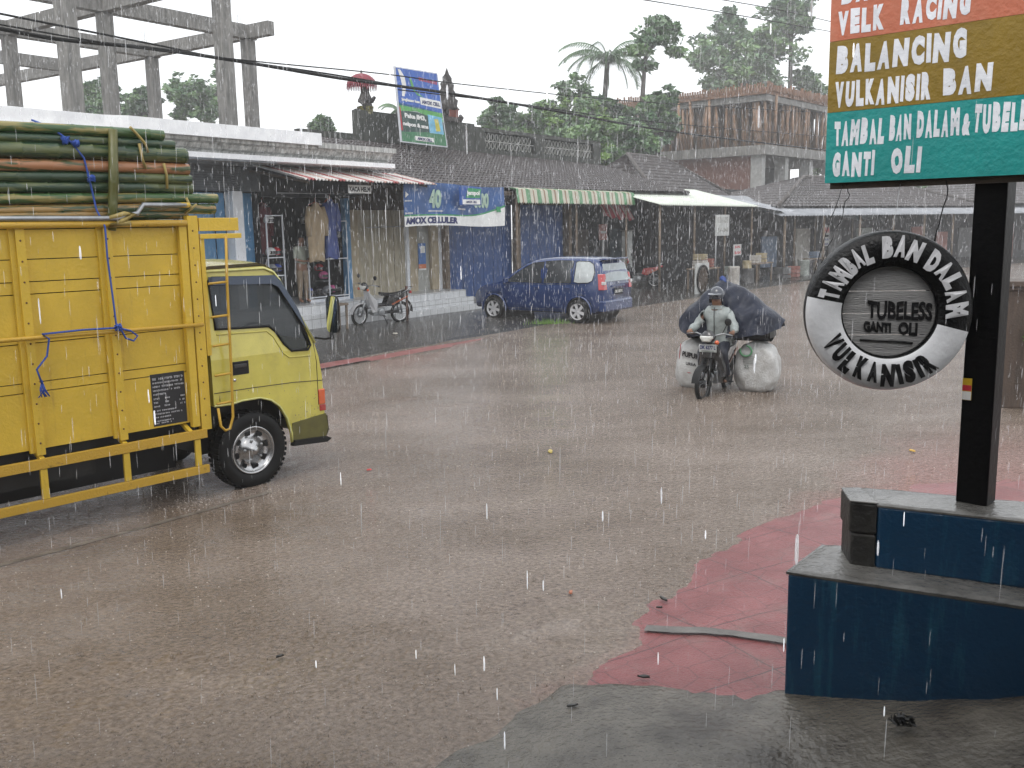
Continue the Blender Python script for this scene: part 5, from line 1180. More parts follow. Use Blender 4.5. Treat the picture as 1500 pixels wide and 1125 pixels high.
# stall tables with stacks
def table(s, d, w_, label):
    t = fempty('stall_table', s, d, label, 'table')
    b = MB(); b.box((0, 0, .78), (w_, .7, .05)); b.build('tabletop', MATS['wood_post'], t, bevel=.01)
    for sx in (-1, 1):
        for sy in (-1, 1): b = MB(); b.box((sx*(w_/2-.06), sy*.28, .38), (.06, .06, .76)); b.build('leg', MATS['wood_post'], t)
    return t
def crate(s, d, z, w_, h, gi, label):
    t = fempty('goods_crate', s, d, label, 'crate', z, 'crates and boxes at the stalls', rnd.uniform(-.3, .3))
    b = MB()
    for zz in (h*.18, h*.5, h*.82): b.box((0, -.2, zz), (w_, .02, h*.24)); b.box((0, .2, zz), (w_, .02, h*.24)); b.box((-w_/2, 0, zz), (.02, .4, h*.24)); b.box((w_/2, 0, zz), (.02, .4, h*.24))
    b.box((0, 0, .02), (w_, .4, .02)); b.box((0, 0, h*.7), (w_*.95, .36, h*.3)); b.build('slats', MATS['goods_%d' % gi], t)
def cyl(s, d, z, r, h, gi, label, name='storage_tin', cat='tin'):
    b = MB(); b.lathe([(0, 0), (r, 0), (r*1.03, h*.04), (r, h*.08), (r, h*.92), (r*1.03, h*.96), (r*.98, h), (0, h)], 16); o = b.build(name, MATS['goods_%d' % gi]); o.location = W(s, d, z); tag(o, label, cat, 'tins and drums at the stalls')
table(17.6, -2.6, 1.6, 'wooden stall table beside the small red lettered sign'); table(22.5, -2.9, 1.8, 'wooden stall table behind the rider'); table(28, -3.6, 1.8, 'wooden stall table furthest along under the grey tarpaulin')
for i, (s, d, z, w_, h, gi, wh_) in enumerate([(17.3, -2.6, .81, .5, .3, 0, 'on the first stall table'), (17.3, -2.6, 1.12, .46, .22, 3, 'on top of the pale crate on the first stall table'), (18.0, -2.6, .81, .4, .34, 1, 'at the right end of the first stall table'), (19.4, -3.0, .05, .6, .4, 2, 'on the ground right of the first stall table'), (19.4, -3.0, .46, .55, .35, 5, 'on top of the blue grey crate'), (22.2, -2.9, .81, .5, .32, 0, 'on the second stall table'), (22.9, -2.9, .81, .45, .4, 3, 'at the right end of the second stall table'), (24.4, -3.3, .05, .7, .5, 4, 'on the ground past the second stall table'), (25.6, -3.4, .05, .5, .5, 1, 'standing alone under the grey tarpaulin'), (27.8, -3.6, .81, .5, .3, 2, 'on the furthest stall table'), (28.5, -3.6, .81, .4, .3, 0, 'at the right end of the furthest stall table')]):
    crate(s, d, z, w_, h, gi, goods[gi][1]+' crate '+wh_)
for i, (s, d, z, r, h, gi, wh_) in enumerate([(18.9, -3.3, .05, .22, .75, 0, 'drum beside the stacked crates'), (20.6, -3.2, .05, .25, .6, 4, 'drum between the two stalls'), (20.5, -3.2, .66, .18, .3, 3, 'tin standing on the black drum'), (26.6, -3.5, .05, .25, .7, 5, 'drum near the furthest stall table'), (16.4, -3.1, .05, .2, .5, 1, 'drum right of the spoked wheel panel')]):
    cyl(s, d, z, r, h, gi, goods[gi][1]+' '+wh_)
# red chequered cloth, red box and parked dark motorbikes live in the gap by the van
rc = fempty('red_tile_canopy', 14.9, .2, 'small faded red and white scalloped cloth hanging under the striped awning', 'cloth', 2.75)
b = MB(); b.grid(lambda u, v: (u*2.2-.4, -.3*v+.04*math.sin(u*30), .55*(1-v)+.05*math.sin(u*20)*v-.12*u), 50, 5); b.build('cloth', stripe_mat('stripe_red2', [((.42, .07, .09), 2), ((.55, .5, .48), 1)], .22), rc, fix=False)
rb_ = fempty('red_notice', 16.1, .9, 'small rust red notice board on the dark wall behind the van', 'sign', 2.0)
b = MB(); b.box((0, 0, .2), (.6, .04, .6)); b.build('board', MATS['goods_1'], rb_); b = MB(); b.box((0, -.025, .2), (.4, .01, .1)); b.box((0, 0.01, -.5), (.06, .05, 3.0)); b.build('strip_and_stake', MATS['faded_sign'], rb_)
pw = fempty('pale_post', 17.5, .6, 'short pale painted wall pier standing behind the van roof', 'pier')
b = MB(); b.box((0, 0, 1.1), (.35, .3, 2.2)); b.build('shaft', MATS['faded_sign'], pw, bevel=.02); b = MB(); b.box((0, 0, 2.23), (.42, .36, .06)); b.build('cap', MATS['old_concrete'], pw)
# ---------------- unfinished concrete frame on the left
cf = fempty('concrete_frame', 0, 0, 'bare unfinished grey concrete frame of columns and beams above the white shop house', 'concrete frame')
conc = MATS['old_concrete']
S_ = [-3.35, 1.1, 6.45]; D_ = [4.0, 9.3, 14.7, 20.0]
for i, s in enumerate(S_):
    for j, d in enumerate(D_):
        if (i, j) in ((2, 0), (0, 1), (0, 2), (0, 3)): continue
        b = MB(); b.box((s, d, 6.6 if j else 8.2), (.36, .36, 4.6 if j else 7.8)); b.build('column', conc, cf, bevel=.01)
for j in (0, 1, 2, 3):
    b = MB(); b.box2((-9 if j else -8, D_[j]-.15, 8.92), ((S_[2]+.3) if j else S_[1]+.2, D_[j]+.15, 9.38)); b.build('beam', conc, cf, bevel=.01)
for i in (0, 1, 2):
    b = MB(); b.box2((S_[i]-.14, D_[0 if i < 2 else 1]-(1.2 if i == 2 else 0), 8.925), (S_[i]+.14, 26, 9.375)); b.build('beam', conc, cf, bevel=.01)
rb = MB(); rn = random.Random(3)
for s, d in ((6.25, 9.3), (1.35, 9.3), (6.25, 14.7), (1.35, 4.0)):
    for _ in range(3):
        x, y = s+rn.uniform(-.12, .12), d+rn.uniform(-.12, .12); rb.tube([(x, y, 9.3), (x+.02, y, 9.3+rn.uniform(.3, .7))], .008, 4)
rb.build('starter_bars', MATS['dark_metal'], cf)
# dark shed roof seen through the frame
sd = fempty('dark_roofed_shed', 1.0, 16, 'low shed with a dark pitched roof seen through the concrete frame', 'shed')
b = MB(); b.hexa([(-9.5, 0, 5.6), (2.0, 0, 5.6), (2.0, 9, 5.6), (-9.5, 9, 5.6)], [(-5.5, 4, 7.2), (-3.0, 4, 7.2), (-3.0, 5, 7.2), (-5.5, 5, 7.2)]); b.build('roof', mat('shed_roof', (.05, .05, .052), .5, .3), sd)
b = MB(); b.box2((-9, .5, 0), (1.6, 8.5, 5.6)); b.build('wall', MATS['dim_plaster'], sd)
# ---------------- brick building under construction with bamboo formwork
cx0 = DY(1112, 228, 62); KO = (cx0.x, 62); KROT = R(90-40)
kb = empty('brick_building_site', (KO[0], KO[1], -.6), KROT, 'half built red brick building with grey slab and a forest of bamboo props on top', 'building')
kb.scale = (1.24, 1.8, 1.29); kb.location.z = -.72
brick = mat('raw_brick', (.13, .055, .04), .85, .35, 5, .3, 30, col2=(.19, .10, .08))
b = MB(); b.box2((.1, .15, 0), (.35, 7.0, 5.75)); b.box2((.35, 6.7, 0), (14, 7.0, 5.75)); b.build('brick_wall', brick, kb)
b = MB(); b.box2((-.25, -.3, 5.72), (15, 7.3, 6.18)); b.build('floor_slab', conc, kb)
for x in (.2, 3.0, 6.2, 9.4, 12.6):
    b = MB(); b.box((x, .1, 2.86), (.42, .42, 5.72)); b.build('column', mat('pale_column', (.33, .33, .32), .7, .2), kb)
b = MB(); b.box2((.5, 3.6, 0), (14, 3.8, 5.72)); b.build('inner_wall', MATS['dark_room'], kb)
b = MB(); b.box2((-.4, -.35, 8.55), (15, -.2, 8.85)); b.box2((-.45, -.35, 8.55), (-.3, 7.3, 8.85)); b.box2((-.2, -.2, 8.7), (15, 7.1, 8.76)); b.build('formwork_edge', mat('form_timber', (.20, .105, .06), .7, .5, 5, stretch=(2, 2, 1)), kb)

b = MB(); b.box2((-.3, -.3, 8.25), (15, 0, 8.53)); b.box2((-.3, 0, 8.25), (0, 7.2, 8.53)); b.build('form_beam', conc, kb)
bamp = mat('prop_bamboo', (.30, .18, .11), .6, .45, 3); rn = random.Random(12)
tot = 0
for k in range(100):
    if k < 44: x, y = -.25+rn.uniform(-.08, .5), rn.uniform(-.2, 7.1)
    elif k < 84: x, y = rn.uniform(0, 11), -.2+rn.uniform(-.1, .5)
    else: x, y = rn.uniform(1, 12), rn.uniform(1, 6.5)
    b = MB(); b.tube([(x, y, 6.18), (x+rn.uniform(-.15, .15), y+rn.uniform(-.15, .15), 8.6)], .055, 5); b.build('bamboo_prop', bamp, kb)
b = MB()
for k in range(520):
    x, y = rn.uniform(.3, 12), rn.uniform(.3, 6.8); b.tube([(x, y, 6.18), (x+rn.uniform(-.2, .2), y+rn.uniform(-.2, .2), 8.6)], .04, 4)
o = b.build('inner_props', bamp, kb); o['kind'] = 'stuff'
b = MB()
for k in range(70):
    u = k/70*11.8-.4; b.box((u, -.40, 8.85), (.06, .06, .25+.35*rn.random()**2)); b.box((-.46, u*.6, 8.85), (.06, .06, .25+.35*rn.random()**2))
b.build('guard_uprights', MATS['form_timber'], kb)
# ---------------- trees
def tree(name, px, py_top, py_bot, Y, wpx, label, mats, n=2600, leaf=.28, blobs=9, seed=1, trunk=True, base_z=0, open_=0.0, cat='tree', group='trees behind the shops'):
    rn = random.Random(seed); top = DY(px, py_top, Y); bot = DY(px, py_bot, Y); h = top.z-bot.z; wd = wpx/F_PX*Y
    t = empty(name, (top.x, Y, 0), 0, label, cat, group); c0 = Vector((0, 0, (top.z+bot.z)/2))
    cr = MB(); tr = MB(); zc = bot.z
    tr.tube([(0, 0, 0), (.1, 0, zc*.5), (rn.uniform(-.3, .3), 0, zc), (rn.uniform(-.4, .4), 0, zc+h*.6)], [.28, .24, .18, .05], 7)
    B = []
    for k in range(blobs):
        a = 2*math.pi*k/blobs*1.618*2; r_ = (.15+.85*rn.random())*(1-.15*open_); zz = rn.uniform(-.42, .42)
        ex = math.sqrt(max(.05, 1-(zz*2.0)**2*.8))
        B.append((Vector((math.cos(a)*r_*wd/2*.72*ex, math.sin(a)*r_*wd/2*.6*ex, c0.z+zz*h*.85)), rn.uniform(.16, .30)*min(wd, h)*(1-.35*open_)))
    for c, r_ in B:
        tr.tube([(0, 0, min(zc, c.z-.3)*1.0), (c.x*.4, c.y*.4, (zc+c.z)/2), tuple(c)], [.12, .08, .02], 5)
        per = n//blobs; ncl = 16
        cl = []
        for _ in range(ncl):
            d = Vector((rn.gauss(0, 1), rn.gauss(0, 1), rn.gauss(0, .8))).normalized()*r_*rn.uniform(.45, 1.1); cl.append(c+d)
        for q in cl: leaf_cloud(cr, q, (r_*.42, r_*.42, r_*.24), per//ncl, leaf*rn.uniform(.8, 1.2), rn, flat=.5, mi=rn.randrange(len(mats)))
    cr.build('crown', mats, t, fix=False); tr.build('trunk', mat('bark', (.07, .06, .05), .8, .3, 5), t)
    return t
lf = [mat('leaf_a', (.10, .18, .08), .4, .35, .8), mat('leaf_b', (.14, .24, .09), .4, .35, .8), mat('leaf_c', (.07, .14, .065), .4, .3, .8)]
lfy = [mat('leaf_d', (.13, .23, .04), .5, .35, .8), lf[1], lf[0]]
T_ = [ # px, top, bottom, Y, width px, label
 (140, 105, 190, 68, 70, 'pale hazy round crowned tree seen through the left of the concrete frame'),
 (205, 130, 200, 66, 60, 'small hazy tree between the middle columns of the concrete frame'),
 (262, 115, 180, 66, 62, 'loosely branched tree left of the tall front column'),
 (300, 85, 190, 64, 110, 'larger open crowned tree spreading behind the right columns of the frame'),
 (470, 165, 200, 60, 50, 'small feathery treetop showing above the white cornice end'),
 (725, 145, 240, 62, 85, 'low rounded tree right beside the stone finial'),
 (775, 140, 240, 62, 110, 'bushy green tree above the first pierced screen'),
 (835, 108, 240, 60, 120, 'taller bushy tree left of the coconut palm'),
 (900, 120, 270, 62, 120, 'dense dark tree under the coconut palm'),
 (860, 175, 280, 56, 150, 'wide low yellowish green tree behind the second pierced screen'),
 (918, 185, 310, 56, 110, 'deep green tree reaching down to the hip roof beside the building site'),
 (965, 125, 230, 58, 60, 'small tree left of the bamboo props'),
 (1085, 8, 160, 88, 160, 'biggest tree with drooping leaves towering behind the building site'),
 (1160, -20, 60, 88, 100, 'high airy branch crown just left of the painted signboard'),
 (1185, 105, 160, 90, 60, 'low palm like tree between the building site and the signboard'),
 (1480, 180, 320, 90, 90, 'far hazy tree right of the black post'),
 (795, 185, 260, 64, 170, 'low hedge like tree directly above the tiled roof parapet')]
for i, (px, a, b_, Y, wp_, lb) in enumerate(T_):
    op = .8 if i in (2, 3, 13, 4) else .0
    tree('broadleaf_tree', px, a, b_, Y, wp_, lb, lfy if i in (9, 7, 6) else lf, n=11000 if not op else 3000, leaf=(.20 if i < 12 else .30), blobs=11 if not op else 14, seed=40+i, open_=op)
# slender leaning tree with a flat tuft
t = empty('slender_tree', (DY(945, 150, 58).x, 58, 0), 0, 'slender leaning tree with a flat umbrella tuft right of the palm', 'tree', 'trees behind the shops')
b = MB(); p0 = DY(940, 160, 58); p1 = DY(945, 85, 58); p2 = DY(962, 45, 58); ox = t.location.x
b.tube([(0, 0, 0), (p0.x-ox, 0, p0.z), (p1.x-ox, 0, p1.z), (p2.x-ox, 0, p2.z)], [.22, .16, .12, .06], 6)
rn = random.Random(8); cr = MB()
for (px, py, r_) in ((935, 75, .9), (955, 45, 1.1), (975, 55, 1.2), (990, 75, .7), (965, 30, .8), (948, 62, .8), (980, 40, .7), (945, 95, .8)):
    c = DY(px, py, 58); c = Vector((c.x-ox, rn.uniform(-.5, .5), c.z)); b.tube([(p2.x-ox-.1, 0, p2.z-.6), tuple(c)], [.06, .02], 4); leaf_cloud(cr, c, (r_, r_, r_*.4), 170, .24, rn, mi=rn.randrange(3))
b.build('trunk', MATS['bark'], t); cr.build('crown', lf, t, fix=False)
# coconut palm
def palm(px, py, Y, r_, label, seed=1, nf=17, group='trees behind the shops'):
    rn = random.Random(seed); c = DY(px, py, Y); t = empty('coconut_palm', (c.x-.6, Y, 0), 0, label, 'palm tree', group)
    b = MB(); b.tube([(0, 0, 0), (.1, 0, c.z*.5), (.6, 0, c.z)], [.25, .18, .15], 8); b.build('trunk', MATS['bark'], t)
    cr = MB()
    for k in range(nf):
        a = 2*math.pi*k/nf+rn.uniform(-.15, .15); el = rn.uniform(-.2, .95); L_ = r_*rn.uniform(.85, 1.1); P = []; p = Vector((.6, 0, c.z)); e = el
        for s in range(9): P.append(p.copy()); p = p+Vector((math.cos(a)*math.cos(e), math.sin(a)*math.cos(e), math.sin(e)))*L_/8; e -= .22
        cr.tube(P, [.04]*8+[.01], 4)
        for s in range(1, 9):
            for q in range(3):
                pt_ = P[s-1].lerp(P[s], q/3); side = Vector((-math.sin(a), math.cos(a), 0)); ll = L_*.24*(1-.55*abs(s-4)/5)
                for sg in (-1, 1):
                    tip = pt_+side*sg*ll*.75+Vector((math.cos(a)*ll*.4, math.sin(a)*ll*.4, -ll*.55)); cr.add([pt_, pt_+Vector((math.cos(a)*.09, math.sin(a)*.09, 0)), tip], [(0, 1, 2)])
    cr.build('fronds', lf[0], t, fix=False); return t
palm(890, 88, 62, 3.3, 'tall coconut palm with drooping fronds above the shop roofs', 2, 26)
palm(583, 160, 60, 1.3, 'hazy palm crown just left of the roof billboard', 5, 12)
palm(1188, 122, 92, 2.4, 'distant palm crown left of the signboard edge', 9, 13)
# ---------------- overhead cables
def cable(pix, d, r, label, mt='rubber'):
    mb = MB(); P = [FP(px, py, d) for px, py in pix]; a, b_ = P[0], P[1]; P = [a+(a-b_)*.4]+P; P.append(P[-1]+(P[-1]-P[-2])*.15)
    Q = []
    for i in range(len(P)-1):
        for k in range(6): t_ = k/6; m0 = (P[i+1]-P[max(i-1, 0)])*.5; m1 = (P[min(i+2, len(P)-1)]-P[i])*.5; Q.append(P[i]*(2*t_**3-3*t_**2+1)+m0*(t_**3-2*t_**2+t_)+P[i+1]*(-2*t_**3+3*t_**2)+m1*(t_**3-t_**2))
    Q.append(P[-1]); mb.tube(Q, r, 6); o = mb.build('overhead_cable', MATS[mt]); tag(o, label, 'cable', 'overhead cables along the street')
cable([(0, 42), (90, 58), (230, 72), (370, 93), (500, 115), (640, 134), (800, 160), (930, 184), (1040, 200), (1210, 220)], -2.5, .034, 'thick twisted black cable crossing the whole view lowest of all')
cable([(0, 20), (90, 38), (230, 66), (330, 86), (480, 108), (600, 128), (700, 143)], -2.4, .018, 'thin cable running into the thick one from the upper left')
cable([(0, 36), (200, 70), (375, 90), (560, 108), (700, 126), (950, 150), (1210, 165)], -2.6, .014, 'upper thin cable drawn above the roof billboard')
cable([(640, 138), (760, 152), (900, 172), (1050, 187), (1210, 200)], -2.3, .014, 'middle thin cable between the two heavier ones on the right')
cable([(945, 0), (1080, 22), (1210, 45)], -2.5, .018, 'lower of the two cables entering at the top right'); cable([(1060, 0), (1140, 14), (1210, 30)], -2.5, .018, 'upper of the two cables entering at the top right')
# ---------------- shops further round the bend (second street frame)
F2O = Vector((13.0, 45.0, 0)); F2R = R(90-52)
def f2(name, s, d, z, label, cat, group=None):
    u = Vector((math.cos(F2R), math.sin(F2R), 0)); k = Vector((-math.sin(F2R), math.cos(F2R), 0)); return empty(name, F2O+u*s+k*d+Vector((0, 0, z)), F2R, label, cat, group)
def hip2(s0, s1, d1, ze, zr, r0, r1, label):
    t = f2('hip_roof_house', 0, 0, 0, label, 'house'); a = (r0, d1/2, zr); c = (r1, d1/2, zr)
    b = MB(); tile_roof_mesh(b, (s0, -.5, ze), (s1, -.5, ze), a, c, int((s1-s0)/.3), 12); b.build('front_slope', MATS['roof_tile'], t, fix=False)
    b = MB(); tile_roof_mesh(b, (s0, d1, ze), (s0, -.5, ze), (a[0]-.01, a[1], a[2]), a, 20, 12); b.build('side_slope', MATS['roof_tile'], t, fix=False)
    b = MB(); b.tube([(s0, -.5, ze+.05), a, c, (s1, -.5, ze+.05)], .1, 6); b.build('ridge_tiles', MATS['ridge'], t)
    b = MB(); b.box2((s0+.5, .4, 0), (s1-.5, d1, ze)); b.build('wall', MATS['dark_room'], t); return t
hip2(-1.5, 18, 7, 3.15, 4.8, 6.0, 12.0, 'house with a grey brown hipped tile roof seen between the signboard and the tyre')
hip2(18.5, 36, 8, 3.3, 5.3, 25, 30, 'furthest tile roofed house, seen right of the black post')
fr2 = f2('far_shop_row', 0, 0, 0, 'dim row of open shops with posts far along the bend behind the hanging tyre', 'shop row')
b = MB(); b.box2((18, .6, 0), (90, 6, 3.2)); b.box2((-8, .9, 0), (-1, 1.1, 3.2)); b.build('shop_wall', MATS['dark_room'], fr2)
b = MB()
for z0 in (3.0,): corrug(b, -3, 40, .3, 3.25, -1.8, 2.72, .22, .02)
b.build('awning_sheet', mat('dull_sheet', (.22, .23, .25), .35, .25, 1.0), fr2)
for i in range(15): b = MB(); b.tube([(-2.5+i*2.9, -1.6, -.05), (-2.5+i*2.9, -1.6, 2.75)], .06, 6); b.build('post', MATS['wood_post'], fr2)
rn = random.Random(77)
for i in range(14):
    x = -1+i*2.6; c = rn.randrange(6); b = MB(); b.box((x, .35, 1.1), (rn.uniform(.8, 1.8), .08, rn.uniform(1.2, 2.1))); b.build('shop_board', MATS['goods_%d' % c], fr2)
b = MB(); b.grid(lambda u, v: (-4+60*u, -3.2+3.4*v, .03+.04*v), 60, 5); o = b.build('far_pavement', wet_pav); o.location = F2O; o.rotation_euler = (0, 0, F2R); tag(o, kind='structure')
for i, (px, a, bt, Y, wp_, lb) in enumerate([(1440, 225, 330, 88, 120, 'hazy tree rising behind the black post above the far roofs'), (1310, 225, 300, 92, 110, 'hazy tree showing under the signboard above the far hip roof'), (1230, 215, 290, 95, 100, 'hazy tree at the left end of the gap under the signboard'), (1380, 240, 300, 90, 90, 'low hazy tree between two others under the signboard')]):
    tree('broadleaf_tree', px, a, bt, Y, wp_, lb, lf, n=6000, leaf=.32, blobs=9, seed=90+i)
# ================================================================== blue people carrier
MP = empty('parked_van', G(850, 472)-Vector((-.574, -.819, 0))*.0+Vector((.38, .35, .0)), R(145), 'dark blue seven seat people carrier parked nose in towards the steps', 'people carrier')
# local x = forward, y = left (towards the camera). origin on the ground below the rear axle centre
carp = mat('van_blue_paint', (.005, .026, .115), .25, .15, 3, coat=.8)
HW = .80
def wid(z, x):
    # half width at height z and station x
    if z < .3: w_ = .74
    elif z < .95: w_ = .74+.08*math.sin((z-.3)/.65*1.57)
    else: w_ = .82-.20*((z-.95)/.70)**1.25
    if x > 2.6: w_ -= .22*((x-2.6)/.85)**2
    if x < -.35: w_ -= .10*((-.35-x)/.35)**2
    return w_
def topz(x):
    P = [(-.72, 1.02), (-.66, 1.30), (-.56, 1.56), (-.42, 1.635), (0, 1.665), (.8, 1.675), (1.3, 1.64), (1.62, 1.55), (2.0, 1.32), (2.38, 1.07), (2.6, 1.0), (3.0, .93), (3.3, .82), (3.42, .68)]
    for a, b_ in zip(P, P[1:]):
        if a[0] <= x <= b_[0]: t = (x-a[0])/(b_[0]-a[0]); return a[1]+(b_[1]-a[1])*t
    return P[-1][1] if x > 0 else P[0][1]
xs = [-.72, -.70, -.66, -.6, -.5, -.42, -.2, 0, .3, .6, .9, 1.2, 1.4, 1.62, 1.8, 2.0, 2.2, 2.38, 2.6, 2.8, 3.0, 3.2, 3.34, 3.42, 3.44]
vs = []; fs = []; K = 13
for x in xs:
    tz = topz(x); zb = .24 if -.5 < x < 3.2 else .30
    hs2 = [zb, zb+.04, .45, .62, .78, .92]; hs2 = [min(h, tz-.12) if tz < 1.1 else h for h in hs2]
    top_ = [.92+(tz-.92)*k for k in (.3, .6, .85, .96)] if tz > 1.1 else [tz-.10, tz-.07, tz-.04, tz-.02]
    hh = hs2+top_
    pts = [(wid(min(h, 1.62), x)*(1 if i else .9)*(.94 if i == len(hh)-1 else 1), h) for i, h in enumerate(hh)]
    pts += [(pts[-1][0]*.80, tz-.003), (pts[-1][0]*.4, tz+.012), (0, tz+.016)]
    L_ = [(0, zb)]+[(y, z) for y, z in pts]
    ring = [(x, y, z) for y, z in L_]+[(x, -y, z) for y, z in L_[-2:0:-1]]
    vs += ring; NR = len(ring)
for i in range(len(xs)-1):
    for k in range(NR): fs.append((i*NR+k, i*NR+(k+1) % NR, (i+1)*NR+(k+1) % NR, (i+1)*NR+k))
fs += [tuple(range(NR))[::-1], tuple((len(xs)-1)*NR+k for k in range(NR))]
b = MB(); b.add(vs, fs, 0, True); body = b.build('body', carp, MP)
cb_ = MB()
for x in (0, 2.65): cb_.lathe([(0, -1.2), (.365, -1.2), (.365, 1.2), (0, 1.2)], 28, 'Y', (x, 0, .30))
cut(body, cb_); 
for p in body.data.polygons: p.use_smooth = True
b = MB()
for x in (0, 2.65): b.lathe([(.36, -.76), (.36, .76)], 28, 'Y', (x, 0, .30)); b.box((x, 0, .42), (.7, 1.1, .45))
b.build('wheel_housings', blk, MP)
mat('car_glass', (.03, .035, .04), .06, .1, coat=1)
def side_pane(pts, sg, m, name, off=.006):
    b = MB(); n = len(pts)
    loops = []
    P = [(x, sg*(wid(z, x)+off), z) for x, z in pts]
    c = (sum(p[0] for p in P)/n, sg*(wid(sum(p[2] for p in P)/n, 0)+off+.004), sum(p[2] for p in P)/n)
    b.add(P+[c], [(i, (i+1) % n, n) for i in range(n)], 0, True); return b.build(name, m, MP, fix=False)
panes = [[(1.10, 1.02), (1.10, 1.56), (1.40, 1.53), (1.62, 1.44), (2.05, 1.17), (2.22, 1.03)], [(.20, 1.03), (.20, 1.585), (.6, 1.59), (1.03, 1.57), (1.03, 1.02)], [(-.42, 1.10), (-.46, 1.30), (-.40, 1.50), (-.28, 1.57), (.05, 1.58), (.12, 1.55), (.12, 1.06), (.0, 1.03), (-.3, 1.04)]]
for sg in (1, -1):
    side_pane(panes[0], sg, MATS['car_glass'], 'front_side_window'); side_pane(panes[1], sg, MATS['car_glass'], 'rear_side_window')
    side_pane(panes[2], sg, mat('quarter_glass', (.42, .45, .45), .12, .3, 2, coat=1), 'quarter_window')
    for pn in panes: b = MB(); b.tube([(x, sg*(wid(z, x)+.006), z) for x, z in pn], .010, 4, closed=True); b.build('window_rubber', blk, MP)
    b = MB()
    for ln_ in ([(1.065, .30), (1.065, 1.0), (1.065, 1.6)], [(.17, .45), (.16, 1.0), (.16, 1.6)], [(2.30, .35), (2.32, .98)], [(.35, .35), (2.3, .33)], [(-.68, .985), (0, .99), (1.1, .985), (2.32, .97)]): b.tube([(x, sg*(wid(z, x)+.001), z) for x, z in ln_], .005, 4)
    b.build('door_gaps', mat('gap_dark', (.01, .012, .03), .6), MP)
    for x in (.32, 1.25): b = MB(); b.box((x, sg*.835, .90), (.17, .02, .035)); b.build('door_handle', carp, MP, bevel=.006)
    b = MB(); b.box((2.16, sg*.93, 1.06), (.10, .16, .13)); b.build('door_mirror', carp, MP, bevel=.03)
    for x in (0, 2.65):
        b = MB(); b.tube([(x+.385*math.cos(a), sg*(.80 if x == 0 else .795), .30+.385*math.sin(a)) for a in [R(-8)+R(196)*k/16 for k in range(17)]], .028, 6); b.build('wheel_arch', carp, MP)
# windscreen and rear glass
b = MB(); b.grid(lambda u, v: (2.34-.70*v, (u-.5)*2*(.70-.10*v)*.93, topz(2.34-.70*v)+.012+.01*(1-(2*u-1)**2)), 12, 6); b.build('windscreen', MATS['car_glass'], MP, fix=False)
b = MB(); b.grid(lambda u, v: (-.725+.14*v-.012*(1-(2*u-1)**2)+(.0 if v < 1 else .0), (u-.5)*2*(.67-.09*v), 1.07+.44*v), 12, 6); b.build('rear_window', mat('rear_glass', (.20, .24, .25), .12, .2, 2, coat=1), MP, fix=False)
b = MB(); b.box((-.60, 0, 1.625), (.22, 1.14, .035)); b.build('roof_spoiler', carp, MP, bevel=.012)
for sg in (1, -1):
    b = MB(); b.hexa([(-.735, sg*.58, .86), (-.735, sg*.74, .86), (-.60, sg*.80, .86), (-.60, sg*.60, .86)], [(-.70, sg*.61, 1.26), (-.69, sg*.685, 1.26), (-.55, sg*.76, 1.26), (-.55, sg*.6, 1.26)]); b.build('tail_light', mat('tail_red', (.42, .012, .015), .12, .2, 9, coat=1), MP, bevel=.012)
    b = MB(); b.box((-.70, sg*.70, 1.03), (.09, .10, .08)); b.build('reversing_light', mat('clear_lens', (.6, .6, .6), .1, coat=1), MP, bevel=.01)
    b = MB(); b.hexa([(3.30, sg*.42, .68), (3.33, sg*.62, .68), (2.98, sg*.76, .74), (3.0, sg*.5, .74)], [(3.20, sg*.44, .84), (3.20, sg*.60, .84), (2.90, sg*.72, .90), (2.92, sg*.5, .92)]); b.build('headlight', MATS['clear_lens'], MP, bevel=.02)
b = MB(); b.box((-.66, 0, .45), (.20, 1.50, .30)); b.build('rear_bumper', carp, MP, bevel=.05)
b = MB(); b.box((-.735, 0, .94), (.03, .70, .055)); b.build('tailgate_garnish', carp, MP, bevel=.012)
b = MB(); b.box((-.745, 0, .80), (.012, .44, .15)); b.build('number_plate', blk, MP)
b = MB(); writing(b, 'DK 1357 K', -.19, .19, .765, .835, fn=lambda a, b_, c: (-.752-c, -a, b_), bold=.03, th=.002); b.build('plate_characters', MATS['white_paint'], MP)
b = MB(); b.tube([(-.752, .045*math.cos(a), 1.02+.028*math.sin(a)) for a in [2*math.pi*k/14 for k in range(14)]], .006, 4, closed=True); b.tube([(-.754, .026*math.cos(a), 1.02+.026*math.sin(a)) for a in [2*math.pi*k/12 for k in range(12)]], .004, 4, closed=True); b.build('badge', MATS['chrome'], MP)
b = MB(); b.tube([(-.70, .1, 1.05), (-.705, -.25, 1.10)], .008, 4); b.build('rear_wiper', blk, MP)
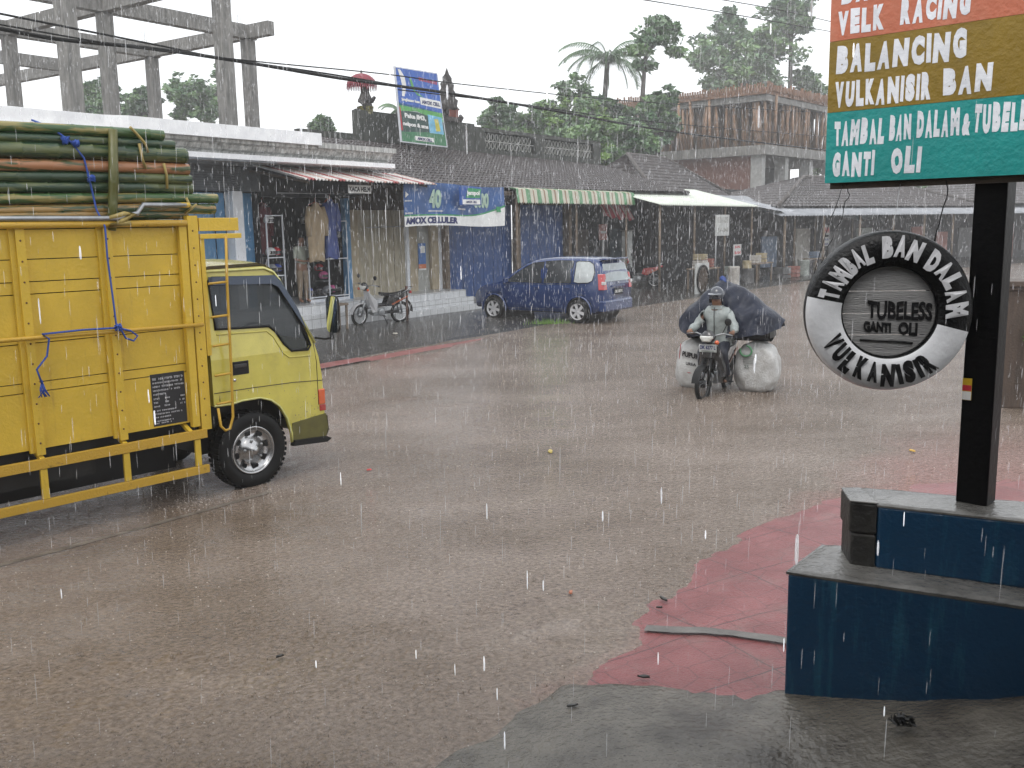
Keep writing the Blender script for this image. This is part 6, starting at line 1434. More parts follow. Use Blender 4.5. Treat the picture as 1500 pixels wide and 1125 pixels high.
for x, y in ((0, .80), (2.65, .80), (0, -.80), (2.65, -.80)):
    sg = 1 if y > 0 else -1; w_ = empty_part('wheel', MP, (x, y, .30))
    b = MB(); b.lathe([(.19, -.06*sg), (.21, .04*sg), (.26, .052*sg), (.295, .03*sg), (.30, 0), (.30, -.14*sg), (.26, -.16*sg)], 32, 'Y'); b.build('tyre', MATS['rubber'], w_)
    b = MB(); b.lathe([(.20, .035*sg), (.212, .045*sg), (.20, .03*sg), (.185, -.01*sg)], 32, 'Y'); b.lathe([(0, .03*sg), (.04, .03*sg), (.055, .02*sg)], 16, 'Y')
    for k in range(6):
        a = 2*math.pi*k/6+.3; d0 = Vector((math.cos(a), 0, math.sin(a))); s0 = Vector((-math.sin(a), 0, math.cos(a)))
        b.hexa([tuple(d0*.03+s0*.035+Vector((0, .0*sg, 0))), tuple(d0*.03-s0*.035), tuple(d0*.195-s0*.045), tuple(d0*.195+s0*.030)], [tuple(p+Vector((0, .03*sg, 0))) for p in (d0*.03+s0*.035, d0*.03-s0*.035, d0*.195-s0*.045, d0*.195+s0*.030)])
    b.build('rim', mat('alloy', (.72, .72, .73), .25, .08, metal=.5), w_)
    b = MB(); b.lathe([(0, -.03*sg), (.19, -.03*sg)], 24, 'Y'); b.build('brake_drum', blk, w_)
# ================================================================== motorcycles
def motorcycle(name, loc, rz, label, body_m, accent_m, seat_m, steer=0.0, plate=None, screen=False):
    """underbone; local x forward, z up, origin on the ground between the wheels"""
    t = empty(name, loc, rz, label, 'motorcycle'); WB = 1.22; RW = .285; xr, xf = -WB/2, WB/2
    def wheel(nm, x, parent, origin=(0, 0, 0)):
        w_ = empty_part(nm, parent, (x-origin[0], -origin[1], RW-origin[2]))
        b = MB(); b.tube([(( RW-.035)*math.cos(a), 0, (RW-.035)*math.sin(a)) for a in [2*math.pi*k/32 for k in range(32)]], .036, 8, closed=True); b.build('tyre', MATS['rubber'], w_)
        b = MB(); b.tube([((RW-.068)*math.cos(a), 0, (RW-.068)*math.sin(a)) for a in [2*math.pi*k/32 for k in range(32)]], .015, 6, closed=True); b.build('rim', MATS['chrome'] if not plate else mat('rim_dim', (.05, .05, .05), .35, metal=.5), w_)
        b = MB()
        for k in range(18): a = 2*math.pi*k/18; b.tube([(.05*math.cos(a+.5), .02*(-1)**k, .05*math.sin(a+.5)), ((RW-.075)*math.cos(a), 0, (RW-.075)*math.sin(a))], .003, 3)
        b.build('spokes', MATS['steel'], w_); b = MB(); b.lathe([(0, -.05), (.055, -.05), (.06, 0), (.055, .05), (0, .05)], 16, 'Y'); b.build('hub', MATS['dark_metal'] if plate else MATS['steel'], w_)
        return w_
    wheel('rear_wheel', xr, t)
    fk = empty_part('front_fork', t, (xf-.16, 0, .72)); fk.rotation_euler = (0, 0, steer); O_ = (xf-.16, 0, .72)
    wheel('front_wheel', xf, fk, O_)
    def L(*p): return (p[0]-O_[0], p[1]-O_[1], p[2]-O_[2])
    b = MB()
    for sg in (-1, 1): b.tube([L(xf, sg*.075, RW), L(xf-.07, sg*.075, RW+.25), L(xf-.14, sg*.06, .66)], [.022, .024, .018], 8)
    b.build('fork_tubes', MATS['steel'] if not plate else blk, fk)
    b = MB(); b.grid(lambda u, v: L(xf+(RW+.03)*math.cos(R(10)+R(150)*u), (v-.5)*.13, RW+(RW+.03-.02*abs(2*v-1)**2)*math.sin(R(10)+R(150)*u)), 16, 5); b.build('front_mudguard', body_m if not plate else blk, fk, fix=False)
    # headlight cowl and bars
    b = MB(); b.grid(lambda u, v: L(xf-.17+.10*math.sin(math.pi*v)*(.6+.4*abs(math.cos(math.pi*u)))+.02, (.13-.03*v)*math.cos(math.pi*2*u), .93+.16*v+.0*math.sin(2*math.pi*u))if False else L(xf-.16+.09*math.cos(2*math.pi*u)*math.sin(.35+2.4*v), .125*math.sin(2*math.pi*u)*math.sin(.35+2.4*v), .90+.20*v), 18, 8, wrapu=True); b.build('headlight_cowl', accent_m, fk, fix=False)
    b = MB(); b.add([L(xf-.11+dx, y_, z_) for dx, rr_ in ((0, 1), (.045, .93), (.06, .6)) for y_, z_ in [(rr_*a_, .985+rr_*c_) for a_, c_ in ((-.10, .045), (.10, .045), (.105, .01), (.06, -.05), (-.06, -.05), (-.105, .01))]], [(i_*6+k_, i_*6+(k_+1) % 6, i_*6+6+(k_+1) % 6, i_*6+6+k_) for i_ in (0, 1) for k_ in range(6)]+[tuple(range(12, 18))], 0, False); b.build('headlight', mat('headlight_lens', (.62, .62, .58), .1, coat=1), fk)
    b = MB(); b.tube([L(xf-.30, .35, 1.03), L(xf-.22, .22, 1.06), L(xf-.18, .08, 1.02), L(xf-.18, -.08, 1.02), L(xf-.22, -.22, 1.06), L(xf-.30, -.35, 1.03)], .012, 6); b.build('handlebar', MATS['steel'], fk)
    for sg in (-1, 1):
        b = MB(); b.tube([L(xf-.27, sg*.27, 1.045), L(xf-.325, sg*.37, 1.025)], .019, 8); b.build('grip', blk, fk)
        b = MB(); b.tube([L(xf-.19, sg*.26, 1.06), L(xf-.20, sg*.38, 1.04)], .006, 5); b.build('brake_lever', MATS['steel'], fk)
        if plate and sg < 0: continue
        b = MB(); b.tube([L(xf-.24, sg*.20, 1.06), L(xf-.24, sg*.27, 1.20)], .006, 5); b.lathe([(0, -.012), (.05, -.012), (.058, 0), (.05, .008), (0, .008)], 14, 'X', L(xf-.24, sg*.29, 1.24)); b.build('rear_view_mirror', blk, fk)
        b = MB(); b.lathe([(0, .04), (.03, .03), (.035, 0)], 10, 'X', L(xf-.13, sg*.16, .93)); b.build('turn_signal', MATS['orange_lens'], fk)
    # leg shield, frame, engine
    for sg in (-1, 1):
        b = MB(); b.hexa([(xf-.17, sg*.05, .88), (xf-.20, sg*.15, .86), (xf-.42, sg*.22, .62), (xf-.40, sg*.23, .36), (xf-.30, sg*.17, .34), (xf-.26, sg*.12, .55)], [(xf-.185, sg*.04, .88), (xf-.23, sg*.14, .86), (xf-.45, sg*.20, .62), (xf-.43, sg*.21, .36), (xf-.33, sg*.15, .34), (xf-.28, sg*.10, .55)]); b.build('leg_shield', body_m, t, bevel=.01)
        b = MB(); b.hexa([(xr-.12, sg*.12, .66), (xr+.30, sg*.13, .46), (xr+.48, sg*.13, .52), (xr+.42, sg*.12, .72), (xr+.1, sg*.12, .78), (xr-.2, sg*.09, .80)], [(xr-.12, sg*.10, .66), (xr+.30, sg*.11, .46), (xr+.48, sg*.11, .52), (xr+.42, sg*.09, .72), (xr+.1, sg*.09, .78), (xr-.2, sg*.07, .80)]); b.build('side_cover', accent_m, t, bevel=.01)
        b = MB(); b.hexa([(xr-.16, sg*.128, .69), (xr+.30, sg*.139, .50), (xr+.34, sg*.139, .53), (xr-.16, sg*.126, .73)], [(xr-.16, sg*.122, .69), (xr+.30, sg*.133, .50), (xr+.34, sg*.133, .53), (xr-.16, sg*.12, .73)]); b.build('stripe_decal', mat('decal_orange', (.3, .07, .02), .35), t)
        b = MB(); b.tube([(xr, sg*.10, RW), (xr+.08, sg*.10, .68)], [.02, .03], 8); b.build('shock_absorber', MATS['steel'], t)
    b = MB(); b.box((xf-.24, 0, .78), (.10, .17, .26)); b.build('front_apron', accent_m if plate else body_m, t, bevel=.03)
    b = MB(); b.tube([(xf-.22, 0, .85), (xf-.45, 0, .50), (xr+.25, 0, .50), (xr-.05, 0, .70)], [.035, .05, .05, .03], 8); b.build('frame_tube', MATS['dark_metal'], t)
    b = MB(); b.box((.06, 0, .34), (.34, .20, .20)); b.lathe([(0, 0), (.07, 0), (.075, .03), (.07, .16), (0, .16)], 16, 'X', (.20, 0, .36)); b.lathe([(0, -.13), (.09, -.13), (.10, -.10), (.10, .10), (.09, .13), (0, .13)], 18, 'Y', (0, 0, .32)); b.build('engine', MATS['steel'], t, bevel=.01)
    b = MB(); b.tube([(.22, -.11, .30), (.1, -.13, .22), (-.2, -.15, .25), (-.75, -.17, .34)], [.018, .02, .04, .045], 8); b.build('exhaust', MATS['steel'], t)
    b = MB(); b.box((xr*.5+.05, .09, .31), (.55, .03, .07)); b.build('chain_case', MATS['dark_metal'], t, bevel=.01)
    b = MB(); b.tube([(-.02, -.28, .25), (-.02, .28, .25)], .013, 6); b.build('foot_rest', blk, t)
    def seatf(u, v):
        x = xr-.22+.85*u; w_ = .13*math.sin(math.pi*min(1, .25+u*.9))*.6+.06; a = math.pi*v; return (x, w_*math.cos(a), .77+.05*math.sin(a)+.03*(1-u)-.05*math.sin(math.pi*u)+.02)
    b = MB(); b.grid(seatf, 14, 8); b.box((xr+.20, 0, .765), (.8, .17, .04)); b.build('seat', seat_m, t, fix=False)
    b = MB(); b.grid(lambda u, v: (xr-(RW+.06)*math.cos(R(-5)+R(120)*u)*1.0, (v-.5)*.15, RW+.02+(RW+.06)*math.sin(R(-5)+R(120)*u)), 12, 4); b.build('rear_mudguard', blk, t, fix=False)
    b = MB(); b.tube([(xr+.0, .10, .80), (xr-.22, .10, .90), (xr-.32, .05, .92), (xr-.32, -.05, .92), (xr-.22, -.10, .90), (xr, -.10, .80)], .011, 6); b.build('grab_rail', MATS['steel'], t)
    b = MB(); b.box((xr-.27, 0, .80), (.08, .13, .08)); b.build('tail_light', MATS['tail_red'], t, bevel=.015)
    if not plate: b = MB(); b.tube([(-.05, .1, .25), (-.12, .26, .0)], .012, 6); b.build('side_stand', blk, t)
    if plate:
        b = MB(); b.box((xf-.15, 0, .83), (.008, .28, .12)); b.build('number_plate', MATS['faded_sign'], t)
        b = MB(); writing(b, plate, -.125, .125, .81, .875, fn=lambda a, b_, c: (xf-.145+c, a, b_), bold=.04, th=.002); b.build('plate_characters', MATS['navy_ink'], t)
        b = MB(); b.box((xf-.145, 0, .785), (.008, .20, .02)); b.build('plate_date_strip', MATS['goods_5'], t)
    return t
silver = mat('silver_plastic', (.45, .45, .46), .3, .1, 4, coat=.4); redp = mat('moto_red', (.35, .03, .03), .25, .2, 4, coat=.7); blackp = mat('moto_black', (.012, .012, .014), .2, .2, 4, coat=.7)
pf_, pr_ = G(528, 480), G(581, 476); mid_ = Vector(((pf_.x+pr_.x)/2, (pf_.y+pr_.y)/2+.15, .045)); hd = math.atan2(-.60, -.80)
pm1 = motorcycle('parked_motorcycle', mid_, hd, 'silver and black small motorcycle with an orange stripe parked before the white steps', silver, blackp, blk, steer=.3)
pm1.rotation_euler = (R(-6), 0, hd)
# short brown post by the parked bike
pb = G(597, 474); b = MB(); b.tube([(0, 0, -.05), (.0, 0, .95)], .035, 8); o = b.build('bollard_post', mat('rust_brown', (.09, .04, .025), .6, .4, 10)); o.location = (pb.x, pb.y, .04); tag(o, 'thin rusty brown post standing just behind the parked motorcycle', 'post')
ch = fempty('wooden_stool', .35, -.55, 'weathered low wooden stool on the pavement by the lorry mirror', 'stool', .05)
b = MB(); b.box((0, 0, .62), (.42, .34, .05)); b.build('seat', MATS['wood_post'], ch)
for sx in (-1, 1):
    for sy in (-1, 1): b = MB(); b.box((sx*.17, sy*.13, .30), (.045, .045, .6)); b.build('leg', MATS['wood_post'], ch)
# dark parked bikes under the cream awning
motorcycle('parked_motorcycle', W(16.0, .3, .08)+Vector((.9, .1, 0)), FROT+R(110), 'dark motorcycle half lost in shadow under the cream awning', blackp, redp, blk, steer=-.2)
# ================================================================== rider with load
rp = G(1030, 583); RH = math.atan2(-.86, -.50); RH = R(90+180-29)   # heading
fd = Vector((math.cos(RH), math.sin(RH), 0)); ctr = Vector((rp.x, rp.y, 0))-fd*.61
RB = motorcycle('ridden_motorcycle', (ctr.x, ctr.y, -.07), RH, 'black motorcycle carrying a rider and heavy sacks through the flood water', blackp, blackp, blk, steer=-.10, plate='DK 6277 L')
def inR(name, label, cat, z=-.07):
    o = empty(name, (ctr.x, ctr.y, z), RH, label, cat); o.scale = (.93,)*3; return o
RB.scale = (.93,)*3
pr = inR('person', 'rider in a pale grey rain jacket and dark helmet steering the loaded motorcycle', 'person')
jm = mat('wet_jacket', (.27, .30, .29), .32, .22, 5, 1.0, 11); tm = mat('dark_trousers', (.006, .009, .02), .5, .3, 6, .3); sk = MATS['skin_tone']
hipz = .86; hx = -.12
# body: continuous figure (head, neck, trunk, arms, hands, legs)
def fingers(w, dirx, sg):
    """five fingers closing round the grip, starting at the wrist joint"""
    pts = []; ed = []
    return pts, ed
J = dict(pel=(hx, 0, .88, .15), ab=(hx+.03, 0, 1.05, .14), ch=(hx+.08, 0, 1.25, .16), up=(hx+.10, 0, 1.38, .085), nk=(hx+.12, 0, 1.46, .055), hd0=(hx+.15, 0, 1.54, .082), hd1=(hx+.16, 0, 1.63, .095), hd2=(hx+.15, 0, 1.70, .06), chin=(hx+.215, 0, 1.53, .03), nose=(hx+.265, 0, 1.60, .014))
for sg, s_ in ((1, 'l'), (-1, 'r')):
    J['sh'+s_] = (hx+.10, sg*.175, 1.35, .035); J['el'+s_] = (hx+.22, sg*.32, 1.12, .034); J['wr'+s_] = (hx+.40, sg*.345, 1.075, .027); J['pa'+s_] = (hx+.435, sg*.335, 1.072, .028)
    for f_ in range(4):
        yy = sg*(.365-.018*f_*1.0-.0); yy = sg*(.372-.021*f_)
        J['f%d%s' % (f_, s_)] = (hx+.455, yy, 1.085-.002*f_, .0105); J['g%d%s' % (f_, s_)] = (hx+.475, yy, 1.055, .0095); J['h%d%s' % (f_, s_)] = (hx+.452, yy, 1.025, .008)
    J['t0'+s_] = (hx+.42, sg*.295, 1.055, .012); J['t1'+s_] = (hx+.45, sg*.285, 1.03, .010)
    J['hp'+s_] = (hx, sg*.10, .86, .10); J['kn'+s_] = (hx+.36, sg*.17, .74, .07); J['an'+s_] = (hx+.17, sg*.20, .34, .042); J['to'+s_] = (hx+.34, sg*.21, .28, .038)
keys = list(J); pts = [J[k] for k in keys]; ix = {k: i for i, k in enumerate(keys)}
E_ = [('pel', 'ab'), ('ab', 'ch'), ('ch', 'up'), ('up', 'nk'), ('nk', 'hd0'), ('hd0', 'hd1'), ('hd1', 'hd2'), ('hd0', 'chin'), ('hd1', 'nose')]
for s_ in 'lr':
    E_ += [('up', 'sh'+s_), ('sh'+s_, 'el'+s_), ('el'+s_, 'wr'+s_), ('wr'+s_, 'pa'+s_), ('pel', 'hp'+s_), ('hp'+s_, 'kn'+s_), ('kn'+s_, 'an'+s_), ('an'+s_, 'to'+s_), ('pa'+s_, 't0'+s_), ('t0'+s_, 't1'+s_)]
    for f_ in range(4): E_ += [('pa'+s_, 'f%d%s' % (f_, s_)), ('f%d%s' % (f_, s_), 'g%d%s' % (f_, s_)), ('g%d%s' % (f_, s_), 'h%d%s' % (f_, s_))]
skin('body', pts, [(ix[a], ix[c]) for a, c in E_], sk, pr, 1)
def sub_skin(name, ks, E2, grow, m, sub=2):
    P = [(J[k][0], J[k][1], J[k][2], J[k][3]*grow.get(k[:2], 1.25)) for k in ks]; i2 = {k: i for i, k in enumerate(ks)}
    return skin(name, P, [(i2[a], i2[c]) for a, c in E2], m, pr, sub)
jk = sub_skin('rain_jacket', ['ab', 'ch', 'up', 'pel', 'shl', 'shr', 'ell', 'elr', 'wrl', 'wrr', 'nk'], [('pel', 'ab'), ('ab', 'ch'), ('ch', 'up'), ('up', 'nk'), ('up', 'shl'), ('up', 'shr'), ('shl', 'ell'), ('shr', 'elr'), ('ell', 'wrl'), ('elr', 'wrr')], {'pe': 1.40, 'ab': 1.46, 'ch': 1.16, 'up': 1.60, 'sh': 2.2, 'el': 2.15, 'wr': 2.0, 'nk': 1.35}, jm)
for v in jk.data.vertices: v.co += v.normal*(.012*noise.noise(v.co*8)+.020*noise.noise(v.co*17))
for s_ in 'lr':
    sub_skin('trouser_leg', ['hp'+s_, 'kn'+s_, 'an'+s_], [('hp'+s_, 'kn'+s_), ('kn'+s_, 'an'+s_)], {'hp': 1.2, 'kn': 1.25, 'an': 1.35}, tm)
    sub_skin('shoe', ['an'+s_, 'to'+s_], [('an'+s_, 'to'+s_)], {'an': 1.2, 'to': 1.25}, blk)
b = MB(); b.tube([(hx+.275, 0, 1.44), (hx+.285, 0, 1.3), (hx+.26, 0, 1.0)], .007, 4); b.build('zip', blk, pr)
b = MB(); b.grid(lambda u, v: (hx+.11+(.085+.012*v)*math.cos(2*math.pi*u), (.095+.015*v)*math.sin(2*math.pi*u), 1.405+.06*(1-v)), 20, 3, wrapu=True); b.build('collar', jm, pr, fix=False)
b = MB(); b.grid(lambda u, v: (hx+.01+(.165+.02*v+.01*math.sin(u*40))*math.cos(2*math.pi*u), (.185+.03*v+.01*math.sin(u*44))*math.sin(2*math.pi*u), .98-.16*v), 40, 4, wrapu=True); b.build('jacket_hem', jm, pr, fix=False)
b = MB(); b.grid(lambda u, v: (hx+.155+.128*math.cos(2*math.pi*u)*math.cos(R(-18)+R(108)*v), .122*math.sin(2*math.pi*u)*math.cos(R(-18)+R(108)*v), 1.615+.15*math.sin(R(-18)+R(108)*v)), 22, 9, wrapu=True); b.grid(lambda u, v: (hx+.155+.118*math.cos(R(70)+R(220)*u), .118*math.sin(R(70)+R(220)*u), 1.50+.10*v), 14, 3)
b.build('helmet', mat('helmet_dark', (.03, .035, .05), .18, .2, coat=.8), pr, fix=False)
b = MB(); b.grid(lambda u, v: (hx+.16+(.14+.07*v)*math.cos(R(-52)+R(104)*u), .135*math.sin(R(-52)+R(104)*u), 1.665-.02*v), 10, 3); b.build('helmet_peak', MATS['helmet_dark'], pr, fix=False)
b = MB()
for sg in (-1, 1): b.lathe([(0, .012), (.010, .008), (.012, 0)], 8, 'X', (hx+.235, sg*.034, 1.605)); 
b.build('eyes', blk, pr)
b = MB(); b.tube([(hx+.243, -.025, 1.548), (hx+.25, 0, 1.545), (hx+.243, .025, 1.548)], .006, 5); b.build('mouth', mat('lip', (.16, .06, .05), .5), pr)
# load: tarpaulin draped over a bale behind the rider
def put(name, label, cat): return inR(name, label, cat)
tp = put('covered_load', 'wide bulky load under a dark blue grey plastic sheet strapped behind the rider', 'load')
def tarpf(u, v):
    # u across from the rider's right (-) to left (+), v front to back around the hump
    yy = -.74+u*1.68; a = abs(yy)/(.74 if yy < 0 else .94)
    zt = 1.83-.70*(math.sqrt(a*a+.035)-.187) if True else 0
    zb = .98-.04*math.cos(yy*3)
    if a > .75: zb += (a-.75)*.35
    ph = math.pi*v; w_ = (.40-.12*a)*max(.15, (1-max(0, a-.82)*4.5))
    x = -.52+w_*math.cos(ph)*1.0+.06; s_ = math.sin(ph)**.55
    z = zb+(zt-zb)*s_
    fold = .055*noise.noise(Vector((yy*3.2+z*2.5, z*5-yy*4, v*2)))+.018*math.sin(yy*16+z*12)+.01*math.sin(yy*33-z*20)
    x += .12*(1-s_)*math.cos(ph)
    return (x+fold, yy*(1+.03*math.sin(v*6)), z+fold*.6)
tarpm = mat('dark_plastic_sheet', (.009, .013, .028), .42, .3, 3, .6, 16, spec=.3)
b = MB(); b.grid(tarpf, 60, 28); o = b.build('plastic_sheet', tarpm, tp, fix=False)
b = MB(); b.grid(lambda u, v: (-.46+.22*math.cos(2*math.pi*u), (v-.5)*1.36+.08, 1.06+.20*math.sin(2*math.pi*u)), 16, 8, wrapu=True); b.box((-.46, .1, 1.1), (.40, 1.36, .34)); b.build('bundle', blk, tp)
b = MB(); b.tube([(-.5, 0, 1.78), (-.42, -.05, 1.86), (-.36, .02, 1.80)], [.03, .05, .02], 6); b.build('blue_knot', mat('blue_cover', (.02, .05, .2), .5), tp)
for nm_, y0, sx, sz, yc, lab in (('rice_sack', -.62, .25, .40, -.50, 'white woven sack printed with dark words hanging at the left of the picture on the motorcycle'), ('rice_sack', .70, .28, .42, .56, 'bigger white woven sack with a green ring print on the right of the motorcycle')):
    sk_ = put(nm_, 'white sack with dark printed words hung beside the number plate' if yc < 0 else 'bigger white sack with a faded green ring hung on the right of the rider', 'sack')
    hw = .25 if yc < 0 else .32
    def sf(u, v, yc=yc, sx=sx, hw=hw):
        a = 2*math.pi*u; ph = -math.pi/2+math.pi*v; cz = .455; h = .40
        e = .48; cp = abs(math.cos(ph))**e; sp_ = math.copysign(abs(math.sin(ph))**.85, math.sin(ph))
        x = math.copysign(abs(math.cos(a))**.7, math.cos(a))*sx*cp; y = math.copysign(abs(math.sin(a))**.7, math.sin(a))*hw*cp
        f_ = 1+.13*noise.noise(Vector((x*5, y*5, ph*2.2)))+.03*math.sin(a*7+ph*5)+(.10-.10*math.sin(ph))*.9+.035*math.sin(a*11+2*math.sin(ph*3))*max(0, math.sin(ph))
        return (-.40+x*f_, yc+y*f_, cz+h*sp_*(1+.05*math.cos(a*2)))
    b = MB(); b.grid(sf, 40, 22, wrapu=True); b.build('sack_body', stained('woven_sack', (.50, .50, .49), (.27, .25, .23), .5, .45, False, .5), sk_, fix=False)
    xf_ = -.40+sx+.012
    def pmap(a, b_, c, yc=yc, hw=hw, sx=sx):
        yy = a; t_ = min(.98, abs(yy-yc)/hw); return (-.40+sx*max(.0, 1-t_**3)**.5*1.03+.012+c, yy, b_)
    if yc < 0:
        b = MB(); writing(b, 'PUPUK', yc-.12, yc+.18, .60, .69, fn=pmap, bold=.05, th=.002, slope=-.05); writing(b, 'UREA', yc-.05, yc+.12, .46, .51, fn=pmap, bold=.02, th=.002, slope=-.02); b.build('dark_print', MATS['brush_black'], sk_)
        b = MB(); b.tube([pmap(yc-.15, .80, 0), pmap(yc-.18, .6, 0), pmap(yc-.17, .38, 0)], .006, 4); b.tube([pmap(yc-.17, .38, 0), pmap(yc, .33, 0), pmap(yc+.15, .32, 0)], .006, 4); b.build('red_seam', MATS['bill_red'], sk_)
    else:
        b = MB(); b.tube([pmap(yc-.12+.10*math.cos(a), .74+.085*math.sin(a), 0) for a in [R(160)+R(300)*k/20 for k in range(20)]], .016, 5); b.build('green_ring_print', mat('faded_green', (.12, .32, .16), .6), sk_)
        b = MB(); writing(b, '25', yc-.14, yc-.06, .46, .52, fn=pmap, bold=.04, th=.002)
        for q in range(5): b.tube([pmap(yc-.16, .66-.028*q, 0), pmap(yc+.06-.03*(q % 2), .655-.028*q, 0)], .004, 3)
        b.build('dark_print', MATS['goods_5'], sk_)
# ================================================================== shopkeeper standing in the doorway
sp = fempty('person', .68, 1.0, 'shopkeeper in a pale shirt and beige trousers standing in the helmet shop doorway', 'person', .62)
Q = dict(pel=(0, 0, .95, .12), ab=(0, 0, 1.10, .115), ch=(0, 0, 1.30, .13), up=(0, 0, 1.42, .09), nk=(0, -.01, 1.50, .05), h0=(0, -.03, 1.57, .072), h1=(0, -.03, 1.66, .082), h2=(0, -.02, 1.73, .05), no=(.01, -.12, 1.62, .012))
for sg, s_ in ((1, 'l'), (-1, 'r')):
    Q['sh'+s_] = (sg*.18, 0, 1.40, .055); Q['el'+s_] = (sg*.24, -.03, 1.13, .04); Q['wr'+s_] = (sg*(.10), -.22, 1.08, .026); Q['ha'+s_] = (sg*.03, -.245, 1.09, .03)
    for f_ in range(4): Q['f%d%s' % (f_, s_)] = (sg*(-.03), -.255-.004*f_, 1.115-.018*f_, .009)
    Q['hp'+s_] = (sg*.09, 0, .90, .09); Q['kn'+s_] = (sg*.10, -.02, .50, .062); Q['an'+s_] = (sg*.11, .0, .10, .042); Q['to'+s_] = (sg*.13, -.14, .05, .036)
kq = list(Q); iq = {k: i for i, k in enumerate(kq)}
EQ = [('pel', 'ab'), ('ab', 'ch'), ('ch', 'up'), ('up', 'nk'), ('nk', 'h0'), ('h0', 'h1'), ('h1', 'h2'), ('h1', 'no')]
for s_ in 'lr':
    EQ += [('up', 'sh'+s_), ('sh'+s_, 'el'+s_), ('el'+s_, 'wr'+s_), ('wr'+s_, 'ha'+s_), ('pel', 'hp'+s_), ('hp'+s_, 'kn'+s_), ('kn'+s_, 'an'+s_), ('an'+s_, 'to'+s_)]+[('ha'+s_, 'f%d%s' % (f_, s_)) for f_ in range(4)]
skin('body', [Q[k] for k in kq], [(iq[a], iq[c]) for a, c in EQ], sk, sp, 1)
def sub2(name, ks, E2, g, m):
    P = [(*Q[k][:3], Q[k][3]*g) for k in ks]; i2 = {k: i for i, k in enumerate(ks)}; return skin(name, P, [(i2[a], i2[c]) for a, c in E2], m, sp, 1)
sub2('shirt', ['pel', 'ab', 'ch', 'up', 'shl', 'shr', 'ell', 'elr', 'nk'], [('pel', 'ab'), ('ab', 'ch'), ('ch', 'up'), ('up', 'shl'), ('up', 'shr'), ('shl', 'ell'), ('shr', 'elr')]+[('up', 'nk')], 1.25, mat('shirt_pale', (.36, .38, .32), .7, .15, 6))
for s_ in 'lr': sub2('trouser_leg', ['hp'+s_, 'kn'+s_, 'an'+s_], [('hp'+s_, 'kn'+s_), ('kn'+s_, 'an'+s_)], 1.25, mat('trouser_beige', (.20, .15, .10), .7, .2, 6))
b = MB(); b.grid(lambda u, v: (.088*math.cos(2*math.pi*u)*math.cos(R(5)+R(85)*v), -.02+.095*math.sin(2*math.pi*u)*math.cos(R(5)+R(85)*v), 1.665+.10*math.sin(R(5)+R(85)*v)), 16, 6, wrapu=True); b.build('hair', blk, sp, fix=False)
